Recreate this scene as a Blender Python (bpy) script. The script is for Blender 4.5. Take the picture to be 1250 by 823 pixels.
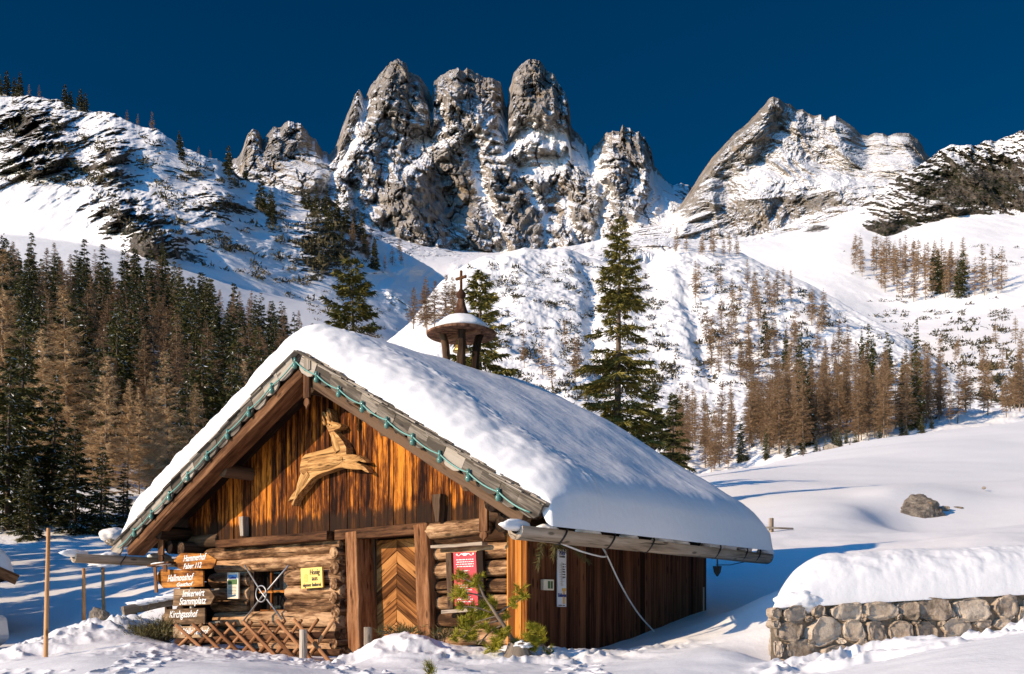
import bpy, math, random
import numpy as np
from mathutils import Vector, Matrix

for _o in list(bpy.data.objects):
    bpy.data.objects.remove(_o)
SC = bpy.context.scene
COL = SC.collection

# ------------------------------------------------------------------ camera, sky, sun, exposure
EYE = 1.6                      # eye height over the lane
FPX, CX, HY = 1200.0, 625.0, 750.0   # focal length, centre column and horizon row of the 1250 px wide photograph
cam_d = bpy.data.cameras.new('camera')
cam = bpy.data.objects.new('camera', cam_d)
COL.objects.link(cam)
cam.location = (0, 0, EYE)
cam.rotation_euler = (math.radians(90), 0, 0)
cam_d.sensor_width = 36.0
cam_d.lens = 36.0 * FPX / 1250.0
cam_d.shift_y = (HY - 411.5) / 1250.0          # a shift lens keeps the verticals upright
cam_d.clip_start = 0.1
cam_d.clip_end = 12000
SC.camera = cam

SUN_EL = math.radians(20.0)
TRAVEL = Vector((0.88, 0.475))
TRAVEL.normalize()
world = bpy.data.worlds.new('World')
SC.world = world
world.use_nodes = True
wn, wl = world.node_tree.nodes, world.node_tree.links
for _n in list(wn):
    wn.remove(_n)
sky = wn.new('ShaderNodeTexSky')
sky.sky_type = 'NISHITA'
sky.sun_disc = False
sky.sun_elevation = SUN_EL
sky.sun_rotation = math.atan2(-TRAVEL.x, -TRAVEL.y)
sky.altitude = 1500
sky.air_density = 0.8
sky.dust_density = 0.15
sky.ozone_density = 3.5
whs = wn.new('ShaderNodeHueSaturation')
whs.inputs['Saturation'].default_value = 1.32
whs.inputs['Hue'].default_value = 0.497
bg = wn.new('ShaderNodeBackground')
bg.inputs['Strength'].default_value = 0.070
wo = wn.new('ShaderNodeOutputWorld')
wl.new(sky.outputs[0], whs.inputs['Color'])
# added sky gain: lifts the sun side to fill the shade, dims the rest
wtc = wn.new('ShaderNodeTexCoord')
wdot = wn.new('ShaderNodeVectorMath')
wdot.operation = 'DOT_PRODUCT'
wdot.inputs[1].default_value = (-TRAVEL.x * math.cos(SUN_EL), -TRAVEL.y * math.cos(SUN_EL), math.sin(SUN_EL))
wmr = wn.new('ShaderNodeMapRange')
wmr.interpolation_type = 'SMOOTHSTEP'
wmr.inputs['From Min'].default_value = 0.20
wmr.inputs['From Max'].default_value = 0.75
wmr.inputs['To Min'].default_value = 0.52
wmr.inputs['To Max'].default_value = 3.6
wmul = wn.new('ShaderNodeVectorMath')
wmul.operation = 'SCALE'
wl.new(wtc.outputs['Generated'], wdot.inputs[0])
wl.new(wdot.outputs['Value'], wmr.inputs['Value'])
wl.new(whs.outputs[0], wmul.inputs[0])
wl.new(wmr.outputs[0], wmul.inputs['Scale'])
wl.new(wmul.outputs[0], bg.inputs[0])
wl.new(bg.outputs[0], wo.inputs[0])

sun_d = bpy.data.lights.new('sun', 'SUN')
sun_d.energy = 4.7
sun_d.angle = math.radians(0.53)
sun_d.color = (1.0, 0.785, 0.55)
sun = bpy.data.objects.new('sun', sun_d)
COL.objects.link(sun)
sun.rotation_euler = Vector((TRAVEL.x * math.cos(SUN_EL), TRAVEL.y * math.cos(SUN_EL), -math.sin(SUN_EL))).to_track_quat('-Z', 'Y').to_euler()
sun.location = (-30, -10, 30)

SC.view_settings.view_transform = 'Standard'
SC.view_settings.look = 'None'
SC.view_settings.exposure = 0.42
SC.view_settings.gamma = 1.0
SC.render.engine = 'CYCLES'
SC.cycles.use_denoising = True
SC.cycles.max_bounces = 6
SC.cycles.diffuse_bounces = 3

# ------------------------------------------------------------------ numbers: noise, projection
_rng = np.random.RandomState(7)
_P = np.concatenate([_rng.permutation(512)] * 3)
_G = _rng.normal(size=(512, 3))
_G /= np.linalg.norm(_G, axis=1)[:, None]


def pn(x, y, z=0.0):
    x, y, z = np.broadcast_arrays(np.asarray(x, float), np.asarray(y, float), np.asarray(z, float))
    xi, yi, zi = np.floor(x).astype(int), np.floor(y).astype(int), np.floor(z).astype(int)
    xf, yf, zf = x - xi, y - yi, z - zi
    u = xf ** 3 * (xf * (xf * 6 - 15) + 10)
    v = yf ** 3 * (yf * (yf * 6 - 15) + 10)
    w = zf ** 3 * (zf * (zf * 6 - 15) + 10)
    xi &= 511
    yi &= 511
    zi &= 511

    def g(dx, dy, dz):
        h = _P[_P[_P[(xi + dx) & 511] + ((yi + dy) & 511)] + ((zi + dz) & 511)] & 511
        gr = _G[h]
        return gr[..., 0] * (xf - dx) + gr[..., 1] * (yf - dy) + gr[..., 2] * (zf - dz)
    a = g(0, 0, 0) * (1 - u) + g(1, 0, 0) * u
    b = g(0, 1, 0) * (1 - u) + g(1, 1, 0) * u
    c = g(0, 0, 1) * (1 - u) + g(1, 0, 1) * u
    d = g(0, 1, 1) * (1 - u) + g(1, 1, 1) * u
    return ((a * (1 - v) + b * v) * (1 - w) + (c * (1 - v) + d * v) * w) * 1.6


def fbm(x, y, z=0.0, o=5, gain=0.5, lac=2.03):
    s, a = 0.0, 1.0
    for k in range(o):
        s = s + a * pn(x + 17.3 * k, y - 9.1 * k, z + 3.7 * k)
        x, y, z = np.asarray(x) * lac, np.asarray(y) * lac, np.asarray(z) * lac
        a *= gain
    return s


def ridged(x, y, z=0.0, o=6, gain=0.5, lac=2.07):
    s, a, w = 0.0, 1.0, 1.0
    for k in range(o):
        n = 1 - np.abs(pn(x + 11.9 * k, y + 5.3 * k, z - 7.7 * k))
        n = n * n * w
        s = s + a * n
        w = np.clip(n * 1.7, 0, 1)
        x, y, z = np.asarray(x) * lac, np.asarray(y) * lac, np.asarray(z) * lac
        a *= gain
    return s


def crag(x, y, z=0.0, o=6, gain=0.55, lac=2.05):
    """planar facets meeting in sharp ribs and chimneys"""
    s, a = 0.0, 1.0
    for k in range(o):
        n = np.abs(pn(x + 13.1 * k, y + 4.3 * k, z - 7.7 * k))
        s = s + a * ((1 - 2.2 * n) if k % 2 == 0 else (2.2 * n - 1) * .8)
        x, y, z = np.asarray(x) * lac + np.asarray(y) * .3, np.asarray(y) * lac - np.asarray(x) * .3, np.asarray(z) * lac
        a *= gain
    return s


def sm(a, b, x):
    t = np.clip((x - a) / (b - a), 0, 1)
    return t * t * (3 - 2 * t)


def pt(px, py, D):
    """a point seen at (px, py) of the photograph, D metres down the view axis"""
    return Vector(((px - CX) / FPX * D, D, EYE + (HY - py) / FPX * D))


# ------------------------------------------------------------------ object helpers
def link(o, parent=None):
    COL.objects.link(o)
    if parent is not None:
        o.parent = parent
    return o


def tag(o, label=None, cat=None, group=None, kind=None):
    if label:
        o['label'] = label
    if cat:
        o['category'] = cat
    if group:
        o['group'] = group
    if kind:
        o['kind'] = kind
    return o


def thing(name, label, cat, loc=(0, 0, 0), rz=0.0, group=None):
    o = bpy.data.objects.new(name, None)
    o.empty_display_size = 0.2
    link(o)
    o.location = loc
    o.rotation_euler = (0, 0, rz)
    return tag(o, label, cat, group)


def raw_mesh(name, V, F, mats=(), midx=None, smooth=False, attrs=None):
    """V (n,3) array, F (m,k) array with k constant"""
    V = np.asarray(V, np.float32)
    F = np.asarray(F, np.int32)
    me = bpy.data.meshes.new(name)
    k = F.shape[1]
    me.vertices.add(len(V))
    me.vertices.foreach_set('co', V.ravel())
    me.loops.add(F.size)
    me.loops.foreach_set('vertex_index', F.ravel())
    me.polygons.add(len(F))
    me.polygons.foreach_set('loop_start', np.arange(0, F.size, k, dtype=np.int32))
    me.polygons.foreach_set('loop_total', np.full(len(F), k, np.int32))
    if midx is not None:
        me.polygons.foreach_set('material_index', np.asarray(midx, np.int32))
    me.polygons.foreach_set('use_smooth', np.full(len(F), bool(smooth)))
    for m in mats:
        me.materials.append(m)
    if attrs:
        for kname, arr in attrs.items():
            arr = np.asarray(arr, np.float32)
            if arr.ndim == 1:
                at = me.attributes.new(kname, 'FLOAT', 'POINT')
                at.data.foreach_set('value', arr)
            else:
                at = me.attributes.new(kname, 'FLOAT_VECTOR', 'POINT')
                at.data.foreach_set('vector', arr.ravel())
    me.update(calc_edges=True)
    me.validate()
    return me


def mesh_obj(name, me, parent=None):
    return link(bpy.data.objects.new(name, me), parent)


class MB:
    """collects pieces into one mesh, each vertex with a grain coordinate 'gr' and a per-piece 'rnd'"""

    def __init__(self, seed=0):
        self.v, self.f, self.gr, self.rnd, self.mi = [], [], [], [], []
        self.r = random.Random(seed)

    def add(self, vs, fs, gr=None, mat=0, rnd=None):
        b = len(self.v)
        rn = self.r.random() if rnd is None else rnd
        off = self.r.random() * 50
        self.v += [tuple(v) for v in vs]
        if gr is None:
            gr = [(v[0], v[1], v[2]) for v in vs]
        self.gr += [(g[0], g[1] + off, g[2] + off * 0.37) for g in gr]
        self.rnd += [rn] * len(vs)
        for f in fs:
            self.f.append([i + b for i in f])
            self.mi.append(mat)

    def board(self, o, ax, ay, az, L, W, T, n=1, jit=0.0, mat=0, g0=0.0, rnd=None, taper=1.0):
        """o: centre of the near end; ax along the grain (length L), ay width W, az thickness T"""
        o, ax, ay, az = Vector(o), Vector(ax).normalized(), Vector(ay).normalized(), Vector(az).normalized()
        vs, gr = [], []
        R = self.r
        for i in range(n + 1):
            t = i / n
            k = 1 + (taper - 1) * t
            c = o + ax * (L * t)
            for (a, b) in ((-1, -1), (1, -1), (1, 1), (-1, 1)):
                j = jit if n > 1 or jit else 0
                p = c + ay * (a * W * 0.5 * k + R.uniform(-j, j)) + az * (b * T * 0.5 * k + R.uniform(-j, j))
                vs.append(p)
                gr.append((g0 + L * t, a * W * 0.5, b * T * 0.5))
        fs = [[3, 2, 1, 0]]
        for i in range(n):
            b = 4 * i
            for k in range(4):
                fs.append([b + k, b + (k + 1) % 4, b + 4 + (k + 1) % 4, b + 4 + k])
        b = 4 * n
        fs.append([b, b + 1, b + 2, b + 3])
        self.add(vs, fs, gr, mat, rnd)

    def bar(self, p0, p1, W, T, up=(0, 0, 1), **k):
        p0, p1 = Vector(p0), Vector(p1)
        ax = (p1 - p0)
        L = ax.length
        ax.normalize()
        ay = Vector(up).cross(ax)
        if ay.length < 1e-4:
            ay = Vector((1, 0, 0)).cross(ax)
        ay.normalize()
        az = ax.cross(ay)
        self.board(p0, ax, ay, az, L, W, T, **k)

    def log(self, p0, p1, r0, r1=None, seg=12, n=10, wob=0.05, bend=0.0, mat=0, squash=1.0, rnd=None):
        p0, p1 = Vector(p0), Vector(p1)
        r1 = r0 if r1 is None else r1
        ax = p1 - p0
        L = ax.length
        ax.normalize()
        up = Vector((0, 0, 1)) if abs(ax.z) < 0.9 else Vector((0, 1, 0))
        ay = up.cross(ax).normalized()
        az = ax.cross(ay)
        R = self.r
        sd = R.random() * 100
        vs, gr = [], []
        for i in range(n + 1):
            t = i / n
            bx = bend * math.sin(math.pi * t)
            c = p0 + ax * (L * t) + az * bx + ay * float(pn(t * L * 0.7, sd)) * wob * r0
            rr = r0 + (r1 - r0) * t
            for k in range(seg):
                a = 2 * math.pi * k / seg
                q = rr * (1 + wob * float(pn(t * L * 1.3 + 3 * math.cos(a), 2 * math.sin(a) + sd, sd)))
                vs.append(c + ay * (math.cos(a) * q) + az * (math.sin(a) * q * squash))
                gr.append((L * t, math.cos(a) * rr, math.sin(a) * rr))
        fs = []
        for i in range(n):
            for k in range(seg):
                a, b = i * seg + k, i * seg + (k + 1) % seg
                fs.append([a, b, b + seg, a + seg])
        # slightly domed ends
        for (e, s) in ((0, -1), (n, 1)):
            ring = [e * seg + k for k in range(seg)]
            c = p0 + ax * (L * e / n)
            bi = len(vs)
            for k in range(seg):
                p = vs[ring[k]]
                vs.append(c + (p - c) * 0.86 + ax * (s * r0 * 0.10))
                gr.append((L * e / n + s * 0.02, gr[ring[k]][1] * .8, gr[ring[k]][2] * .8))
            for k in range(seg):
                k2 = (k + 1) % seg
                q = [ring[k], ring[k2], bi + k2, bi + k]
                fs.append(q if s > 0 else q[::-1])
            cap = [bi + k for k in range(seg)]
            fs.append(cap if s > 0 else cap[::-1])
        self.add(vs, fs, gr, mat, rnd)

    def tube(self, pts, r, seg=6, mat=0, r1=None, rnd=None, cap=True):
        pts = [Vector(p) for p in pts]
        n = len(pts)
        vs, gr = [], []
        L = 0
        prev = None
        for i, p in enumerate(pts):
            d = (pts[min(i + 1, n - 1)] - pts[max(i - 1, 0)]).normalized()
            if prev is None:
                u = Vector((0, 0, 1)) if abs(d.z) < 0.9 else Vector((1, 0, 0))
                a = u.cross(d).normalized()
            else:
                a = (prev - d * prev.dot(d)).normalized()
            prev = a
            b = d.cross(a)
            if i:
                L += (p - pts[i - 1]).length
            rr = r if r1 is None else r + (r1 - r) * i / (n - 1)
            for k in range(seg):
                t = 2 * math.pi * k / seg
                vs.append(p + a * (math.cos(t) * rr) + b * (math.sin(t) * rr))
                gr.append((L, math.cos(t) * rr, math.sin(t) * rr))
        fs = []
        for i in range(n - 1):
            for k in range(seg):
                q, w = i * seg + k, i * seg + (k + 1) % seg
                fs.append([q, w, w + seg, q + seg])
        if cap:
            fs.append(list(range(seg))[::-1])
            fs.append([(n - 1) * seg + k for k in range(seg)])
        self.add(vs, fs, gr, mat, rnd)

    def lathe(self, prof, c=(0, 0, 0), seg=24, mat=0, sx=1.0, sy=1.0, rnd=None, jit=0.0):
        """prof: list of (radius, z)"""
        c = Vector(c)
        vs, gr, fs = [], [], []
        sd = self.r.random() * 90
        for (r, z) in prof:
            for k in range(seg):
                t = 2 * math.pi * k / seg
                q = r * (1 + (jit * float(pn(3 * math.cos(t), 3 * math.sin(t), sd + z * 3)) if jit else 0))
                vs.append(c + Vector((math.cos(t) * q * sx, math.sin(t) * q * sy, z)))
                gr.append((z, math.cos(t) * r, math.sin(t) * r))
        n = len(prof)
        for i in range(n - 1):
            for k in range(seg):
                a, b = i * seg + k, i * seg + (k + 1) % seg
                fs.append([a, b, b + seg, a + seg])
        fs.append(list(range(seg))[::-1])
        fs.append([(n - 1) * seg + k for k in range(seg)])
        self.add(vs, fs, gr, mat, rnd)

    def prism(self, outline, o, ax, ay, az, T, mat=0, grain=0, rnd=None, bev=0.0):
        """outline: 2D points (ccw seen against az); extruded T along az from o"""
        o, ax, ay, az = Vector(o), Vector(ax), Vector(ay), Vector(az)
        n = len(outline)
        cx = sum(p[0] for p in outline) / n
        cy = sum(p[1] for p in outline) / n
        vs, gr, fs = [], [], []
        rings = [(0, 1.0), (T, 1.0)] if bev <= 0 else [(0, 1.0), (T - bev, 1.0), (T, 1 - bev * 2)]
        if bev > 0:
            ext = max(max(p[0] for p in outline) - min(p[0] for p in outline), 1e-3)
            rings[2] = (T, 1 - 2 * bev / ext)
        for (d, s) in rings:
            for (x, y) in outline:
                xx, yy = cx + (x - cx) * s, cy + (y - cy) * s
                vs.append(o + ax * xx + ay * yy + az * d)
                gr.append((xx, yy, d) if grain == 0 else (yy, xx, d))
        for i in range(len(rings) - 1):
            for k in range(n):
                k2 = (k + 1) % n
                fs.append([i * n + k, i * n + k2, (i + 1) * n + k2, (i + 1) * n + k])
        fs.append(list(range(n))[::-1])
        fs.append([(len(rings) - 1) * n + k for k in range(n)])
        self.add(vs, fs, gr, mat, rnd)

    def blob(self, c, rx, ry, rz, sub=2, amp=0.2, freq=2.0, mat=0, rnd=None, flat=None):
        V, F = ico(sub)
        sd = self.r.random() * 100
        d = 1 + amp * fbm(V[:, 0] * freq + sd, V[:, 1] * freq, V[:, 2] * freq + sd, o=3)
        P = V * d[:, None] * np.array([rx, ry, rz]) + np.array(c)
        if flat is not None:
            P[:, 2] = np.maximum(P[:, 2], flat)
        self.add(P.tolist(), F.tolist(), None, mat, rnd)

    def build(self, name, mats, parent=None, smooth=False, bevel=0.0, angle=None):
        me = bpy.data.meshes.new(name)
        me.from_pydata(self.v, [], self.f)
        if not isinstance(mats, (list, tuple)):
            mats = [mats]
        for m in mats:
            me.materials.append(m)
        me.polygons.foreach_set('material_index', self.mi)
        me.polygons.foreach_set('use_smooth', [bool(smooth)] * len(self.f))
        a = me.attributes.new('gr', 'FLOAT_VECTOR', 'POINT')
        a.data.foreach_set('vector', np.array(self.gr, np.float32).ravel())
        a = me.attributes.new('rnd', 'FLOAT', 'POINT')
        a.data.foreach_set('value', np.array(self.rnd, np.float32))
        me.update()
        if angle:
            me.set_sharp_from_angle(angle=math.radians(angle))
        o = mesh_obj(name, me, parent)
        if bevel:
            m = o.modifiers.new('bevel', 'BEVEL')
            m.width = bevel
            m.segments = 2
            m.limit_method = 'ANGLE'
            m.angle_limit = math.radians(40)
        return o


_ICO = {}


def ico(sub):
    if sub in _ICO:
        return _ICO[sub]
    t = (1 + 5 ** 0.5) / 2
    V = [(-1, t, 0), (1, t, 0), (-1, -t, 0), (1, -t, 0), (0, -1, t), (0, 1, t), (0, -1, -t), (0, 1, -t), (t, 0, -1), (t, 0, 1), (-t, 0, -1), (-t, 0, 1)]
    V = [Vector(v).normalized() for v in V]
    F = [(0, 11, 5), (0, 5, 1), (0, 1, 7), (0, 7, 10), (0, 10, 11), (1, 5, 9), (5, 11, 4), (11, 10, 2), (10, 7, 6), (7, 1, 8), (3, 9, 4), (3, 4, 2), (3, 2, 6), (3, 6, 8), (3, 8, 9), (4, 9, 5), (2, 4, 11), (6, 2, 10), (8, 6, 7), (9, 8, 1)]
    for _ in range(sub):
        mid, NF = {}, []

        def m(a, b):
            k = (min(a, b), max(a, b))
            if k not in mid:
                V.append(((V[a] + V[b]) / 2).normalized())
                mid[k] = len(V) - 1
            return mid[k]
        for a, b, c in F:
            x, y, z = m(a, b), m(b, c), m(c, a)
            NF += [(a, x, z), (b, y, x), (c, z, y), (x, y, z)]
        F = NF
    _ICO[sub] = (np.array([v[:] for v in V]), np.array(F))
    return _ICO[sub]
# ------------------------------------------------------------------ materials
def new_mat(name):
    m = bpy.data.materials.new(name)
    m.use_nodes = True
    nt = m.node_tree
    for n in list(nt.nodes):
        nt.nodes.remove(n)
    out = nt.nodes.new('ShaderNodeOutputMaterial')
    b = nt.nodes.new('ShaderNodeBsdfPrincipled')
    nt.links.new(b.outputs[0], out.inputs[0])
    return m, nt, b


class NT:
    def __init__(self, nt):
        self.nt = nt

    def n(self, t, **k):
        x = self.nt.nodes.new(t)
        for a, v in k.items():
            setattr(x, a, v)
        return x

    def l(self, a, b):
        self.nt.links.new(a, b)

    def attr(self, name, out='Vector'):
        return self.n('ShaderNodeAttribute', attribute_name=name).outputs[out]

    def mapping(self, v, scale=(1, 1, 1), loc=(0, 0, 0)):
        x = self.n('ShaderNodeMapping')
        self.l(v, x.inputs[0])
        x.inputs['Scale'].default_value = scale
        x.inputs['Location'].default_value = loc
        return x.outputs[0]

    def noise(self, v, scale=1.0, detail=4, rough=0.55, dist=0.0):
        x = self.n('ShaderNodeTexNoise')
        if v is not None:
            self.l(v, x.inputs['Vector'])
        x.inputs['Scale'].default_value = scale
        x.inputs['Detail'].default_value = detail
        x.inputs['Roughness'].default_value = rough
        x.inputs['Distortion'].default_value = dist
        return x.outputs['Fac']

    def ramp(self, f, stops, interp='LINEAR'):
        x = self.n('ShaderNodeValToRGB')
        self.l(f, x.inputs[0])
        x.color_ramp.interpolation = interp
        e = x.color_ramp.elements
        while len(e) < len(stops):
            e.new(0.5)
        for i, (p, c) in enumerate(stops):
            e[i].position = p
            e[i].color = (c, c, c, 1) if not isinstance(c, (tuple, list)) else (*c, 1)
        return x.outputs[0]

    def math(self, op, a, b=None, clamp=False):
        x = self.n('ShaderNodeMath', operation=op, use_clamp=clamp)
        for i, v in enumerate((a, b)):
            if v is None:
                continue
            if isinstance(v, (int, float)):
                x.inputs[i].default_value = v
            else:
                self.l(v, x.inputs[i])
        return x.outputs[0]

    def mix(self, f, a, b, mode='MIX'):
        x = self.n('ShaderNodeMix', data_type='RGBA', blend_type=mode)
        for i, v in ((0, f), (6, a), (7, b)):
            if isinstance(v, (int, float)):
                x.inputs[i].default_value = v
            elif isinstance(v, (tuple, list)):
                x.inputs[i].default_value = (*v, 1)
            else:
                self.l(v, x.inputs[i])
        return x.outputs[2]

    def bump(self, h, strength=0.3, dist=0.02):
        x = self.n('ShaderNodeBump')
        x.inputs['Strength'].default_value = strength
        x.inputs['Distance'].default_value = dist
        self.l(h, x.inputs['Height'])
        return x.outputs[0]


def wood(name, dark, mid, light, streak=(0.7, 9, 9), fine=(3, 70, 70), crack=0.25, rough=0.75, var=0.35, weather=None, bump=0.5, knots=True, blotch=0.0):
    m, nt, b = new_mat(name)
    N = NT(nt)
    g = N.attr('gr')
    r = N.attr('rnd', 'Fac')
    s1 = N.noise(N.mapping(g, streak), 1.0, 5, 0.6, 0.3)
    s2 = N.noise(N.mapping(g, fine), 1.0, 4, 0.6)
    s = N.math('ADD', N.math('MULTIPLY', s1, 0.75), N.math('MULTIPLY', s2, 0.25))
    s = N.math('ADD', s, N.math('MULTIPLY', N.math('SUBTRACT', r, 0.5), var))
    if blotch:
        s = N.math('ADD', s, N.math('MULTIPLY', N.math('SUBTRACT', N.noise(N.mapping(g, (2.6, 10, 10), (7, 3, 1)), 1.0, 6, 0.7, 0.5), 0.5), blotch))
    col = N.ramp(s, [(0.38, dark), (0.51, mid), (0.66, light)])
    # long checks along the grain
    c = N.noise(N.mapping(g, (0.9, 34, 34), (3.1, 1.7, 0)), 1.0, 2, 0.5)
    cm = N.ramp(c, [(0.30, 1.0), (0.36, 0.0)])
    col = N.mix(N.math('MULTIPLY', cm, min(1.0, crack * 3)), col, tuple(x * 0.22 for x in dark))
    hh = N.math('SUBTRACT', s2, N.math('MULTIPLY', cm, crack * 2.5))
    if knots:
        v = N.n('ShaderNodeTexVoronoi')
        N.l(N.mapping(g, (2.2, 7, 7)), v.inputs['Vector'])
        v.inputs['Scale'].default_value = 1.0
        km = N.ramp(v.outputs['Distance'], [(0.10, 1.0), (0.2, 0.0)])
        col = N.mix(N.math('MULTIPLY', km, 0.75), col, tuple(x * 0.5 for x in dark))
    if weather:
        col = weather(N, g, col, s1)
    N.l(col, b.inputs['Base Color'])
    b.inputs['Roughness'].default_value = max(rough, 0.8)
    b.inputs['Specular IOR Level'].default_value = 0.07
    N.l(N.bump(hh, bump, 0.012), b.inputs['Normal'])
    return m


def plain(name, col, rough=0.6, metal=0.0, var=0.15, scale=6.0, bump=0.1, coord='Object'):
    m, nt, b = new_mat(name)
    N = NT(nt)
    tc = N.n('ShaderNodeTexCoord').outputs[coord]
    n = N.noise(tc, scale, 5, 0.6)
    c = N.ramp(n, [(0.3, tuple(x * (1 - var) for x in col)), (0.7, tuple(min(1, x * (1 + var)) for x in col))])
    N.l(c, b.inputs['Base Color'])
    b.inputs['Roughness'].default_value = rough
    b.inputs['Metallic'].default_value = metal
    if bump:
        N.l(N.bump(n, bump, 0.01), b.inputs['Normal'])
    return m


def snow_mat(name, s1=1.6, s2=14.0, b1=0.5, b2=0.35, col=(0.86, 0.843, 0.815), d1=0.030, d2=0.014):
    m, nt, b = new_mat(name)
    N = NT(nt)
    tc = N.n('ShaderNodeTexCoord').outputs['Object']
    a = N.noise(tc, s1, 5, 0.55)
    c = N.noise(tc, s2, 4, 0.6)
    f = N.noise(tc, s2 * 7, 2, 0.6)
    h = N.math('ADD', N.math('MULTIPLY', a, d1), N.math('ADD', N.math('MULTIPLY', c, d2), N.math('MULTIPLY', f, d2 * 0.22)))
    N.l(N.bump(h, b1, 1.0), b.inputs['Normal'])
    cc = N.ramp(c, [(0.3, tuple(x * 0.97 for x in col)), (0.7, col)])
    N.l(cc, b.inputs['Base Color'])
    b.inputs['Roughness'].default_value = 0.55
    b.inputs['Specular IOR Level'].default_value = 0.2
    return m


def alpine(name, rock_a, rock_b, rock_c, thr=0.62, wid=0.10, scale=0.02, strat=(1, 1, 3), veg=None, nz=0.30, bump=1.0, warm=None):
    """snow lies where the ground is flat enough; bare rock (and dwarf pine) where it is steep"""
    m, nt, b = new_mat(name)
    N = NT(nt)
    geo = N.n('ShaderNodeNewGeometry')
    pos = N.n('ShaderNodeTexCoord').outputs['Object']
    sep = N.n('ShaderNodeSeparateXYZ')
    N.l(geo.outputs['Normal'], sep.inputs[0])
    big = N.noise(pos, scale, 6, 0.62)
    sml = N.noise(pos, scale * 7, 5, 0.65)
    bias = N.attr('bias', 'Fac')
    k = N.math('ADD', sep.outputs[2], N.math('MULTIPLY', N.math('SUBTRACT', sml, 0.5), nz))
    k = N.math('ADD', k, N.math('MULTIPLY', N.math('SUBTRACT', big, 0.5), nz * 0.8))
    k = N.math('ADD', k, bias)
    sn = N.ramp(N.math('SUBTRACT', k, thr - 0.5), [(0.5 - wid * 0.5, 0.0), (0.5 + wid * 0.5, 1.0)])
    st = N.noise(N.mapping(pos, strat), scale * 4, 6, 0.66, 0.6)
    rock = N.ramp(st, [(0.32, rock_a), (0.5, rock_b), (0.68, rock_c)])
    if warm:
        wm = N.ramp(N.noise(pos, scale * 1.3, 3, 0.5), [(0.55, 0.0), (0.68, 0.7)])
        rock = N.mix(wm, rock, warm)
    if veg:
        vm = N.ramp(N.math('ADD', N.math('MULTIPLY', sml, 0.6), N.math('MULTIPLY', big, 0.4)), [(0.49, 0.0), (0.53, 1.0)])
        rock = N.mix(vm, rock, veg)
    col = N.mix(sn, rock, (0.85, 0.84, 0.82))
    N.l(col, b.inputs['Base Color'])
    b.inputs['Roughness'].default_value = 0.75
    b.inputs['Specular IOR Level'].default_value = 0.15
    fine = N.noise(pos, scale * 30, 5, 0.7)
    hgt = N.math('ADD', N.math('MULTIPLY', st, 1.0), N.math('MULTIPLY', fine, 0.5))
    rockh = N.math('MULTIPLY', hgt, N.math('SUBTRACT', 1.08, sn))
    N.l(N.bump(rockh, bump, 0.12 / scale), b.inputs['Normal'])
    return m


def foliage(name, cols, rough=0.7, trans=0.0):
    m, nt, b = new_mat(name)
    N = NT(nt)
    geo = N.n('ShaderNodeNewGeometry')
    pos = N.n('ShaderNodeTexCoord').outputs['Object']
    oi = N.n('ShaderNodeObjectInfo')
    n = N.noise(pos, 0.9, 3, 0.6)
    f = N.math('ADD', N.math('MULTIPLY', geo.outputs['Random Per Island'], 0.5), N.math('MULTIPLY', n, 0.5))
    f = N.math('ADD', f, N.math('MULTIPLY', N.math('SUBTRACT', oi.outputs['Random'], 0.5), 0.3))
    c = N.ramp(f, [(0.2, cols[0]), (0.5, cols[1]), (0.8, cols[2])])
    N.l(c, b.inputs['Base Color'])
    b.inputs['Roughness'].default_value = rough
    b.inputs['Specular IOR Level'].default_value = 0.15
    return m


def gable_weather(N, g, col, s1):
    sx = N.n('ShaderNodeSeparateXYZ')
    N.l(g, sx.inputs[0])
    n = N.noise(N.mapping(g, (1.2, 10, 10), (0, 5, 2)), 1.0, 3, 0.6)
    t = N.math('SUBTRACT', sx.outputs[0], N.math('MULTIPLY', n, 0.5))
    mk = N.ramp(t, [(0.0, 1.0), (0.10, 0.0)])
    return N.mix(N.math('MULTIPLY', mk, 0.88), col, (0.022, 0.012, 0.007))


M = {}
M['gable'] = wood('gable_wood', (0.012, 0.004, 0.002), (0.12, 0.034, 0.007), (0.60, 0.20, 0.024), streak=(0.45, 11, 11), weather=gable_weather, blotch=0.55, var=0.16, rough=0.6, crack=0.3)
M['side'] = wood('stained_side_wood', (0.028, 0.012, 0.006), (0.105, 0.040, 0.019), (0.20, 0.082, 0.038), streak=(0.5, 14, 14), var=0.25, crack=0.2)
M['log'] = wood('weathered_log_wood', (0.045, 0.022, 0.011), (0.20, 0.105, 0.050), (0.52, 0.315, 0.165), streak=(0.9, 9, 9), crack=0.36, var=0.22, bump=1.0, blotch=0.7)
M['beam'] = wood('brown_beam_wood', (0.04, 0.018, 0.009), (0.12, 0.054, 0.024), (0.25, 0.125, 0.06), streak=(0.6, 9, 9), crack=0.3, var=0.2, bump=0.7, blotch=0.3)
M['post'] = wood('door_post_wood', (0.06, 0.024, 0.011), (0.19, 0.08, 0.032), (0.34, 0.165, 0.075), streak=(0.7, 10, 10), crack=0.3, var=0.12, bump=0.8, blotch=0.5)
M['door'] = wood('door_board_wood', (0.07, 0.026, 0.008), (0.25, 0.095, 0.026), (0.43, 0.195, 0.060), streak=(0.9, 12, 12), crack=0.22, var=0.35)
M['shingle'] = wood('grey_shingle_wood', (0.07, 0.058, 0.045), (0.19, 0.16, 0.125), (0.36, 0.31, 0.25), streak=(1.2, 14, 14), crack=0.3, var=0.4)
M['gutter'] = wood('grey_gutter_log', (0.11, 0.085, 0.06), (0.30, 0.235, 0.17), (0.47, 0.38, 0.29), streak=(0.6, 8, 8), crack=0.35, var=0.1)
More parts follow.
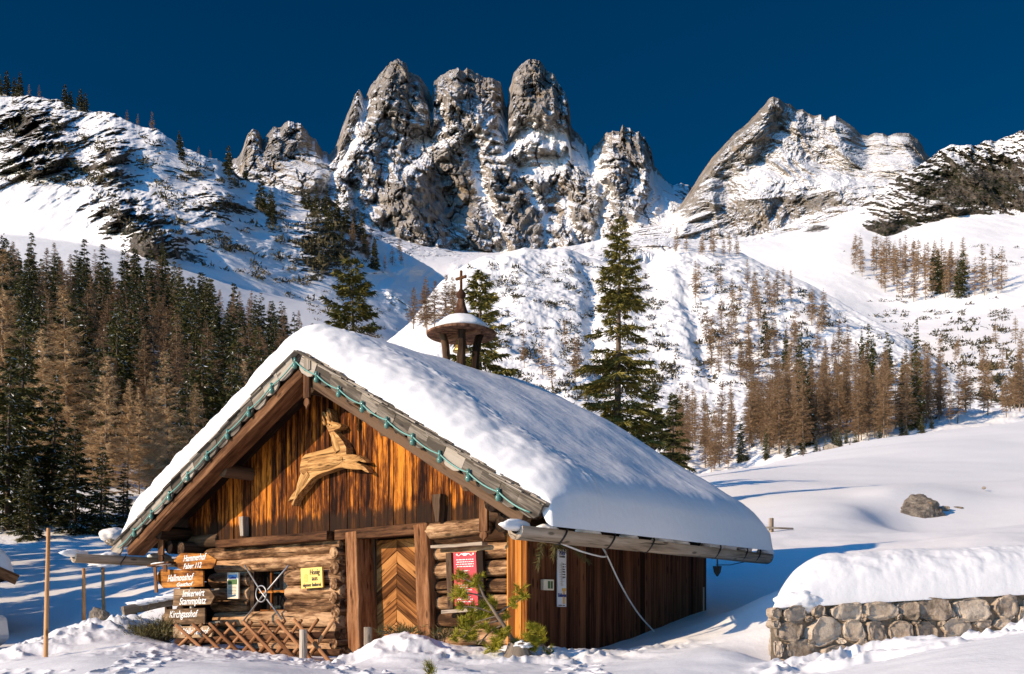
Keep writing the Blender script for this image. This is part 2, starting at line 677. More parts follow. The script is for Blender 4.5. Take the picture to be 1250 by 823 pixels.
M['darkwood'] = wood('dark_old_wood', (0.02, 0.012, 0.008), (0.065, 0.038, 0.022), (0.13, 0.08, 0.048), crack=0.3)
M['orange'] = wood('orange_corner_wood', (0.14, 0.045, 0.010), (0.40, 0.14, 0.026), (0.58, 0.25, 0.05), streak=(0.4, 14, 14), crack=0.3)
M['carving'] = wood('carved_light_wood', (0.17, 0.075, 0.025), (0.42, 0.22, 0.075), (0.58, 0.35, 0.14), streak=(1.2, 22, 22), blotch=.3, crack=0.4, var=0.05)
M['signwood'] = wood('oiled_sign_wood', (0.10, 0.035, 0.010), (0.33, 0.125, 0.026), (0.52, 0.24, 0.06), crack=0.25, var=0.2, blotch=.5)
M['greysign'] = wood('greyed_sign_wood', (0.10, 0.060, 0.032), (0.25, 0.155, 0.085), (0.42, 0.29, 0.17), crack=0.3, var=0.2, blotch=.5)
M['stake'] = wood('peeled_stake_wood', (0.22, 0.10, 0.04), (0.42, 0.21, 0.085), (0.56, 0.32, 0.15), crack=0.15, var=0.2)
M['picket'] = wood('picket_wood', (0.13, 0.055, 0.022), (0.31, 0.14, 0.06), (0.46, 0.24, 0.11), crack=0.25, var=0.3, knots=False)
M['greypost'] = wood('grey_post_wood', (0.2, 0.16, 0.12), (0.38, 0.32, 0.25), (0.52, 0.46, 0.37), crack=0.3)
M['copper'] = wood('turret_wood', (0.06, 0.028, 0.016), (0.19, 0.095, 0.055), (0.33, 0.18, 0.11), crack=0.35)
M['snow'] = snow_mat('snow')
M['roofsnow'] = snow_mat('roof_snow', 1.1, 12.0, 0.5, 0.3, col=(0.86, 0.845, 0.82), d1=0.012, d2=0.010)
M['iron'] = plain('grey_iron', (0.34, 0.33, 0.32), 0.45, 0.7)
M['darkiron'] = plain('dark_iron', (0.045, 0.04, 0.038), 0.55, 0.5)
M['brass'] = plain('brass_bell', (0.55, 0.38, 0.12), 0.35, 0.85)
M['cable'] = plain('green_cable', (0.13, 0.30, 0.25), 0.4, 0, 0.1)
M['bulb'] = plain('green_glass_bulb', (0.09, 0.21, 0.17), 0.15, 0, 0.1)
M['cord'] = plain('white_cord', (0.72, 0.71, 0.68), 0.5, 0, 0.05)
M['white'] = plain('white_enamel', (0.72, 0.73, 0.75), 0.4, 0, 0.05)
M['yellow'] = plain('yellow_board', (0.80, 0.54, 0.12), 0.5, 0, 0.06)
M['red'] = plain('red_board', (0.52, 0.010, 0.018), 0.4, 0, 0.06)
M['cream'] = plain('cream_paper', (0.78, 0.70, 0.52), 0.6, 0, 0.04)
M['ink'] = plain('dark_ink', (0.05, 0.035, 0.02), 0.6, 0, 0.05)
M['blueink'] = plain('blue_ink', (0.03, 0.05, 0.22), 0.6, 0, 0.05)
M['amber'] = plain('amber_ink', (0.75, 0.42, 0.08), 0.6, 0, 0.05)
M['paint'] = plain('white_lettering', (0.82, 0.80, 0.75), 0.6, 0, 0.04)
M['glass'] = plain('dark_window_glass', (0.02, 0.022, 0.025), 0.06, 0, 0.1, bump=0)
M['leafgreen'] = plain('picture_green', (0.05, 0.12, 0.03), 0.6, 0, 0.4, 60)
M['skyblue'] = plain('picture_blue', (0.12, 0.32, 0.62), 0.6, 0, 0.2, 30)
M['ice'] = plain('icicle', (0.80, 0.85, 0.9), 0.12, 0, 0.02)
M['mortar'] = plain('mortar', (0.20, 0.155, 0.105), 0.9, 0, 0.5, 14, 1.0)
M['carpaint'] = plain('white_car_paint', (0.75, 0.75, 0.74), 0.25, 0, 0.02)
M['rubber'] = plain('rubber', (0.02, 0.02, 0.02), 0.8, 0, 0.1)


def stone_mat(name, a, b_, c, lichen=None):
    m, nt, b = new_mat(name)
    N = NT(nt)
    p = N.n('ShaderNodeTexCoord').outputs['Object']
    g = N.n('ShaderNodeNewGeometry')
    n1 = N.noise(p, 5, 7, 0.68, 0.4)
    n2 = N.noise(p, 26, 5, 0.7)
    r = N.attr('rnd', 'Fac')
    f = N.math('ADD', N.math('MULTIPLY', n1, 0.7), N.math('MULTIPLY', n2, 0.3))
    f = N.math('ADD', f, N.math('MULTIPLY', N.math('SUBTRACT', r, 0.5), 0.18))
    col = N.ramp(f, [(0.34, a), (0.48, b_), (0.66, c)])
    if lichen:
        lm = N.ramp(N.noise(p, 2.1, 4, 0.6), [(0.63, 0.0), (0.68, 0.7)])
        col = N.mix(lm, col, lichen)
    N.l(col, b.inputs['Base Color'])
    b.inputs['Roughness'].default_value = 0.85
    N.l(N.bump(N.math('ADD', n1, N.math('MULTIPLY', n2, 0.6)), 0.9, 0.03), b.inputs['Normal'])
    return m


M['stone'] = stone_mat('fieldstone', (0.16, 0.12, 0.08), (0.37, 0.285, 0.205), (0.57, 0.47, 0.355))
M['boulder'] = stone_mat('boulder_rock', (0.07, 0.055, 0.04), (0.20, 0.165, 0.125), (0.36, 0.30, 0.23), (0.25, 0.12, 0.03))
M['massif'] = alpine('massif_rock_and_snow', (0.13, 0.115, 0.10), (0.34, 0.30, 0.26), (0.56, 0.50, 0.43), thr=0.61, wid=0.10, scale=0.012, strat=(1.2, 0.6, 0.7), nz=0.18, warm=(0.52, 0.40, 0.27))
M['rightpeak'] = alpine('peak_rock_and_snow', (0.11, 0.095, 0.08), (0.30, 0.26, 0.21), (0.50, 0.43, 0.35), thr=0.56, wid=0.10, scale=0.014, strat=(1, 0.6, 1.2), nz=0.34, warm=(0.45, 0.33, 0.21))
M['cliff'] = alpine('dark_cliff_and_snow', (0.03, 0.025, 0.02), (0.10, 0.083, 0.065), (0.22, 0.18, 0.14), thr=0.52, wid=0.08, scale=0.03, strat=(1.2, 0.6, 0.6), nz=0.30, veg=(0.025, 0.028, 0.012))
M['ridge'] = alpine('ridge_rock_and_snow', (0.045, 0.038, 0.03), (0.14, 0.115, 0.09), (0.28, 0.235, 0.185), thr=0.56, wid=0.07, scale=0.035, strat=(1, 0.6, 1.0), nz=0.85, veg=(0.018, 0.022, 0.010))
M['moraine'] = alpine('moraine_snow', (0.06, 0.05, 0.04), (0.16, 0.13, 0.10), (0.3, 0.25, 0.19), thr=0.46, wid=0.06, scale=0.06, nz=0.25, veg=(0.03, 0.032, 0.012), bump=0.5)
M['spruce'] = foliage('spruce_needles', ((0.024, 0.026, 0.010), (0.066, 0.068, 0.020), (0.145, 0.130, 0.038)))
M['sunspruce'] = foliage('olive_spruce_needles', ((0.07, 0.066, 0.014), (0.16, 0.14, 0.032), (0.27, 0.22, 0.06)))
M['pine'] = foliage('mountain_pine_needles', ((0.09, 0.09, 0.010), (0.27, 0.25, 0.020), (0.46, 0.38, 0.04)))
M['larch'] = foliage('bare_larch_twigs', ((0.11, 0.066, 0.036), (0.25, 0.155, 0.083), (0.40, 0.265, 0.15)))
M['goldlarch'] = foliage('golden_larch_twigs', ((0.25, 0.155, 0.072), (0.50, 0.33, 0.17), (0.66, 0.47, 0.27)))
M['bark'] = plain('bark', (0.11, 0.075, 0.052), 0.9, 0, 0.4, 5, 0.6)
M['larchbark'] = plain('larch_bark', (0.20, 0.145, 0.10), 0.9, 0, 0.4, 5, 0.6)
M['twigsnow'] = plain('snow_on_branches', (0.82, 0.83, 0.85), 0.6, 0, 0.03)
M['scrub'] = foliage('dwarf_pine_twigs', ((0.030, 0.026, 0.014), (0.065, 0.055, 0.026), (0.12, 0.095, 0.045)))
M['juniper'] = foliage('low_juniper', ((0.035, 0.032, 0.012), (0.08, 0.07, 0.024), (0.15, 0.12, 0.045)))
# ------------------------------------------------------------------ the mountains: sheets of real ground, each at its own distance
class Sheet:
    def __init__(self, name, px0, px1, ncol, curves, rows, mat, relief=None, bias=None, jag=0.0, crest_w=8, crest_v=0.8, skirt=True, smooth_rows=3, shade_smooth=True, label=None):
        pxs = np.linspace(px0, px1, ncol)
        Ds, Ws = [], []
        dpx = ncol / (px1 - px0)

        def soft(a, w):
            ker = np.hanning(2 * max(2, int(dpx * w)) + 1)
            ker /= ker.sum()
            h = len(ker) // 2
            return np.convolve(np.pad(a, h, mode='reflect', reflect_type='odd'), ker, 'valid')
        crest = 0.0
        for k, (D, py) in enumerate(curves):
            d = np.interp(pxs, *zip(*D)) if isinstance(D, (list, tuple)) else np.full(ncol, float(D))
            q = np.interp(pxs, *zip(*py))
            if k == len(curves) - 1:
                q2 = soft(q, crest_w)
                q1 = q + jag * (0.9 - ridged(pxs / 23.0, 3.3 + 0 * pxs, o=5)) + jag * 0.35 * fbm(pxs / 5.0, 1.7, o=3)
                d = soft(d, 30)
                crest = (q2 - q1) / FPX * d
                q = q2
            else:
                q, d = soft(q, 60), soft(d, 60)
            Ds.append(d)
            Ws.append((HY - q) / FPX * d)
        D, W = [], []
        for k in range(len(curves) - 1):
            for i in range(rows[k]):
                t = i / rows[k]
                D.append(Ds[k] * (1 - t) + Ds[k + 1] * t)
                W.append(Ws[k] * (1 - t) + Ws[k + 1] * t)
        D.append(Ds[-1])
        W.append(Ws[-1])
        D, W = np.array(D), np.array(W)
        for _ in range(smooth_rows):
            D2, W2 = D.copy(), W.copy()
            D2[1:-1] = (D[:-2] + 2 * D[1:-1] + D[2:]) / 4
            W2[1:-1] = (W[:-2] + 2 * W[1:-1] + W[2:]) / 4
            D, W = D2, W2
        U = np.broadcast_to((pxs - CX) / FPX, D.shape)
        PX = np.broadcast_to(pxs, D.shape)
        PY = HY - W / D * FPX
        v = np.linspace(0, 1, D.shape[0])[:, None] * np.ones_like(D)
        W = W + crest * sm(crest_v, 1.0, v) ** 1.5
        if relief is not None:
            dd, dz = relief(PX, PY, U * D, D, W, v)
            f = 1 + dd / D
            D, W = D * f, W * f + dz
        b = bias(PX, PY) if bias is not None else np.zeros_like(D)
        if skirt:
            D = np.vstack([D, D[-1:] * 1.01 + 6, D[-1:] * 1.14 + 20])
            W = np.vstack([W, W[-1:] - 0.004 * D[-1:] - 2, W[-1:] * 0.55])
            b = np.vstack([b, b[-1:], b[-1:]])
            U = np.broadcast_to((pxs - CX) / FPX, D.shape)
        self.D, self.W, self.pxs = D, W, pxs
        self.PY = HY - W / D * FPX
        nr, nc = D.shape
        self.nmain = nr - (2 if skirt else 0)
        V = np.stack([U * D, D, W + EYE], -1).reshape(-1, 3)
        idx = np.arange(nr * nc).reshape(nr, nc)
        F = np.stack([idx[:-1, :-1], idx[:-1, 1:], idx[1:, 1:], idx[1:, :-1]], -1).reshape(-1, 4)
        me = raw_mesh(name, V, F, [mat], smooth=shade_smooth, attrs={'bias': b.ravel()})
        self.ob = tag(mesh_obj(name, me), kind='structure')

    def at(self, px, py):
        """the first point of this ground seen at (px, py)"""
        c = int(np.clip(round((px - self.pxs[0]) / (self.pxs[-1] - self.pxs[0]) * (len(self.pxs) - 1)), 0, len(self.pxs) - 1))
        q = self.PY[:self.nmain, c]
        h = np.nonzero(q <= py)[0]
        if len(h) == 0:
            r = int(np.argmin(q))
        else:
            r = h[0]
        return self.vert(r, c)

    def vert(self, r, c):
        d, w = self.D[r, c], self.W[r, c]
        return Vector(((self.pxs[c] - CX) / FPX * d, d, w + EYE))


def blobs(PX, PY, items):
    b = np.zeros_like(PX)
    for (x, y, rx, ry, w) in items:
        b = b + w * np.exp(-((PX - x) / rx) ** 2 - ((PY - y) / ry) ** 2)
    return b


def near_line(PX, PY, pts):
    best = np.full(PX.shape, 1e9)
    for (x0, y0), (x1, y1) in zip(pts[:-1], pts[1:]):
        dx, dy = x1 - x0, y1 - y0
        t = np.clip(((PX - x0) * dx + (PY - y0) * dy) / (dx * dx + dy * dy), 0, 1)
        best = np.minimum(best, np.hypot(PX - x0 - t * dx, PY - y0 - t * dy))
    return best


# --- the far rock massif with its three towers
SKY_MASSIF = [(230, 240), (290, 192), (296, 182), (303, 163), (309, 160), (316, 163), (321, 170), (330, 160), (338, 156), (343, 158), (352, 148), (358, 149), (368, 154), (384, 169), (395, 186),
              (402, 188), (411, 177), (420, 150), (428, 130), (433, 116), (438, 110), (444, 120), (447, 121), (451, 108), (460, 98), (467, 86), (472, 80), (480, 76), (485, 72), (491, 75), (496, 78),
              (499, 88), (506, 92), (513, 95), (518, 104), (522, 109), (527, 122), (528, 114), (530, 100), (538, 94), (547, 89), (556, 83), (560, 81), (566, 87), (570, 82), (578, 88), (590, 93), (604, 96),
              (611, 103), (615, 118), (618, 132), (620, 126), (621, 112), (624, 104), (627, 91), (634, 82), (641, 77), (652, 72), (661, 76), (666, 83), (675, 92), (683, 101), (689, 112), (693, 124), (696, 139), (697, 155),
              (706, 163), (715, 177), (720, 186), (724, 178), (735, 169), (748, 160), (757, 162), (760, 153), (766, 156), (780, 164), (790, 173), (795, 182), (799, 205), (810, 216), (822, 225), (835, 226), (850, 232), (900, 260)]
GULLY = [[(573, 160), (578, 205), (598, 255), (612, 303)], [(616, 120), (612, 158)], [(527, 120), (540, 148), (508, 172)], [(722, 186), (737, 238), (728, 290)], [(446, 122), (434, 168), (408, 205)], [(394, 188), (402, 226)], [(668, 240), (676, 270)], [(786, 210), (800, 262)]]
RIBS = [([(488, 74), (470, 120), (452, 165), (424, 205), (398, 245)], 60, 20), ([(598, 126), (577, 158), (541, 188), (497, 222), (462, 264)], 120, 36), ([(622, 176), (602, 214), (600, 258), (612, 300)], 80, 24), ([(690, 206), (702, 240), (692, 300)], 75, 22),
        ([(760, 155), (747, 200), (752, 262)], 62, 20), ([(346, 150), (336, 192)], 45, 16), ([(655, 74), (667, 128)], 45, 14), ([(560, 84), (549, 122), (548, 150)], 45, 14), ([(433, 116), (416, 168), (394, 205)], 50, 16), ([(785, 168), (792, 215), (772, 262)], 50, 16), ([(309, 160), (306, 196)], 40, 12)]


SNOWRUNS = [([(622, 172), (640, 164), (664, 160), (694, 176), (716, 196), (728, 212)], 13), ([(690, 192), (664, 208), (640, 204)], 10), ([(722, 188), (740, 236), (728, 298)], 8), ([(573, 168), (581, 215), (604, 265), (616, 306)], 6),
            ([(447, 124), (433, 168), (408, 206), (398, 236)], 6), ([(800, 214), (812, 258)], 11), ([(428, 226), (440, 252), (432, 272)], 10), ([(527, 122), (541, 150), (508, 174)], 5), ([(616, 122), (611, 160)], 5), ([(690, 246), (700, 285), (716, 300)], 6), ([(640, 226), (662, 256), (668, 300)], 5)]


def massif_snow(PX, PY):
    wx = 6 * fbm(PX / 14, PY / 14, 21.0, o=4)
    wy = 6 * fbm(PX / 14, PY / 14, 33.0, o=4)
    m = np.zeros_like(PX)
    for g, w in SNOWRUNS:
        m = np.maximum(m, np.exp(-(near_line(PX + wx, PY + wy, g) / w) ** 2))
    return m


def massif_relief(PX, PY, X, D, W, v):
    rock = sm(330, 300, PY + 12 * fbm(PX / 30, 2.0, o=3))
    tw = 60 * fbm(X / 260, W / 300, 1.0, o=3)
    a = ridged((X + tw + 0.30 * W) / 230, W / 640, 0.7, o=7, gain=0.55)
    cg = crag((X + tw) / 165, (W - .35 * X) / 420, 2.0, o=8, gain=.50)
    f = fbm(X / 34, W / 60, 3.0, o=6, gain=0.60)
    # ledges and chimneys: sharp steps down the faces
    st = fbm(X / 90 + W / 260, W / 130, 8.0, o=3)
    step = np.abs((((W + 0.35 * X) / 70 + 1.2 * st) % 1.0) - 0.5) * 2
    led = np.abs((((W + 0.45 * X + 30 * fbm(X / 70, W / 90, 6.0, o=4)) / 36) % 1.0) - 0.5) * 2
    d = -(a - 0.85) * 62 - cg * 60 + f * 5 - (step - 0.5) * 12 - (led - .5) * 12
    for g in GULLY:
        d = d + 34 * np.exp(-(near_line(PX, PY, g) / 9.0) ** 2)
    wx = 7 * fbm(PX / 16, PY / 16, 3.0, o=4)
    wy = 7 * fbm(PX / 16, PY / 16, 9.0, o=4)
    for g, am, wd in RIBS:
        d = d - am * np.exp(-(near_line(PX + wx, PY + wy, g) / wd))
    crack = np.exp(-(np.abs(pn((X + 14 * f) / 26, W / 150, 1.5)) / .07) ** 2) + .7 * np.exp(-(np.abs(pn((X + 14 * f + .6 * W) / 40, (W - .6 * X) / 170, 4.5)) / .06) ** 2)
    d = (d + 22 * crack) * (1 - .8 * massif_snow(PX, PY))
    top = sm(0, 14, PY - np.interp(PX, *zip(*SKY_MASSIF)))
    soft = -20 * fbm(X / 210, D / 260, 0, o=4)
    return d * rock * (0.25 + 0.75 * top) + soft * (1 - rock) * sm(0, 0.03, v), 0 * D


def massif_bias(PX, PY):
    b = .75 * massif_snow(PX, PY) - .05 + .16 * np.exp(-(near_line(PX, PY, [(590, 146), (552, 170), (514, 188), (474, 214), (448, 248)]) / 7) ** 2) + blobs(PX, PY, [(668, 176, 44, 20, .40), (700, 190, 22, 22, .36), (632, 188, 20, 12, .3), (588, 196, 12, 30, .16), (540, 160, 26, 10, .12), (430, 235, 22, 30, .12), (640, 235, 40, 16, -.10), (655, 112, 24, 36, -.30), (485, 100, 30, 34, -.20), (575, 105, 34, 26, -.18), (435, 150, 18, 30, -.14), (500, 250, 60, 36, -.24), (560, 230, 30, 50, -.22), (650, 265, 40, 30, -.22), (345, 185, 36, 30, -.16), (765, 185, 26, 22, -.12), (775, 180, 20, 16, -.05),
                       (730, 205, 10, 22, .10), (800, 260, 26, 40, .3), (440, 250, 18, 26, .15), (410, 215, 18, 30, .06), (700, 260, 30, 30, -.16), (760, 240, 18, 26, -.1)])
    for g in GULLY:
        b = b + 0.26 * np.exp(-(near_line(PX, PY, g) / 8.0) ** 2)
    cliff_foot = 16 * fbm(PX / 22, PY / 60, 5.0, o=4) + 4 + np.interp(PX, [230, 380, 430, 470, 520, 600, 650, 720, 760, 820, 900], [240, 235, 262, 285, 300, 308, 305, 294, 280, 262, 270])
    b = b - 0.16 * sm(9, 1, PY - np.interp(PX, *zip(*SKY_MASSIF)))
    return b + 0.5 * sm(-10, 14, PY - cliff_foot)


massif = Sheet('rock_mountain', 225, 905, 860, [
    (700, [(225, 470), (905, 470)]),
    ([(225, 1300), (480, 1000), (640, 1050), (905, 1300)], [(225, 330), (380, 345), (480, 330), (560, 325), (620, 318), (720, 318), (830, 305), (905, 320)]),
    ([(225, 1900), (905, 1900)], [(225, 250), (380, 240), (430, 264), (470, 287), (520, 302), (600, 310), (650, 307), (720, 297), (760, 285), (820, 268), (905, 275)]),
    ([(225, 2250), (400, 2300), (618, 2450), (650, 2420), (700, 2350), (760, 2250), (905, 2500)], SKY_MASSIF)], [20, 60, 420], M['massif'], massif_relief, massif_bias, jag=3.6, crest_w=46, crest_v=0.42, shade_smooth=False)

# --- the peak to the right and its snow bowl
SKY_PEAK = [(770, 312), (800, 280), (818, 262), (830, 252), (838, 240), (848, 225), (858, 208), (872, 190), (884, 176), (897, 163), (910, 152), (920, 142), (930, 132), (938, 122), (944, 118), (951, 120), (958, 126), (966, 128), (972, 134),
            (980, 133), (986, 138), (994, 142), (1002, 140), (1009, 147), (1013, 143), (1020, 141), (1028, 146), (1034, 150), (1043, 156), (1050, 163), (1060, 167), (1066, 163), (1078, 163), (1084, 166), (1092, 163), (1100, 163), (1110, 163), (1120, 170), (1126, 178), (1131, 190), (1150, 200), (1200, 215), (1320, 230)]
PEAK_GULLY = [[(945, 150), (970, 175), (1010, 205), (1040, 215)], [(880, 225), (900, 250), (880, 290)], [(935, 190), (900, 215), (870, 260)], [(1055, 170), (1062, 195)]]
PEAK_RIB = [[(940, 120), (925, 160), (880, 200), (850, 250), (835, 280)], [(950, 122), (975, 160), (990, 185)], [(905, 245), (1000, 235), (1040, 225)], [(1015, 145), (1030, 190)], [(870, 240), (880, 300)], [(930, 250), (950, 300)], [(1095, 165), (1115, 195)]]


def peak_relief(PX, PY, X, D, W, v):
    tw = 60 * fbm(X / 240, W / 300, 4.0, o=3)
    a = ridged((X + tw - 0.5 * W) / 200, (W + 0.5 * X) / 480, 0.3, o=7, gain=0.55)
    f = fbm(X / 30, W / 46, 3.0, o=5, gain=0.6)
    cg = crag((X + tw - .3 * W) / 140, (W + .4 * X) / 260, 9.0, o=8, gain=.6)
    st = fbm(X / 90 + W / 300, W / 150, 8.0, o=3)
    step = np.abs((((W - 0.4 * X) / 64 + 1.2 * st) % 1.0) - 0.5) * 2
    d = -(a - 0.85) * 45 - cg * 30 + f * 8 - (step - 0.5) * 8
    for g in PEAK_GULLY:
        d = d + 40 * np.exp(-(near_line(PX, PY, g) / 13.0) ** 2)
    for g in PEAK_RIB:
        d = d - 60 * np.exp(-(near_line(PX, PY, g) / 18.0))
    rock = sm(330, 285, PY)
    top = sm(0, 12, PY - np.interp(PX, *zip(*SKY_PEAK)))
    return d * rock * (0.25 + 0.75 * top) - 14 * fbm(X / 160, D / 200, 0, o=5) * (1 - rock), 0 * D


def peak_bias(PX, PY):
    b = blobs(PX, PY, [(985, 215, 60, 18, .35), (965, 170, 34, 24, .16), (1020, 165, 24, 16, .12), (925, 215, 26, 12, .3), (905, 160, 34, 34, -.10), (945, 155, 10, 26, -.16), (985, 180, 14, 24, -.12), (870, 215, 26, 40, -.06), (1000, 245, 46, 14, -.22), (950, 260, 40, 30, -.08), (1050, 215, 40, 16, .2), (1085, 205, 40, 14, .15), (1110, 178, 18, 12, -.1), (880, 270, 30, 30, -.1), (820, 280, 16, 24, .3)])
    b = b - 0.10 - 0.18 * sm(9, 0, PY - np.interp(PX, *zip(*SKY_PEAK)))
    return b + 0.45 * sm(300, 325, PY)


peak = Sheet('peak_mountain', 765, 1320, 640, [
    (760, [(765, 480), (1320, 480)]),
    (1150, [(765, 330), (820, 312), (1000, 310), (1320, 330)]),
    (1500, [(765, 320), (820, 290), (880, 296), (940, 285), (1020, 250), (1100, 228), (1180, 225), (1320, 240)]),
    ([(765, 1900), (940, 1950), (1130, 2050), (1320, 2000)], SKY_PEAK)], [16, 60, 250], M['rightpeak'], peak_relief, peak_bias, jag=1.0, crest_w=20, crest_v=0.94, shade_smooth=False)

# --- the dark cliff and the snow slope falling from it
SKY_CLIFF = [(800, 318), (850, 303), (880, 296), (920, 292), (960, 284), (1000, 272), (1030, 262), (1050, 252), (1066, 238), (1082, 225), (1100, 214), (1118, 205), (1132, 195), (1147, 184), (1160, 178), (1180, 178), (1192, 178), (1203, 171), (1215, 174), (1225, 168), (1236, 166), (1244, 160), (1252, 158), (1290, 140), (1420, 120)]


def cliff_relief(PX, PY, X, D, W, v):
    foot = np.interp(PX, [800, 1040, 1080, 1130, 1180, 1230, 1420], [330, 268, 286, 272, 258, 262, 250])
    rock = sm(6, -6, PY - foot) * sm(1035, 1075, PX)
    a = ridged((X + 0.2 * W) / 75, W / 330, 0.4, o=7, gain=0.55)
    cg = crag((X + .1 * W) / 55, W / 120, 4.0, o=7, gain=.58)
    d = -(a - 0.85) * 10 - cg * 21 + fbm(X / 14, W / 20, 2.0, o=5, gain=.6) * 4.0
    low = -9 * fbm(X / 75, D / 110, 0, o=5) - 5 * ridged(X / 60, D / 260, 4.0, o=3)
    return d * rock + low * (1 - rock) * sm(0, .05, v), 0 * D


def cliff_bias(PX, PY):
    foot = np.interp(PX, [800, 1040, 1080, 1130, 1180, 1230, 1420], [330, 268, 286, 272, 258, 262, 250])
    b = 0.40 * sm(0, 14, PY - foot)
    b = b + blobs(PX, PY, [(1020, 285, 60, 12, -.30), (1000, 278, 30, 9, -.16), (1085, 278, 30, 12, -.40), (1150, 235, 60, 40, -.34), (1090, 245, 24, 20, .02), (1165, 182, 40, 9, .3), (1240, 175, 30, 9, .2), (1230, 225, 50, 34, -.34)])
    return b


cliff = Sheet('cliff_mountain', 800, 1420, 640, [
    ([(800, 200), (1420, 170)], [(800, 640), (900, 615), (1000, 575), (1060, 560), (1150, 536), (1250, 517), (1420, 505)]),
    ([(800, 320), (1420, 300)], [(800, 560), (1000, 545), (1060, 520), (1150, 500), (1250, 485), (1420, 470)]),
    ([(800, 720), (1420, 640)], [(800, 430), (900, 400), (1000, 385), (1090, 400), (1150, 390), (1250, 375), (1420, 360)]),
    ([(800, 1050), (1420, 980)], [(800, 330), (900, 305), (1000, 292), (1040, 275), (1080, 288), (1130, 274), (1180, 260), (1230, 264), (1420, 252)]),
    ([(800, 1080), (1060, 1120), (1150, 1130), (1420, 1120)], SKY_CLIFF)], [50, 120, 110, 150], M['cliff'], cliff_relief, cliff_bias, jag=1.8, crest_w=16, crest_v=0.85)

# --- the long ridge at the left, forest at its foot
SKY_RIDGE = [(-220, 40), (-120, 70), (-60, 95), (0, 112), (14, 118), (35, 115), (50, 120), (70, 121), (84, 130), (100, 134), (120, 136), (140, 139), (152, 146), (166, 152), (178, 156), (192, 158), (205, 168), (222, 180), (240, 186), (252, 192), (266, 195), (280, 205), (292, 215), (310, 222), (332, 228), (352, 236), (372, 242), (384, 248), (398, 240), (410, 248), (422, 262), (440, 278), (470, 296), (500, 312), (530, 330), (560, 352), (600, 385), (700, 430)]


def ridge_relief(PX, PY, X, D, W, v):
    hi = sm(0.42, 0.60, v)
    tw = 30 * fbm(X / 110, W / 120, 1.0, o=3)
    a = ridged((X + tw - 0.25 * W) / 120, W / 420, 0.3, o=6, gain=0.52)
    cg = crag((X + tw) / 55, (W + D * .4) / 110, 7.0, o=7, gain=.52)
    d = -(a - 0.85) * 16 * hi - cg * 6 * hi + fbm(X / 24, (W + D * .5) / 40, 5.0, o=6, gain=0.5) * 3.0 * hi
    low = 5 * fbm(X / 40, D / 50, 0, o=4) * sm(0.0, 0.15, v)
    rocks = blobs(PX, PY, [(40, 160, 45, 40, 1), (50, 200, 40, 14, 1), (150, 260, 40, 22, 1), (190, 290, 24, 20, 1), (140, 190, 20, 34, .6), (260, 245, 40, 20, .5), (400, 285, 40, 28, .8), (395, 240, 20, 12, .8)])
    d = d - 20 * np.clip(rocks, 0, 1) * (ridged((X + 0.3 * W) / 30, W / 70, 9.0, o=5) + crag(X / 22, W / 30, 3.0, o=5))
    return d + low, 0 * D


def ridge_bias(PX, PY):
    b = 0.13 + 0.05 * fbm(PX / 60, PY / 40, 1.0, o=3)
    b = b + blobs(PX, PY, [(35, 155, 55, 40, -.36), (60, 205, 60, 20, -.30), (150, 255, 36, 22, -.40), (185, 290, 26, 24, -.42), (110, 160, 36, 22, -.12), (140, 195, 20, 40, -.26), (205, 215, 16, 10, -.3), (265, 255, 40, 18, -.30), (240, 315, 26, 14, -.36), (290, 218, 18, 16, -.2), (340, 250, 50, 14, -.22), (400, 285, 46, 36, -.40), (390, 330, 34, 24, -.30), (395, 240, 20, 12, -.5),
                           (320, 300, 40, 30, .10), (200, 190, 40, 20, .15), (70, 260, 70, 40, .3), (30, 300, 60, 40, .3), (450, 330, 40, 40, .3), (500, 340, 40, 30, .4)])
    return b + 0.35 * sm(330, 380, PY)


ridge = Sheet('ridge_hill', -220, 700, 980, [
    (58, [(-220, 712), (140, 706), (400, 712), (700, 730)]),
    (74, [(-220, 668), (140, 662), (400, 668), (700, 700)]),
    ([(-220, 130), (700, 130)], [(-220, 560), (0, 560), (200, 575), (330, 585), (420, 590), (500, 640), (700, 700)]),
    ([(-220, 340), (0, 360), (200, 360), (330, 360), (460, 380), (700, 400)], [(-220, 330), (0, 345), (120, 352), (230, 380), (330, 425), (420, 440), (480, 480), (540, 560), (700, 650)]),
    ([(-220, 640), (0, 600), (200, 540), (300, 560), (460, 620), (700, 640)], [(-220, 280), (0, 285), (120, 300), (230, 330), (330, 360), (420, 378), (480, 400), (540, 450), (600, 520), (700, 600)]),
    ([(-220, 1000), (0, 900), (150, 800), (260, 780), (400, 870), (500, 860), (700, 800)], SKY_RIDGE)], [8, 40, 90, 60, 300], M['ridge'], ridge_relief, ridge_bias, jag=1.6, crest_w=26, crest_v=0.9)

# --- the hummocky moraine in the middle
CREST = [(380, 470), (450, 435), (500, 395), (530, 355), (555, 332), (575, 320), (592, 313), (610, 312), (640, 303), (662, 307), (690, 305), (705, 308), (720, 317), (740, 322), (765, 318), (790, 322), (815, 306), (830, 300), (850, 303), (870, 302), (890, 305), (905, 309), (930, 322), (960, 335), (985, 345), (1010, 360), (1040, 376), (1070, 392), (1100, 410), (1130, 430), (1160, 452), (1200, 475), (1300, 500)]


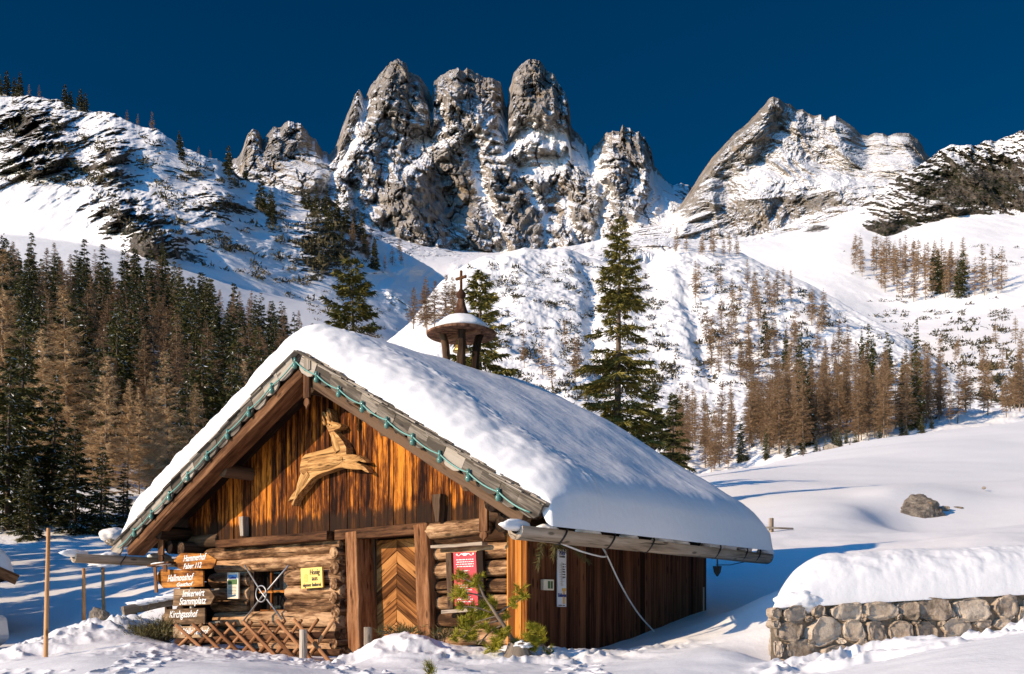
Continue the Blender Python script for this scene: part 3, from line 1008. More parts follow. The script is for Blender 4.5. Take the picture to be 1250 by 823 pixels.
def moraine_relief(PX, PY, X, D, W, v):
    h = fbm(X / 42, D / 60, 0, o=6, gain=0.5) * 3.4 + 0.9 * ridged(X / 26 + D / 60, D / 90, 2.0, o=4) + 0.75 * fbm(X / 6, D / 8, 0, o=4, gain=.6)
    # two shallow gullies running down the hill
    h = h - 3 * np.exp(-(near_line(PX, PY, [(705, 312), (725, 350), (720, 400), (735, 470)]) / 9.0) ** 2)
    h = h - 2 * np.exp(-(near_line(PX, PY, [(830, 330), (850, 400), (870, 470)]) / 10.0) ** 2)
    return 0 * D, h * sm(0, 0.08, v) * (0.35 + 0.65 * sm(1.0, 0.93, v))


moraine = Sheet('moraine_hill', 380, 1300, 900, [
    ([(380, 140), (1300, 170)], [(380, 640), (560, 620), (860, 600), (1000, 562), (1150, 532), (1300, 510)]),
    ([(380, 230), (700, 225), (1300, 240)], [(380, 560), (560, 540), (700, 545), (860, 552), (1000, 535), (1150, 512), (1300, 508)]),
    ([(380, 330), (700, 340), (1300, 300)], [(380, 500), (560, 440), (700, 440), (860, 455), (1000, 460), (1100, 470), (1150, 490), (1300, 504)]),
    ([(380, 400), (560, 520), (900, 540), (1100, 420), (1300, 330)], CREST)], [60, 110, 170], M['moraine'], moraine_relief, lambda PX, PY: 0.30 + 0 * PX + blobs(PX, PY, [(797, 335, 7, 14, -.55), (783, 345, 6, 7, -.5)]), jag=0.3, crest_w=14)

# ------------------------------------------------------------------ the near snow: one sheet from behind the camera to the meadow's edge
_CP = """-600 1350 2;-100 1320 2;625 1310 2;1300 1290 2;1900 1250 2
-500 905 6;-100 872 7;100 858 7;300 852 7;480 846 7.5;640 850 7.5;780 850 7.5;900 842 7.8;1000 834 7.6;1060 824 7.5;1150 806 7.5;1250 791 7.5;1400 772 7.5;1700 740 7
-250 835 12;0 824 12;120 803 12;250 806 12;350 806 12.5;420 812 13;485 780 13.6;520 786 13;560 806 12.3;640 804 12.3;700 806 12.6;760 802 12.6;850 792 12.6;905 796 11.6;935 808 11.2;1010 806 11.1;1100 790 11.1;1200 776 11.2;1250 765 11.3;1350 756 11.3;1600 735 11.5
930 807 11.9;1010 803 12.0;1100 789 12.1;1200 774 12.2;1250 764 12.3;1000 826 9.4;1120 808 9.4;1250 780 9.4
180 792 15.5;235 792 16.4;235 791 18.3;200 786 18.0;188 776 20;214 775 21;300 797 16.4;360 800 15.9;400 806 15.5;450 798 15.3;490 777 14.3;520 784 14.2;560 793 14.1;600 794 13.9;640 791 13.7;690 792 14.6;740 787 15.4;800 772 16.5;860 748 17.9;895 745 17.9;930 744 17.6;925 746 15.0
556 775 18.9;700 755 18.5;400 770 19;300 760 21;780 740 20
890 715 21;940 705 21;880 668 26;935 660 26;1000 655 27;1080 652 27;1180 648 27;1250 640 27;1400 640 26
950 722 15.5;1020 722 15.2;1150 718 15;1250 712 15;1400 705 15
900 632 36;950 630 34;1000 628 33;1050 622 35;1080 640 35;1120 646 35.5;1150 650 34;1200 640 36;1250 625 38;1400 610 38
960 607 42;1040 606 41;1085 600 41;1122 613 39.5;1120 599 41.8;1160 605 41;1210 602 43;1250 597 44;1400 585 45
880 590 60;960 596 56;1100 594 54;1250 588 56;1400 575 60
870 577 82;920 572 92;960 562 106;1000 554 112;1050 542 118;1100 539 124;1150 531 130;1200 526 134;1250 518 138;1400 504 142;1600 490 142
870 592 112;960 590 140;1050 572 156;1150 556 165;1250 540 172;1400 525 176
20 806 15;55 806 15.8;90 790 17;120 772 19;160 764 20;178 758 21.5;0 812 16;-60 830 16
0 800 19.5;40 790 20;80 782 22;130 770 25;-80 806 20;-250 815 20
0 780 25;60 768 27;120 752 28;180 738 27;230 720 27;0 752 33;60 742 34;120 728 35;200 706 36;-150 770 30
0 716 44;60 708 46;130 700 47;230 690 46;-150 716 46;330 690 42
0 688 58;100 684 58;230 678 58;-150 690 58;400 676 55;0 666 74;140 662 74;300 668 72;-200 668 74;500 660 60;650 640 54;780 618 56
0 656 100;200 656 100;400 650 100;600 630 100;760 600 100;-250 656 100;600 630 170;200 650 170;-250 652 170"""
_cp = np.array([[float(q) for q in s.split()] for l in _CP.splitlines() for s in l.split(';')])


def _key(px, D):
    return np.stack([np.asarray(px) / 260.0, 2.6 * np.log(np.asarray(D))], -1)


def _tps(r2):
    return np.where(r2 > 1e-12, r2 * np.log(np.maximum(r2, 1e-12)), 0)


_ck = _key(_cp[:, 0], _cp[:, 2])
_cv = HY - _cp[:, 1]                      # what is interpolated is the angle below / above the horizon
_n = len(_cp)
_A = np.zeros((_n + 3, _n + 3))
_A[:_n, :_n] = _tps(((_ck[:, None] - _ck[None]) ** 2).sum(-1)) + np.eye(_n) * 0.004
_A[:_n, _n] = 1
_A[:_n, _n + 1:] = _ck
_A[_n:, :_n] = _A[:_n, _n:].T
_sol = np.linalg.solve(_A, np.concatenate([_cv, np.zeros(3)]))


def ground_z(x, y):
    """height of the smooth snow at plan position (x, y), arrays"""
    x, y = np.atleast_1d(np.asarray(x, float)), np.atleast_1d(np.asarray(y, float))
    D = np.clip(y, 2.0, 178)
    px = np.clip(x / D * FPX + CX, -700, 1950)
    k = _key(px, D)
    out = np.empty(len(x))
    for i in range(0, len(x), 20000):
        q = k[i:i + 20000]
        out[i:i + 20000] = _tps(((q[:, None] - _ck[None]) ** 2).sum(-1)) @ _sol[:_n] + _sol[_n] + q @ _sol[_n + 1:]
    return out / FPX * D + EYE


_pr = random.Random(12)
PRINTS = []
for _path in ([(-1.2, 8.2), (-1.5, 10.0), (-2.2, 11.8), (-2.6, 13.4), (-2.5, 14.6)], [(-3.6, 9.0), (-4.2, 11.2), (-4.8, 13.2), (-5.6, 15.2)], [(1.0, 8.6), (0.6, 10.4), (0.9, 12.2)], [(-5.0, 10.5), (-6.6, 12.2), (-8.4, 13.0)]):
    _k = 0
    for (_a, _b), (_c, _d) in zip(_path[:-1], _path[1:]):
        _L = math.hypot(_c - _a, _d - _b)
        _ns = max(1, int(_L / .36))
        for _i in range(_ns):
            _t = _i / _ns
            _o = .13 * (1 if _k % 2 else -1) + _pr.uniform(-.05, .05)
            _ang = math.atan2(_d - _b, _c - _a)
            PRINTS.append((_a + (_c - _a) * _t - math.sin(_ang) * _o, _b + (_d - _b) * _t + math.cos(_ang) * _o, _ang + _pr.uniform(-.25, .25)))
            _k += 1


def lumps(x, y):
    """ploughed chunks, footprints and small waves on the near snow"""
    D = np.maximum(y, 2.0)
    px = x / D * FPX + CX
    soft = fbm(x / 2.6, y / 2.6, 0, o=4, gain=.42) * 0.085 * sm(4, 9, D) * sm(40, 22, D) + fbm(x / 14, y / 11, 3.0, o=3, gain=.4) * 0.22 * sm(20, 45, D)
    # plough bank at the left, broken snow before the stone wall, trodden strip along the hut
    bank = np.exp(-(near_line(x, y, [(-10.5, 14.2), (-8.9, 16.8), (-8.6, 18.6), (-8.5, 19.6)]) / 1.25) ** 2) * sm(0.3, 0.8, 1 - np.abs(px - 90) / 260)
    bank = np.maximum(bank, 0.85 * np.exp(-(near_line(x, y, [(-9.6, 20.0), (-8.2, 20.8)]) / 0.7) ** 2))
    rub = sm(890, 960, px) * np.exp(-((y - 10.3 - 0.12 * (x - 4)) / 0.70) ** 2)
    trod = np.exp(-(near_line(x, y, [(-5.4, 16.1), (-3.6, 14.4), (-1.5, 13.4), (0.2, 12.8), (1.6, 13.6)]) / 1.0) ** 2) * 0.7
    foot = np.exp(-(near_line(x, y, [(-5.9, 14.0), (-3.0, 11.6), (-0.6, 10.2)]) / 0.55) ** 2) * 0.35
    m = np.clip(np.maximum.reduce([bank, rub, trod, foot]), 0, 1)
    wx, wy = x + .15 * pn(x / .5, y / .5, 8.), y + .15 * pn(x / .5, y / .5, 12.)
    c = 1 - np.abs(pn(wx / 0.62, wy / 0.62, 1.0))
    c2 = 1 - np.abs(pn(wx / 0.23, wy / 0.23, 4.0))
    patch = sm(-.25, .3, fbm(x / 1.1, y / 1.1, 5.0, o=2))
    h = (c ** 2 - 0.55) * 0.22 + (c2 ** 2 - 0.5) * 0.09 * patch + fbm(x / 0.11, y / 0.11, 2.0, o=3) * 0.018 * (.4 + .6 * patch)
    pits = np.minimum(0, fbm(x / 0.30, y / 0.42, 6.0, o=2) + 0.30) * 0.10 * sm(0.08, 0.3, np.maximum(foot, trod))
    steps = 0.0
    for (fx, fy, fr) in PRINTS:
        near = (np.abs(x - fx) < .5) & (np.abs(y - fy) < .5)
        if near.any():
            c, s_ = math.cos(fr), math.sin(fr)
            a, b = (x - fx) * c + (y - fy) * s_, -(x - fx) * s_ + (y - fy) * c
            q = (a / .19) ** 2 + (b / .095) ** 2
            steps = steps + np.where(near, -.085 * np.exp(-q ** 2) + .022 * np.exp(-((q - 1.9) / .8) ** 2), 0)
    return soft + m * h + pits + bank * 0.16 + steps


def ground_full(x, y):
    return ground_z(x, y) + lumps(np.atleast_1d(np.asarray(x, float)), np.atleast_1d(np.asarray(y, float)))


def gz(x, y):
    return float(ground_full(np.array([x]), np.array([y]))[0])


def gpt(px, D, dz=0.0):
    x = (px - CX) / FPX * D
    return Vector((x, D, gz(x, D) + dz))


_ys = np.concatenate([np.linspace(-60, 1.5, 24), np.geomspace(2.0, 178, 640)])
_us = np.concatenate([np.linspace(-1.25, -0.60, 50)[:-1], np.linspace(-0.60, 0.60, 880), np.linspace(0.60, 1.25, 50)[1:]])
_Y, _U = np.meshgrid(_ys, _us, indexing='ij')
_X = _U * np.where(_Y > 2, _Y + 1.0, 3.0 + np.maximum(0, 2 - _Y) * 1.0)
_Z = ground_full(_X.ravel(), _Y.ravel()).reshape(_X.shape)
_nr, _nc = _X.shape
_id = np.arange(_nr * _nc).reshape(_nr, _nc)
snow_ground = mesh_obj('snow_ground', raw_mesh('snow_ground', np.stack([_X, _Y, _Z], -1).reshape(-1, 3), np.stack([_id[:-1, :-1], _id[:-1, 1:], _id[1:, 1:], _id[1:, :-1]], -1).reshape(-1, 4), [M['snow']], smooth=True))
tag(snow_ground, kind='structure')
# ------------------------------------------------------------------ the log hut
HX, HD = 0.035, 14.0                       # plan position of its right front corner
HROT = math.atan2(-0.645, 0.764)           # local +x runs right along the front, local +y into the hut
CXL, CYL = 9.0, -10.72                     # the eye in hut coordinates
ZH = EYE - 1.0                             # local z = 0 is a metre below the eye


def _ld(px, py):
    u, w = (px - CX) / FPX, (HY - py) / FPX
    return u * 0.764 - 0.645, u * 0.645 + 0.764, w


def fp(px, py, y=0.0):
    """(x, z) in hut coordinates of a spot of the front, on the plane at depth y"""
    dx, dy, w = _ld(px, py)
    t = (y - CYL) / dy
    return CXL + t * dx, 1.0 + t * w


def spx(px, py, x=0.0):
    """(y, z) in hut coordinates of a spot on the side, on the plane at x"""
    dx, dy, w = _ld(px, py)
    t = (x - CXL) / dx
    return CYL + t * dy, 1.0 + t * w


def hut_world(p):
    c, s = math.cos(HROT), math.sin(HROT)
    return Vector((HX + p[0] * c - p[1] * s, HD + p[0] * s + p[1] * c, ZH + p[2]))


def on_hut(name, label, cat, p=(0, 0, 0), group=None):
    return thing(name, label, cat, hut_world(p), HROT, group)


X_, Y_, Z_ = Vector((1, 0, 0)), Vector((0, 1, 0)), Vector((0, 0, 1))
hut = on_hut('log_hut', 'old log hut with orange board gable under a thick snow roof', 'hut')
WL, DEPTH = -8.15, 5.46                    # left wall, back wall
RX, RZ = -3.72, 5.10                       # ridge (line under the shingles at the gable front)
EZ = 2.33                                  # eave height at both tips
XR, XL = 1.17, -9.38
YF, YB = -0.90, 5.38                       # roof front and back


def zroof(x):
    x = np.asarray(x, float)
    return np.where(x > RX, RZ - (x - RX) * (RZ - EZ) / (XR - RX), RZ - (RX - x) * (RZ - EZ) / (RX - XL))


# --- log rows of the front
PX_DOOR_L, PX_DOOR_R = 428, 512
dl, _ = fp(440, 720)
dr, _ = fp(508, 720)
plx = fp(417, 720)[0]
prx = fp(526, 720)[0]
ZB = 2.33                                  # underside of the gable boards
wx0, wz0 = fp(305, 752)
wx1, wz1 = fp(350, 694)
rows = []
z = -0.25
i = 0
RN = random.Random(3)
while z < ZB - 0.12:
    r = RN.uniform(0.125, 0.150)
    rows.append((z + r, r))
    z += 2 * r * 0.93
for i, (zc, r) in enumerate(rows):
    left_end = WL + RN.uniform(0.28, 0.75)
    right_end = plx + 0.02
    segs = []
    if zc > wz0 - 0.05 and zc < wz1 + 0.02:
        segs = [(left_end, wx0 - 0.02 + RN.uniform(-.10, 0.0)), (wx1 + RN.uniform(0.0, .04), right_end)]
    else:
        segs = [(left_end, right_end)]
    for (a, b) in segs:
        m = MB(100 + i)
        m.log((a, 0.06, zc), (b, 0.06, zc + RN.uniform(-.02, .02)), r, r * RN.uniform(.92, 1.05), seg=16, n=max(3, int((b - a) * 7)), wob=0.16, bend=RN.uniform(-.02, .02))
        m.build('log', M['log'], hut, smooth=True, angle=50)
    if zc < ZB - 0.1:
        m = MB(200 + i)
        rr = r * 0.86
        m.log((prx + 0.02, 0.05, zc + .02), (0.02 if i % 2 else -0.03, 0.05, zc + .03), rr, seg=16, n=9, wob=0.18)
        m.build('log', M['log'], hut, smooth=True, angle=50)
# cross log ends beside the door and dark inner wall behind the joints
for i, (zc, r) in enumerate(rows):
    if zc > ZB - 0.2:
        continue
    m = MB(300 + i)
    xx = plx - 0.06 + RN.uniform(-.02, .02)
    m.log((xx, 0.9, zc + r), (xx, -0.13 + RN.uniform(-.05, .05), zc + r), r * .8, seg=12, n=4, wob=0.12)
    m.build('log_end', M['log'], hut, smooth=True, angle=50)
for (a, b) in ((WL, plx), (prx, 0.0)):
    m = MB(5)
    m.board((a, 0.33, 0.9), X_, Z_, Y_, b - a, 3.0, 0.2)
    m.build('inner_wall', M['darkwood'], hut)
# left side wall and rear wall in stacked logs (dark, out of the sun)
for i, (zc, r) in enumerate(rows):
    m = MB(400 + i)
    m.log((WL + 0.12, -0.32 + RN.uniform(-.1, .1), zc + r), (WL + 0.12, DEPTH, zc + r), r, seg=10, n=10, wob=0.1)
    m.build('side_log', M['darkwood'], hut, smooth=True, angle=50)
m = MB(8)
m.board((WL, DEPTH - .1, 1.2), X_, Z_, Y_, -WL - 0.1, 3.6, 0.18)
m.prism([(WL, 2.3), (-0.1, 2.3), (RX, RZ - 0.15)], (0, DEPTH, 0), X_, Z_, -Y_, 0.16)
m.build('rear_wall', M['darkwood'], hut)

# --- sill beam over the logs, and the beam over the door
m = MB(11)
xa, _ = fp(276, 662)
m.board((xa, -0.10, ZB - 0.015), X_, Y_, Z_, plx - xa - 0.10, 0.26, 0.15, n=8, jit=0.006)
m.board((plx + .02, -0.07, ZB - 0.02), X_, Y_, Z_, prx - plx + 0.05, 0.20, 0.17, n=5, jit=0.004)
m.build('beam', M['beam'], hut, bevel=0.012)
m = MB(12)
m.log((prx + .06, -0.05, ZB - 0.07), (-0.42, -0.05, ZB - 0.04), 0.135, seg=14, n=9, wob=.12)
m.build('beam', M['log'], hut, smooth=True, angle=50)

# --- gable boards
m = MB(21)
x = -8.28
GY = -0.08
gx1 = -0.44
while x < gx1:
    w = m.r.uniform(0.13, 0.31)
    w = min(w, gx1 - x + 0.02)
    xc = x + w / 2
    top = float(min(zroof(x), zroof(x + w))) - 0.02
    zb = ZB + 0.05 + m.r.uniform(-.015, .015)
    if top > zb + 0.05:
        yo = GY + m.r.uniform(-.012, .012)
        # lower end cut to a shallow scallop
        n = 5
        ol = [(x + 0.004 + (w - 0.008) * k / n, zb - 0.03 * math.sin(math.pi * k / n)) for k in range(n + 1)]
        ol += [(x + w - 0.004, float(zroof(x + w)) - 0.03), (x + 0.004, float(zroof(x)) - 0.03)]
        if x < RX < x + w:
            ol.insert(-1, (RX, RZ - 0.03))
        vs, gr, fs = [], [], []
        nn = len(ol)
        for d in (0.0, 0.026):
            for (a, b) in ol:
                vs.append((a, yo - d + 0.013, b))
                gr.append((b - zb, a, d))
        for k in range(nn):
            k2 = (k + 1) % nn
            fs.append([k2, k, nn + k, nn + k2])
        fs.append(list(range(nn)))
        fs.append([nn + k for k in range(nn)][::-1])
        m.add(vs, fs, gr)
    x += w
m.build('gable_boards', M['gable'], hut)
m = MB(22)
m.prism([(-8.2, ZB), (-0.45, ZB), (RX, RZ - 0.2)], (0, 0.02, 0), X_, Z_, -Y_, 0.02)
m.build('gable_backing', M['darkwood'], hut)
# little chutes hung on the gable
for (px, py, h, w0, w1, tilt, mt) in ((299, 643, .36, .10, .13, .10, 'greypost'), (537, 621, .42, .07, .20, .02, 'darkwood')):
    x0, z0 = fp(px, py, -0.14)
    m = MB(int(px))
    hh, a, b = h / 2, w0 / 2, w1 / 2
    m.prism([(-a + .03, -hh), (a + .03, -hh), (b, hh), (-b, hh)], (x0, -0.10, z0), X_ + Z_ * tilt * .3, Z_, -Y_, 0.13, grain=1)
    m.build('spout', M[mt], hut, bevel=0.01)

# --- plates and corner logs that carry the roof
for (xx, zs) in ((WL - 0.10, (2.02, 2.30, 2.56)), (0.02, (2.28, 2.55))):
    for k, zc in enumerate(zs):
        m = MB(30 + k)
        m.log((xx, DEPTH, zc), (xx, -0.30 - 0.22 * k, zc), 0.135, seg=12, n=8, wob=.1)
        m.build('plate_log', M['darkwood'], hut, smooth=True, angle=50)
for (a, b, zc, r) in ((-8.3, WL + .9, 2.42, .14), (-0.48, 0.45, 2.46, .14), (-0.48, 0.3, 2.72, .12)):
    m = MB(34)
    m.log((a, -0.02, zc), (b, -0.02, zc), r, seg=12, n=5, wob=.1)
    m.build('tie_log', M['darkwood'], hut, smooth=True, angle=50)

# --- roof: shingle deck with stepped courses, barge rafters, rake shingles
dR = Vector((XR - RX, 0, EZ - RZ)).normalized()
dL = Vector((XL - RX, 0, EZ - RZ)).normalized()
LR, LL = (Vector((XR, 0, EZ)) - Vector((RX, 0, RZ))).length, (Vector((XL, 0, EZ)) - Vector((RX, 0, RZ))).length
nR = Vector((-dR.z, 0, dR.x))
nL = Vector((dL.z, 0, -dL.x))
deck = MB(41)
for (d, L, nn) in ((dR, LR, nR), (dL, LL, nL)):
    deck.board(Vector((RX, (YF + YB) / 2 + 0.10, RZ)) + nn * 0.03, d, Y_, nn, L - 0.05, YB - YF - 0.25, 0.10)
deck.build('roof_deck', M['darkwood'], hut)
for (d, L, nn, sd) in ((dR, LR, nR, 1), (dL, LL, nL, 2)):
    m = MB(42 + sd)
    s = -0.05
    k = 0
    while s < L + 0.02:
        step = 0.34
        for lay in range(3):
            ln = 0.62
            o = Vector((RX, YF - 0.03 + lay * 0.03 + m.r.uniform(-.02, .02), RZ)) + d * (s + lay * .10) + nn * (0.085 + 0.016 * lay)
            # a shingle whose lower end lifts on the one below
            dd = (d + nn * 0.045).normalized()
            m.board(o, dd, Y_, nn, min(ln, max(0.1, L + .10 - s - lay * .1)), 0.16, 0.016, n=2, jit=.004)
        # the rest of the course, a long flat piece running to the back of the roof
        o = Vector((RX, (YF + YB) / 2 + 0.1, RZ)) + d * s + nn * 0.085
        m.board(o, (d + nn * 0.045).normalized(), Y_, nn, min(0.62, max(.1, L + .10 - s)), YB - YF - 0.12, 0.02)
        s += step
        k += 1
    m.build('shingle_roof', M['shingle'], hut)
    # rake boards: short grey shingles with rounded lower ends
    m = MB(52 + sd)
    s = 0.12
    pw = 0.40
    while s < L + 0.05:
        w = pw * m.r.uniform(0.9, 1.1)
        h = m.r.uniform(0.15, 0.20)
        c = Vector((RX, YF - 0.035 + m.r.uniform(-.008, .008), RZ)) + d * s
        # the piece hangs square to the rake
        up = nn
        ol = [(0, .075), (0, -h + .09), (w * .12, -h + .03), (w * .3, -h), (w * .7, -h), (w * .9, -h + .03), (w * 1.02, -h + .09), (w * 1.02, .075)]
        ol = [(a, b + 0.02) for a, b in ol]
        if sd == 1:
            ol2 = ol
            m.prism(ol2, c, d, up, -Y_, 0.022 + m.r.uniform(0, .012), grain=0)
        else:
            ol2 = [(a, b) for a, b in ol][::-1]
            m.prism(ol2, c, d, up, -Y_, 0.022 + m.r.uniform(0, .012), grain=0)
        s += w
    m.build('rake_shingles', M['shingle'], hut)
    # heavy barge rafter behind them
    m = MB(62 + sd)
    p0 = Vector((RX, YF + 0.14, RZ)) + d * 0.05 - nn * 0.24
    p1 = p0 + d * (L - 0.28)
    m.bar(p0, p1, 0.16, 0.34 if sd == 2 else 0.20, up=Y_, n=14, jit=0.008)
    m.build('barge_rafter', M['beam' if sd == 2 else 'darkwood'], hut, bevel=0.015)
    m = MB(66 + sd)
    for q in range(4):
        p0 = Vector((RX, 0.9 + q * 1.45, RZ)) - nn * 0.12
        m2 = MB(70 + q)
        m2.bar(p0, p0 + d * (L - 0.1), 0.12, 0.14, up=Y_, n=4, jit=.004)
        m2.build('rafter', M['darkwood'], hut)
# ridge board end and purlins
m = MB(75)
m.log((RX, YF + 0.2, RZ - 0.42), (RX, YB, RZ - 0.42), 0.13, seg=12, n=8)
m.build('ridge_purlin', M['darkwood'], hut, smooth=True, angle=50)
for xx in (WL - 0.12, -0.30, -6.2, -2.0):
    m = MB(76)
    zc = float(zroof(xx)) - 0.33
    m.log((xx, YF + 0.22, zc), (xx, YB, zc), 0.12, seg=12, n=8)
    m.build('purlin', M['darkwood'], hut, smooth=True, angle=50)


def pendant(pxt, pyt, pxb, pyb, w, y, mt, spear):
    """a board hung over a purlin end, its foot cut to a spear drop"""
    x, zt = fp(pxt, pyt, y)
    _, zb = fp(pxb, pyb, y)
    h = zt - zb
    a = w / 2
    m = MB(int(pxt))
    m.prism([(-a, -h * (1 - spear)), (-a * 0.9, -h * (1 - spear) - .012), (a * 0.9, -h * (1 - spear) - .012), (a, -h * (1 - spear)), (a, 0), (-a, 0)], (x, y + .02, zt), X_, Z_, -Y_, 0.04, grain=1)
    b = build = None
    r = a * 1.0
    hs = h * spear
    ol = [(-0.25 * a, -h * (1 - spear) - .004)]
    for k in range(9):
        t = math.pi * (0.85 - k * 0.0) if False else None
    pts = []
    for k in range(15):
        t = k / 14 * 2 * math.pi
        pts.append(t)
    ol = []
    for k in range(16):
        t = 2 * math.pi * k / 16 + math.pi / 2
        rr = 1.0
        xx = math.cos(t) * r * 0.92
        yy = math.sin(t) * hs * 0.36
        if math.sin(t) < -0.5:
            xx *= 0.55
            yy *= 1.15
        if math.sin(t) < -0.95:
            xx = 0
            yy = -hs * 0.60
        ol.append((xx, -h * (1 - spear) - hs * 0.40 + yy))
    m.prism(ol, (x, y + .015, zt), X_, Z_, -Y_, 0.032, grain=1)
    m.build('pendant_board', M[mt], hut, bevel=0.006)


pendant(376, 435, 376, 453, 0.155, -0.97, 'shingle', 0.10)
pendant(375, 455, 374.5, 501, 0.15, -0.90, 'beam', 0.34)
pendant(197, 622, 198, 690, 0.19, -0.60, 'beam', 0.19)
pendant(591, 592, 592, 662, 0.16, -0.42, 'beam', 0.20)

# --- door and its posts
for (p0, p1, w, y) in (((418, 650), (427, 803), 0.29, -0.02), ((503, 641), (515, 768), 0.29, -0.02)):
    x0, z1 = fp((p0[0] + p0[0] + 22) / 2, p0[1], -0.16)
    x1, z0 = fp((p1[0] + p1[0] + (14 if p0[0] < 450 else 12)) / 2, p1[1], -0.16)
    m = MB(int(p0[0]))
    m.bar((x1, 0.03, min(z0, 0.1) - 0.25), (x0, 0.03, z1 + .02), 0.42, w, up=(1, 0, 0), n=9, jit=0.008)
    m.build('door_post', M['post'], hut, bevel=0.02)
xl, zt = fp(446, 656, 0.25)
xd0, _ = fp(463, 700, 0.26)
xd1, _ = fp(514, 700, 0.26)
ztop = ZB - 0.12
jm = MB(81)
jm.board((plx, 0.36, 0.9), X_, Z_, Y_, prx - plx, 3.0, 0.06)
jm.board((xd0 - .14, 0.22, -0.3), Z_, X_, Y_, 2.6, 0.24, 0.08)
jm.build('door_jamb', M['darkwood'], hut)
door = MB(82)
ym = 0.26
mid = (xd0 + xd1) / 2 - 0.03
half = max(mid - xd0, xd1 - mid) + .05
zz = -0.9
while zz < ztop + 0.1:
    w = door.r.uniform(0.15, 0.22)
    for sgn in (-1, 1):
        rise = 0.62
        xe = xd0 - .04 if sgn < 0 else xd1 + .05
        lx = abs(xe - mid)

        def cl(v):
            return min(max(v, -0.3), ztop)
        a0, a1 = zz + lx * 0, zz + w
        # board from the middle (low end at the outside)
        o = [(0, zz + rise * half), (0, zz + w + rise * half), (lx, zz + w + rise * half - rise * lx), (lx, zz + rise * half - rise * lx)]
        o = [(q[0], cl(q[1] - 0.006 * (1 if k in (1, 2) else -1))) for k, q in enumerate(o)]
        if max(q[1] for q in o) - min(q[1] for q in o) < 0.05:
            continue
        dpt = door.r.uniform(0, .008)
        vs, gr = [], []
        for d in (0.0, 0.03 + dpt):
            for (a, b) in o:
                vs.append((mid + sgn * (a + 0.004), ym - d, b))
                gr.append(((a * 0.85 + (-b) * -0.0) + 0.53 * (b - zz) * -1, 0.85 * (b - zz) + 0.53 * a, d))
        fs = [[0, 1, 5, 4], [1, 2, 6, 5], [2, 3, 7, 6], [3, 0, 4, 7], [4, 5, 6, 7]]
        if sgn > 0:
            fs = [f[::-1] for f in fs]
        door.add(vs, fs, gr)
    zz += w
dleaf = door.build('door', M['door'], hut)
m = MB(83)
hx, hz = fp(451, 743, 0.16)
m.tube([(hx, 0.17, hz), (hx, 0.10, hz), (hx - 0.10, 0.09, hz - .01)], 0.012)
m.board((hx - .02, 0.185, hz - 0.12), Z_, X_, Y_, 0.2, 0.05, 0.012)
m.build('handle', M['iron'], dleaf)
# weathered floor log in front of the right logs
m = MB(84)
m.log((prx - .1, -0.22, 0.16), (-0.1, -0.20, 0.12), 0.17, seg=16, n=10, wob=.15)
m.build('sill_log', M['log'], hut, smooth=True, angle=50)

# --- window
wm = MB(85)
for (a, b, c_, d) in ((wx0, wz0 - .05, wx0 + .12, wz1), (wx0, wz0 - .05, wx1 + .04, wz0 + .04), (wx1, wz0, wx1 + 0.06, wz1), (wx0 - .03, wz1, wx1 + .02, wz1 + .09)):
    wm.board((a, 0.14, (b + d) / 2), X_, Z_, Y_, c_ - a, d - b, 0.26)
wfr = wm.build('window', M['darkwood'], hut)
gx0, gz0 = fp(328, 745, 0.20)
gx1_, gz1 = fp(350, 702, 0.20)
m = MB(86)
m.board((wx0, 0.24, (wz0 + wz1) / 2), X_, Z_, Y_, wx1 - wx0 + .1, wz1 - wz0 + .1, 0.02)
m.build('glass', M['glass'], wfr)
m = MB(87)
xm = (gx0 + gx1_) / 2 - .06
m.board((xm, 0.12, gz0 - .05), Z_, X_, Y_, gz1 - gz0 + .12, 0.045, 0.04)
m.board((gx0 - .16, 0.117, (gz0 + gz1) / 2 + .02), X_, Z_, Y_, gx1_ - gx0 + .22, 0.045, 0.04)
m.board((gx0 - .1, 0.115, gz0 - .02), X_, Z_, Y_, gx1_ - gx0 + .2, 0.06, 0.05)
m.build('sash', M['orange'], wfr)
m = MB(88)
m.board((gx0 - .2, 0.08, gz0 - .10), X_, Y_, Z_, gx1_ - gx0 + .3, 0.22, 0.035)
m.build('sill', M['beam'], wfr)
m = MB(89)
a0, a1 = fp(297, 690, -0.16), fp(343, 756, -0.16)
b0, b1 = fp(351, 690, -0.16), fp(294, 760, -0.16)
m.tube([(a0[0], -0.13, a0[1]), ((a0[0] + a1[0]) / 2, -0.17, (a0[1] + a1[1]) / 2), (a1[0], -0.13, a1[1])], 0.016, seg=8)
m.tube([(b0[0], -0.13, b0[1]), ((b0[0] + b1[0]) / 2, -0.155, (b0[1] + b1[1]) / 2), (b1[0], -0.13, b1[1])], 0.016, seg=8)
rc = fp(320.5, 725, -0.16)
m.tube([(rc[0] + .155 * math.cos(t), -0.185, rc[1] + .145 * math.sin(t)) for t in np.linspace(0, 2 * math.pi, 29)], 0.014, seg=6)
m.build('window_bars', M['iron'], hut, smooth=True)

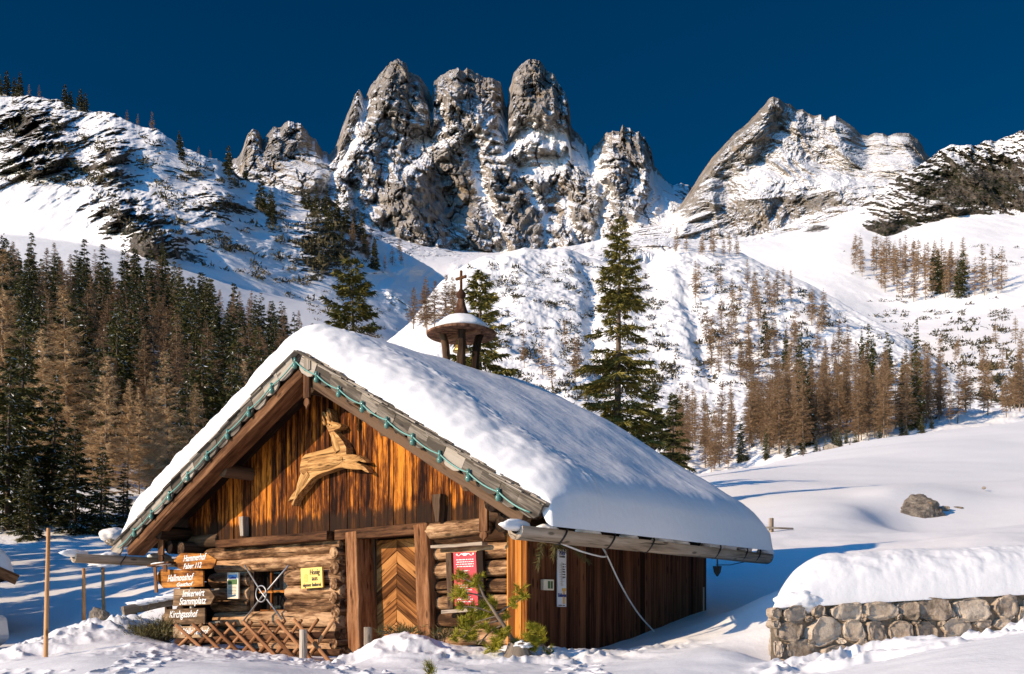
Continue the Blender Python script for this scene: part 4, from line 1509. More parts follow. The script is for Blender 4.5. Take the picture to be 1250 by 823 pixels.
# --- side boards, corner boards
m = MB(91)
y = 0.16
while y < DEPTH:
    w = min(m.r.uniform(0.14, 0.24), DEPTH - y + .01)
    m.board((0.02 + m.r.uniform(-.006, .006), y + w / 2, -0.5), Z_, Y_, X_, 3.12, w - 0.005, 0.028, n=1)
    y += w
m.build('side_boards', M['side'], hut)
m = MB(92)
m.board((-0.02, DEPTH / 2 + .05, -0.5), Z_, Y_, X_, 3.1, DEPTH - .1, 0.03)
m.build('side_backing', M['darkwood'], hut)
m = MB(93)
m.board((0.0, 0.02, -0.5), Z_, X_, Y_, 3.05, 0.10, 0.26)
cx0, _ = fp(621, 720, -0.12)
m.board((cx0 + .06, -0.115, -0.45), Z_, X_, Y_, 2.75, 0.12, 0.03)
m.board((cx0 + .185, -0.118, -0.45), Z_, X_, Y_, 2.75, 0.12, 0.03)
m.board((cx0 + .30, -0.112, -0.45), Z_, X_, Y_, 2.72, 0.09, 0.03)
m.build('corner_boards', M['orange'], hut, bevel=0.004)
m = MB(94)
m.tube([(0.05, DEPTH - .12, 1.5), (0.05, DEPTH - .12, 0.2)], 0.015)
m.build('drain_rod', M['greypost'], hut)


# --- log gutters on both eaves, iron hooks, icicles
def gutter(x, z, y0, y1, r, nm, hooks):
    m = MB(95)
    seg, n = 16, 16
    vs, gr, fs = [], [], []
    for i in range(n + 1):
        t = i / n
        yy = y0 + (y1 - y0) * t
        for k in range(seg):
            a = 2 * math.pi * k / seg
            q = r * (1 + 0.08 * float(pn(t * 5 + math.cos(a), math.sin(a), x)))
            zz = math.sin(a) * q
            # the log is hollowed along the top
            if math.sin(a) > 0.55:
                zz = (0.55 * r - (math.sin(a) - 0.55) * r * 2.2)
            vs.append((x + math.cos(a) * q, yy, z + zz - 0.03 * t))
            gr.append((yy, math.cos(a) * r, math.sin(a) * r))
    for i in range(n):
        for k in range(seg):
            a, b = i * seg + k, i * seg + (k + 1) % seg
            fs.append([a, a + seg, b + seg, b])
    fs.append(list(range(seg)))
    fs.append([n * seg + k for k in range(seg)][::-1])
    m.add(vs, fs, gr)
    g = m.build('gutter_log', M['gutter'], hut, smooth=True, angle=50)
    for hy in hooks:
        k = MB(96)
        k.tube([(x - r * 1.25, hy - .05, z + r * 1.1)] + [(x + r * 1.1 * math.cos(t), hy + 0.05 * math.sin(t * 2), z + r * 1.1 * math.sin(t)) for t in np.linspace(math.pi, 2 * math.pi + 0.6, 12)], 0.013, seg=6)
        k.build('hook', M['darkiron'], g, smooth=True)
    for j in range(14):
        s = MB(97 + j)
        yy = y0 + (y1 - y0) * (j + s.r.random() * (1 if j else 0.3)) / 14
        if j and s.r.random() < 0.35:
            continue
        s.blob((x - 0.02, yy, z + r * 0.45), r * .85, s.r.uniform(.14, .3), r * s.r.uniform(.5, .8), sub=2, amp=.25, freq=1.6)
        s.build('snow_lump', M['snow'], g, smooth=True)
    return g


gy0, gzz = spx(626, 641, 1.08)
gy1, _ = spx(940, 678, 1.08)
gR = gutter(1.08, 2.06, -1.27, 5.8, 0.125, 'r', [spx(p, 660, 1.1)[0] for p in (683, 742, 790, 872, 905, 921)])
gL = gutter(-9.36, 2.10, -1.85, 6.1, 0.125, 'l', [-0.9, 1.0])
for k in range(26):
    m = MB(98 + k)
    yy = -0.8 + 2.2 * (k / 26) ** 1.3 + m.r.uniform(-.03, .03)
    l = m.r.uniform(.03, .13)
    m.tube([(1.19, yy, 2.36), (1.19, yy, 2.36 - l)], 0.010, seg=5, r1=0.001)
    m.build('icicle', M['ice'], hut, smooth=True)

# --- the snow on the roof
nx, ny = 260, 210
sx = np.linspace(XL - 0.02, XR + 0.24, nx)
sy = np.linspace(YF - 0.06, YB + 0.06, ny)
SX, SY = np.meshgrid(sx, sy)
base = zroof(np.clip(SX, XL, XR + .3)) + 0.13 - 0.22 * sm(XR - .06, XR + .14, SX)
soft_ridge = np.sqrt((SX - RX) ** 2 + 0.42 ** 2) - 0.10          # rounds the ridge of the snow
slope = np.where(SX > RX, (RZ - EZ) / (XR - RX), (RZ - EZ) / (RX - XL))
rounded = RZ + 0.13 - slope * soft_ridge
thick = 0.60 - 0.20 * sm(-1.8, 1.1, SX) + 0.06 * sm(-1.0, 0.5, RX - SX) + 0.05 * fbm(SX / 1.6, SY / 1.6, 2.0, o=3)
rim = np.where(SX > RX, 1.18, 0.62)
rim = 0.36 + 0.86 * sm(-0.6, 0.9, SX - RX)
fdist = SY - (YF - 0.05) - 0.05 * fbm(SX / 0.35, 1.0 + 0 * SX, o=3) - np.where(SX > RX, 0.04 + 0.05 * fbm(SX / 0.5, 4.0 + 0 * SX, o=3), 0)
bdist = (YB + 0.04) - SY
rdist = (XR + 0.22) - SX - 0.03 * fbm(SY / 1.3, 9.0 + 0 * SY, o=2) - 0.04
ldist = SX - (XL + 0.06)


def edge(d, w, p=2.0):
    t = np.clip(d / w, 0, 1)
    return (1 - (1 - t) ** p) ** (1 / p)


prof = edge(fdist, rim, 1.75) * edge(bdist, 0.9, 2.1) * edge(rdist, 0.50, 2.4) * edge(ldist, 0.45, 2.0)
top = (base * 0.10 + rounded * 0.90) + thick * prof
crest = np.exp(-((fdist - rim * 0.98) / 0.20) ** 2)
bump = crest * np.where(SX > RX + 0.2, 1, 0.2) * 0.05 * (np.abs(pn(SX / 0.10, SY / 0.11, 1.0)) - 0.35)
face = edge(fdist, rim, 1.75) * sm(1.25, 0.6, fdist / rim)
q = SY * .4 + thick * prof * 1.2
bump = bump + face * (0.04 * fbm(SX / 0.5, q / 0.5, 3.0, o=4) + 0.03 * (0.5 - np.abs(pn(SX / 0.20, q / 0.22, 7.0))))
bump = bump + 0.006 * fbm(SX / 0.12, SY / 0.12, 2.0, o=3) + 0.004 * fbm(SX / .5, SY / .5, 2.0, o=3)
top = top + bump * sm(0, 0.15, prof)
low = base - 0.015
top = np.maximum(top, low + 0.004 + 0 * top)
top = np.where(prof <= 0.001, low + 0.003, top)
V = np.concatenate([np.stack([SX, SY, top], -1).reshape(-1, 3), np.stack([SX, SY, low], -1).reshape(-1, 3)])
idx = np.arange(nx * ny).reshape(ny, nx)
F = [np.stack([idx[:-1, :-1], idx[:-1, 1:], idx[1:, 1:], idx[1:, :-1]], -1).reshape(-1, 4)]
F.append(F[0][:, ::-1] + nx * ny)
loop = np.concatenate([idx[0, :-1], idx[:-1, -1], idx[-1, :0:-1], idx[:0:-1, 0]])
l2 = np.roll(loop, -1)
F.append(np.stack([loop, loop + nx * ny, l2 + nx * ny, l2], -1))
# keep only the columns that carry snow
keep = (prof > 0.001).ravel()
F = np.concatenate(F)
k4 = keep[F % (nx * ny)].any(1)
mesh_obj('roof_snow', raw_mesh('roof_snow', V, F[k4], [M['roofsnow']], smooth=True), hut)
# ------------------------------------------------------------------ lettering
def lettering(name, text, mat, parent, centre, right, up, size, shear=0.0, depth=0.004, width=None, bold=0.0, space=1.0):
    """raised painted letters, centred at a spot of a board"""
    cu = bpy.data.curves.new('text', 'FONT')
    cu.body = text
    cu.size = size
    cu.shear = shear
    cu.align_x = 'CENTER'
    cu.align_y = 'CENTER'
    cu.extrude = depth
    cu.offset = bold
    cu.space_character = space
    cu.resolution_u = 3
    tmp = bpy.data.objects.new('text', cu)
    COL.objects.link(tmp)
    dg = bpy.context.evaluated_depsgraph_get()
    me = bpy.data.meshes.new_from_object(tmp.evaluated_get(dg))
    bpy.data.objects.remove(tmp)
    bpy.data.curves.remove(cu)
    right, up = Vector(right).normalized(), Vector(up).normalized()
    nrm = right.cross(up)
    if width:
        xs = [v.co.x for v in me.vertices]
        k = width / (max(xs) - min(xs))
    else:
        k = 1.0
    c = Vector(centre)
    for v in me.vertices:
        v.co = c + right * (v.co.x * k) + up * v.co.y + nrm * v.co.z
    me.materials.clear()
    me.materials.append(mat)
    me.name = name
    return mesh_obj(name, me, parent)


def rules(name, mat, parent, spots, right, up, seed=0):
    """lines of writing too small to read: word-long strokes; spots = (centre, line width, line height)"""
    m = MB(seed)
    right, up = Vector(right).normalized(), Vector(up).normalized()
    nrm = right.cross(up)
    for (c, w, h) in spots:
        c = Vector(c)
        x = -w / 2
        while x < w / 2 - h * .6:
            ww = min(m.r.uniform(1.2, 3.4) * h, w / 2 - x)
            q = x
            while q < x + ww - h * .2:
                lw = h * m.r.uniform(.22, .42)
                lh = h * m.r.uniform(.55, 1.0)
                m.board(c + right * (q + lw / 2) - up * (lh / 2 - h * .1) + nrm * .0015, up, right, nrm, lh, lw, .003)
                q += lw + h * .10
            x += ww + h * .55
    return m.build(name, mat, parent)


# ------------------------------------------------------------------ things fixed to the hut's front
# the leaping chamois, a cut-out carving on the gable
CH = [(398, 599), (391, 596), (360, 622)]
_body = [(357, 613), (361, 606), (369, 596), (372, 588), (374, 584), (371, 577), (372, 568), (374, 560), (378, 556), (390, 553), (402, 550), (411, 546), (412, 541), (409, 534), (406, 527), (403, 520), (400, 520.5), (398.5, 515), (401, 517.5), (404, 519), (404.2, 514), (400.5, 509), (399, 504), (401, 504.5), (403.5, 508), (406.5, 514), (406.2, 508), (404.8, 502), (405.5, 500), (408, 503), (409.5, 509), (410, 515),
         (412.5, 517), (417, 517.5), (420.5, 519), (422, 521), (419.5, 524.5), (414, 526), (413, 528), (418, 533), (424, 540), (428, 548), (428, 556), (436, 556), (443, 558), (449, 562), (453, 565.5), (450, 566), (444, 564), (437, 562.5), (436, 564), (445, 568), (451, 572), (455, 576.5), (455.5, 578.5), (451, 577), (445, 573), (436, 571.5), (427, 571.5), (418, 572.5), (408, 576), (398, 579), (391, 582), (385, 586), (378, 595), (370, 604), (364.5, 613), (363, 618.5), (361, 617), (364, 610)]
cg = on_hut('chamois_carving', 'leaping chamois carved from light wood on the orange gable boards', 'carving', (*fp(405, 560, GY - .03)[:1], GY - .05, fp(405, 560, GY)[1]))
cl0 = Vector(((hut_world((0, 0, 0)) - cg.location)[:]))
cxl, czl = fp(405, 560, GY - .05)
ol = []
for (px, py) in _body:
    x, z = fp(px, py, GY - .10)
    ol.append((x - cxl, z - czl))
m = MB(3)
m.prism(ol[::-1] if sum(a[0] * b[1] - a[1] * b[0] for a, b in zip(ol, ol[1:] + ol[:1])) < 0 else ol, (0, 0.03, 0), X_, Z_, -Y_, 0.15)
# rounded flank, neck, haunch and thighs carved in relief
cw = lambda px, py: (fp(px, py, GY - .1)[0] - cxl, fp(px, py, GY - .1)[1] - czl)
for (a, b, r0, r1) in (((383, 569), (424, 562), .15, .13), ((418, 553), (410, 529), .10, .055), ((408, 522), (419, 521), .055, .03), ((376, 580), (364, 612), .10, .028), ((382, 579), (371, 599), .08, .03), ((428, 564), (447, 562), .07, .025), ((424, 569), (450, 574), .065, .022)):
    p, q = cw(*a), cw(*b)
    V = []
    n, sg = 8, 10
    L = Vector((q[0] - p[0], 0, q[1] - p[1]))
    side = Vector((-L.z, 0, L.x)).normalized()
    fsx = []
    for i in range(n + 1):
        t = i / n
        rr = (r0 + (r1 - r0) * t) * (math.sin(math.pi * min(1, .12 + t * .88)) ** .35 if t < .99 else .3)
        c = Vector((p[0], -0.12, p[1])) + L * t
        for k in range(sg):
            an = math.pi * k / (sg - 1)
            V.append(c + side * (math.cos(an) * rr * .92) - Y_ * (math.sin(an) * rr * .45 - 0.004))
    for i in range(n):
        for k in range(sg - 1):
            fsx.append([i * sg + k, i * sg + k + 1, (i + 1) * sg + k + 1, (i + 1) * sg + k][::-1])
    m.add(V, fsx, [((v.x * L.x + v.z * L.z) / L.length, v.dot(side), v.y) for v in V], 0, 0.6)
m.build('body', M['carving'], cg, smooth=True, angle=35)
m = MB(4)
ex, ez = cw(410.5, 520.5)
m.blob((ex, -0.165, ez), .014, .012, .014, sub=1, amp=0)
m.build('eye', M['darkwood'], cg)
m = MB(5)
for (a, b) in (((404, 520), (399.5, 505)), ((409, 516), (405.6, 501)),):
    p, q = cw(*a), cw(*b)
    m.tube([(p[0], -.13, p[1]), ((p[0] * .4 + q[0] * .6) + .01, -.16, p[1] * .4 + q[1] * .6), (q[0], -.13, q[1])], .022, r1=.008)
m.build('horns', M['carving'], cg, smooth=True)


# the cable of green bulbs along both rakes
ls = on_hut('light_string', 'green cable of festoon bulbs strung under both roof edges', 'light string', (RX, YF - 0.10, RZ))
pts = []
for (d, L) in ((dL, LL), (dR, LR)):
    P = []
    n = 9
    for k in range(n):
        for j in range(6):
            t = (k + j / 6) / n
            sag = 0.035 * (1 - (2 * (j / 6) - 1) ** 2)
            P.append(d * (t * L * 0.985) + Z_ * (-0.07 - sag))
    P.append(d * (L * .985) + Z_ * -0.07)
    pts.append(P)
m = MB(6)
m.tube(pts[0][::-1] + pts[1][1:], 0.012, seg=6)
m.build('cable', M['cable'], ls, smooth=True)
for (d, L) in ((dL, LL), (dR, LR)):
    for k in range(0 if d is dL else 1, 9):
        p = d * (k / 9 * L * .985) + Z_ * -0.07
        m = MB(7)
        m.lathe([(0.022, .05), (0.026, 0.0), (0.022, -.03)], p, seg=8)
        m.lathe([(0.02, -.03), (0.038, -.06), (0.042, -.085), (0.03, -.115), (0.008, -.13)], p, seg=10)
        m.build('bulb', M['bulb'], ls, smooth=True)

# --- the finger posts: painted boards on a pole by the left corner
gp = on_hut('sign_pole', 'thin wooden pole carrying five painted direction boards', 'pole', (*[fp(231, 700, -.6)[0]], -0.54, -0.2))
m = MB(8)
m.log((0, 0, -.3), (0, 0, 2.3), .04, seg=10, n=6)
m.log((-.35, .02, 1.93), (.35, .02, 1.96), .03, seg=8, n=3)
m.log((.2, .02, 1.62), (.75, .10, 1.66), .02, seg=8, n=3)
m.log((.2, .02, 1.03), (.78, .10, 1.06), .02, seg=8, n=3)
m.build('pole', M['greypost'], gp, smooth=True)


def painted_board(label, ol, lines, mt, y, seed, name='direction_sign', tmat='paint', bev=.008):
    P = [fp(px, py, y) for px, py in ol]
    x0 = sum(p[0] for p in P) / len(P)
    z0 = sum(p[1] for p in P) / len(P)
    root = on_hut(name, label, 'sign', (x0, y, z0))
    q = [(a - x0, b - z0) for a, b in P]
    if sum(a[0] * b[1] - a[1] * b[0] for a, b in zip(q, q[1:] + q[:1])) < 0:
        q = q[::-1]
    m = MB(seed)
    m.prism(q, (0, 0.035, 0), X_, Z_, -Y_, 0.035)
    b = m.build('board', M[mt], root, bevel=bev)
    for (t, px, py, pw, size, sh, mm) in lines:
        x, z = fp(px, py, y)
        xa, xb = fp(px - pw / 2, py, y)[0], fp(px + pw / 2, py, y)[0]
        lettering('lettering', t, M[mm or tmat], root, (x - x0, -0.004, z - z0), (1, 0, 0.02), Z_, size, sh, 0.004, xb - xa, bold=0.0008)
    return root


SY_ = -0.62
painted_board('oiled arrow board lettered Hammerhof, topmost on the sign pole', [(212, 683), (221, 675), (253, 676), (257, 679), (264, 683), (262, 690), (258, 694), (222, 696), (213, 691)], [('Hammerhof', 237.5, 681, 28, .17, .35, None), ('Faber 112', 235, 691, 22, .14, .35, None)], 'signwood', SY_, 11)
painted_board('oiled board lettered Hallmooshof pointing left, second from the top', [(196, 695), (248, 697), (248, 716), (199, 718), (190, 706)], [('Hallmooshof', 220, 705.5, 32, .18, .35, None), ('Gasthof', 225, 713.5, 20, .10, .3, None)], 'signwood', SY_ - .04, 12)
painted_board('greyed board lettered Imkerwirt Stammplatz, third on the sign pole', [(212, 719), (255, 719), (262, 728), (257, 738), (211, 740)], [('Imkerwirt', 236, 724.5, 27, .18, .35, None), ('Stammplatz', 235, 734, 33, .18, .35, None)], 'greysign', SY_ - .02, 13)
painted_board('greyed board lettered Kirchgasshof pointing left', [(203, 744), (250, 742), (250, 762), (200, 763), (197, 754)], [('Kirchgasshof', 223.5, 750, 35, .19, .35, None)], 'greysign', SY_ - .03, 14)
painted_board('grey board lettered Wallehenhof behind the lattice fence', [(211, 765), (254, 764), (260, 771), (257, 780), (211, 779)], [('Wallehenhof', 237, 771, 34, .17, .35, None)], 'greysign', SY_ - .22, 15)
# small roof with snow over the second board
ap = on_hut('sign_roof', 'little plank roof with snow over the board lettered Hallmooshof', 'roof', (*[fp(200, 692, SY_)[0]], SY_ - .05, fp(200, 692, SY_)[1]))
m = MB(16)
m.board((-.32, 0, 0.02), X_ + Z_ * .06, Y_, Z_, .75, .22, .03, n=3, jit=.004)
m.board((-.13, -.06, 0.0), -Z_ + X_ * .12, X_, Y_, .50, .10, .02)
m.board((.30, -.1, 0.02), -Z_ + X_ * .1, X_, Y_, .13, .13, .02)
m.build('planks', M['beam'], ap)
m = MB(17)
m.blob((0, 0, .05), .32, .1, .035, sub=3, amp=.3)
m.build('snow_cap', M['snow'], ap, smooth=True)

# the yellow honey board, the picture poster, the red board, the enamel thermometer
hb = painted_board('yellow board offering Honig from the hut\'s own bees', [(367, 694), (393, 692), (394, 717), (368, 719)], [('Honig', 384.5, 698.5, 12, .13, 0, 'ink'), ('aus', 384.5, 706, 7, .12, 0, 'ink'), ('eigener Imkerei', 381, 714, 22, .09, 0, 'ink')], 'yellow', -0.16, 18, 'honey_sign', bev=.003)
m = MB(19)
sx0, sz0 = fp(373.5, 705, -.16)
for k, (w, zz_) in enumerate(((.09, -.07), (.12, -.045), (.13, -.02), (.12, .005), (.10, .03), (.06, .055))):
    m.board((sx0 - hb_x - w / 2 if False else -w / 2, -.003, zz_), X_, Z_, Y_, w, .016, .004)
bh = m.build('beehive_emblem', M['amber'], hb)
hbx = sum(fp(px, py, -.16)[0] for px, py in ((367, 694), (393, 692), (394, 717), (368, 719))) / 4
hbz = sum(fp(px, py, -.16)[1] for px, py in ((367, 694), (393, 692), (394, 717), (368, 719))) / 4
bh.location = (sx0 - hbx, 0, sz0 - hbz)

po = painted_board('narrow cream poster with a mountain picture beside the small window', [(277.5, 699), (291, 699), (291, 731), (277.5, 731)], [], 'cream', -0.17, 20, 'poster', bev=.002)
pw, ph = fp(291, 715, -.17)[0] - fp(277.5, 715, -.17)[0], fp(284, 699, -.17)[1] - fp(284, 731, -.17)[1]
m = MB(21)
m.board((-pw * .40, -.003, ph * .36), X_, Z_, Y_, pw * .8, ph * .12, .004, mat=0)
m.board((-pw * .40, -.003, ph * .27), X_, Z_, Y_, pw * .8, ph * .07, .004, mat=1)
m.prism([(-pw * .38, 0), (pw * .38, 0), (pw * .3, ph * .07), (0.0, ph * .10), (-pw * .2, ph * .05)], (0, -.003, ph * .25), X_, Z_, -Y_, .003, mat=2)
m.board((-pw * .40, -.003, ph * .14), X_, Z_, Y_, pw * .8, ph * .2, .0045, mat=3)
m.build('picture', [M['skyblue'], M['white'], M['blueink'], M['leafgreen']], po)
rules('writing', M['ink'], po, [((0, -.003, -ph * (.02 + .055 * k)), pw * .75, ph * .022) for k in range(6)], X_, Z_, 3)

rb = painted_board('red board with white writing in a dark wooden frame right of the door', [(553.5, 674.5), (581, 674), (584, 739), (555.5, 739.5)], [], 'red', -0.13, 22, 'notice_board', bev=.002)
rw, rh = fp(582, 706, -.13)[0] - fp(554.5, 706, -.13)[0], fp(567, 674, -.13)[1] - fp(567, 739, -.13)[1]
sp = [((0, -.004, rh * (.36 - .043 * k)), rw * (.78, .74, .8, .72)[k], rh * .023) for k in range(4)]
sp += [((rw * .02, -.004, rh * (.15 - .045 * k)), rw * (.34, .24, .16)[k], rh * .023) for k in range(3)]
sp += [((0, -.004, rh * (-.12 - .045 * k)), rw * (.6, .7, .62, .3)[k], rh * .023) for k in range(4)]
sp += [((0, -.004, rh * (-.34 - .045 * k)), rw * (.5, .7, .6)[k], rh * .023) for k in range(3)]
rules('writing', M['paint'], rb, sp, X_, Z_, 5)
m = MB(24)
for s in (-1, 1):
    m.tube([(s * rw * (.08 + .30 * t), -.008, rh * (.455 + .018 * math.sin(t * 7))) for t in np.linspace(0, 1, 12)], .010, seg=5, r1=.004)
    m.tube([(s * rw * (.36 + .03 * math.cos(t)), -.008, rh * (.462 + .014 * math.sin(t))) for t in np.linspace(-1.5, 3.6, 10)], .006, seg=5)
m.blob((0, -.006, rh * .458), rw * .13, .01, rh * .026, sub=2, amp=.5, freq=3)
m.build('ornament', M['paint'], rb, smooth=True)
fy = -.15
m = MB(25)
def _px(px, py):
    a, b = fp(px, py, -.13)
    return a - rbx, b - rbz
rbx = sum(fp(px, py, -.13)[0] for px, py in ((553.5, 674.5), (581, 674), (584, 739), (555.5, 739.5))) / 4
rbz = sum(fp(px, py, -.13)[1] for px, py in ((553.5, 674.5), (581, 674), (584, 739), (555.5, 739.5))) / 4
m = MB(25)
for (a, b, w) in ((_px(548.5, 675), _px(551, 741), .11), (_px(586.5, 672), _px(589, 741), .12)):
    m.bar((b[0], .01, b[1] - .03), (a[0], .01, a[1]), .06, w, up=X_, n=3, jit=.003)
    m.build('frame_side', M['darkwood'], rb, bevel=.006)
    m = MB(26)
for (a, b, w) in ((_px(531, 668), _px(594, 664), .13), (_px(544, 747), _px(588, 744), .13)):
    m.bar((a[0], -.03, a[1]), (b[0], -.03, b[1]), w if False else .05, w, up=Y_, n=4, jit=.004)
    m.build('frame_rail', M['gutter'], rb, bevel=.006)
    m = MB(27)

ty0, tz1 = spx(679, 670, .06)
ty1, tz0 = spx(693, 741, .06)
th = on_hut('wall_thermometer', 'tall white enamel thermometer plate on the dark side boards', 'thermometer', (.055, (ty0 + ty1) / 2, (tz0 + tz1) / 2))
tw, thh = ty1 - ty0 - .06, tz1 - tz0
m = MB(30)
m.board((0, 0, -thh / 2), Z_, Y_, X_, thh, tw, .02)
m.build('plate', M['white'], th, bevel=.006)
tr, tx = Y_, .012
lettering('lettering', 'Mini', M['blueink'], th, (tx, 0, thh * .44), tr, Z_, .10, 0, .003, tw * .6, bold=.003)
lettering('lettering', 'Gemüse', M['ink'], th, (tx, 0, thh * .375), tr, Z_, .06, .2, .003, tw * .6)
lettering('lettering', 'Edelweiss', M['blueink'], th, (tx, 0, -thh * .30), tr, Z_, .075, .0, .004, tw * .88, bold=.003)
m = MB(31)
for k in range(13):
    m.board((tx, -tw * .28, thh * (.24 - .03 * k)), Y_, Z_, X_, tw * (.5 if k % 2 == 0 else .25), .006, .004)
m.board((tx, -tw * .02, -thh * .14), Z_, Y_, X_, thh * .42, .012, .005)
m.build('scale', M['greypost'], th)
rules('writing', M['ink'], th, [((tx, tw * .22, thh * (.24 - .045 * k)), tw * .34, .022) for k in range(6)] + [((tx, 0, -thh * .475), tw * .8, .018)], tr, Z_, 8)
m = MB(32)
m.board((tx, tw * .2, -thh * .45), Z_, Y_, X_, thh * .24, tw * .22, .004)
m.board((tx, 0, -thh * .20), Y_, Z_, X_, tw * .42, thh * .05, .004)
m.build('glass_emblem', M['amber'], th)
by, bz = spx(666.5, 714, .06)
sb = on_hut('meter_box', 'small white box with two panes on the dark side boards', 'meter', (.05, by, bz))
m = MB(33)
m.board((.02, -.10, 0), Y_, Z_, X_, .25, .16, .06)
m.build('case', M['cream'], sb, bevel=.008)
for k in (0, 1):
    m = MB(34)
    m.board((.053, .0 + k * .065, 0), Y_, Z_, X_, .045, .11, .008)
    m.build('pane', M['leafgreen'], sb)

# white cord from the gutter down to the snow, and a sprig tucked under the eave
wc = on_hut('white_cord', 'thin white cord hanging along the side boards from the gutter', 'cord', (.9, .2, 2.0))
P0 = hut_world((0, 0, 0))
ptsc = [(1.12, -.55, 1.97), (1.05, -.2, 1.93), (.95, .4, 1.86), (.75, 1.2, 1.85), (.62, *spx(733, 664, .62))]
for (px, py, x) in ((742, 680, .5), (755, 708, .40), (770, 735, .28), (785, 756, .2), (803, 775, .16)):
    y_, z_ = spx(px, py, x)
    ptsc.append((x, y_, z_))


def spline(P, n=6):
    P = [Vector(p) for p in P]
    out = []
    for i in range(len(P) - 1):
        a, b, c, d = P[max(i - 1, 0)], P[i], P[i + 1], P[min(i + 2, len(P) - 1)]
        for j in range(n):
            t = j / n
            out.append(0.5 * ((2 * b) + (c - a) * t + (2 * a - 5 * b + 4 * c - d) * t * t + (3 * b - a - 3 * c + d) * t ** 3))
    out.append(P[-1])
    return out


m = MB(35)
m.tube([Vector(p) - Vector((.9, .2, 2.0)) for p in spline(ptsc)], .013, seg=6)
m.build('cord', M['cord'], wc, smooth=True)
hk = on_hut('eave_hanger', 'dark metal hanger below the far end of the right gutter', 'hanger', (1.08, spx(876, 683, 1.08)[0], 1.80))  # a plain hook and weight below the gutter, not a lamp
m = MB(36)
m.tube([(0, 0, .16), (0, 0, 0)], .012)
m.prism([(-.07, 0), (.07, 0), (.05, -.10), (.0, -.17), (-.05, -.1)], (0, .02, 0), X_, Z_, -Y_, .05)
m.tube([(-.02, .0, .02), (-.03, .5, .04), (-.05, 1.1, .12)], .008)
m.build('hanger', M['darkiron'], hk)


def needles(m, p, d, n, ln, wd, spread, rnd):
    """a tuft of needles round a twig end"""
    d = Vector(d).normalized()
    for _ in range(n):
        v = Vector((rnd.gauss(0, 1), rnd.gauss(0, 1), rnd.gauss(0, 1))).normalized()
        q = (d + v * spread).normalized()
        s = q.cross(Vector((rnd.gauss(0, 1), rnd.gauss(0, 1), rnd.gauss(0, 1)))).normalized()
        b = Vector(p) + d * rnd.uniform(-.06, .06) + v * .008
        l = ln * rnd.uniform(.7, 1.15)
        m.add([b - s * wd, b + s * wd, b + q * l], [[0, 1, 2]])


sg = on_hut('eave_sprig', 'green conifer sprig stuck under the gutter above the thermometer', 'sprig', (.75, -.15, 2.05))
m = MB(37)
rr = random.Random(4)
twig = MB(38)
for k in range(4):
    a = Vector((rr.uniform(-.1, .1), rr.uniform(-.1, .3), 0))
    b = a + Vector((rr.uniform(-.25, .15), rr.uniform(-.1, .55), rr.uniform(-.36, -.12)))
    twig.tube([a, (a + b) / 2 + Vector((0, 0, .03)), b], .008, seg=5, r1=.004)
    for t in np.linspace(.2, 1, 7):
        needles(m, a + (b - a) * t, b - a, 20, .10, .006, 1.0, rr)
tw_ = twig.build('twigs', M['bark'], sg)
m.build('needles', M['juniper'], sg)

# ------------------------------------------------------------------ bell turret on the ridge
BY = 2.86
bt = on_hut('bell_turret', 'small wooden bell turret with snowy cone roof and cross', 'bell turret', (RX, BY, RZ))
# four curved posts
for (a, b) in ((-1, -1), (1, -1), (1, 1), (-1, 1)):
    m = MB(40 + a + 2 * b)
    P = spline([(a * .13, b * .13, -.2), (a * .17, b * .17, .25), (a * .19, b * .19, .62), (a * .21, b * .21, 1.0), (a * .26, b * .26, 1.22)], 3)
    for p, q in zip(P[:-1], P[1:]):
        pass
    m.tube(P, .075, seg=6, r1=.075)
    m.build('post', M['darkwood'], bt)
m = MB(45)
m.board((-.45, 0, 1.19), X_, Y_, Z_, .9, .12, .12)
m.build('crossbeam', M['copper'], bt, bevel=.01)
m = MB(46)
m.lathe([(.0, 1.20), (.60, 1.17), (.655, 1.17), (.66, 1.205), (.52, 1.26), (.36, 1.33), (.25, 1.42), (.19, 1.52)], seg=28, jit=.02)
m.lathe([(.27, 1.42), (.22, 1.47), (.15, 1.57), (.105, 1.68), (.08, 1.77), (.065, 1.85), (.0, 1.87)], seg=12)
rf = m.build('roof', M['copper'], bt, angle=30, smooth=True)
m = MB(47)
pr = [(.53, 1.25), (.54, 1.29), (.47, 1.37), (.37, 1.45), (.28, 1.51), (.21, 1.53), (.20, 1.44), (.34, 1.335), (.45, 1.285)]
m.lathe(pr, seg=40, jit=.05)
m.build('snow_cap', M['roofsnow'], rf, smooth=True)
m = MB(48)
m.lathe([(.05, 1.84), (.06, 1.87), (.085, 1.905), (.095, 1.94), (.08, 1.98), (.05, 2.01), (.035, 2.04)], seg=14)
m.build('finial', M['copper'], bt, smooth=True)
m = MB(49)
m.board((0, 0, 2.0), Z_, X_, Y_, .40, .045, .04)
m.board((-.13, -.002, 2.26), X_, Z_, Y_, .26, .05, .042)
m.build('cross', M['beam'], bt, bevel=.006)
m = MB(50)
m.lathe([(.0, .86), (.155, .86), (.16, .88), (.125, .93), (.105, 1.02), (.09, 1.08), (.05, 1.12), (.02, 1.13), (.02, 1.18)], seg=20)
bl = m.build('bell', M['brass'], bt, smooth=True)
m = MB(51)
m.tube([(0, 0, 1.0), (0, 0, .82)], .014)
m.blob((0, 0, .82), .035, .035, .04, sub=1, amp=0)
m.build('clapper', M['darkiron'], bl)

# ------------------------------------------------------------------ lattice fence before the hut
fy0 = -1.15
lf = on_hut('lattice_fence', 'brown crossed-stick hunter\'s fence in front of the log wall', 'fence', (fp(215, 780, fy0)[0], fy0, 0))
fx0 = fp(215, 780, fy0)[0]


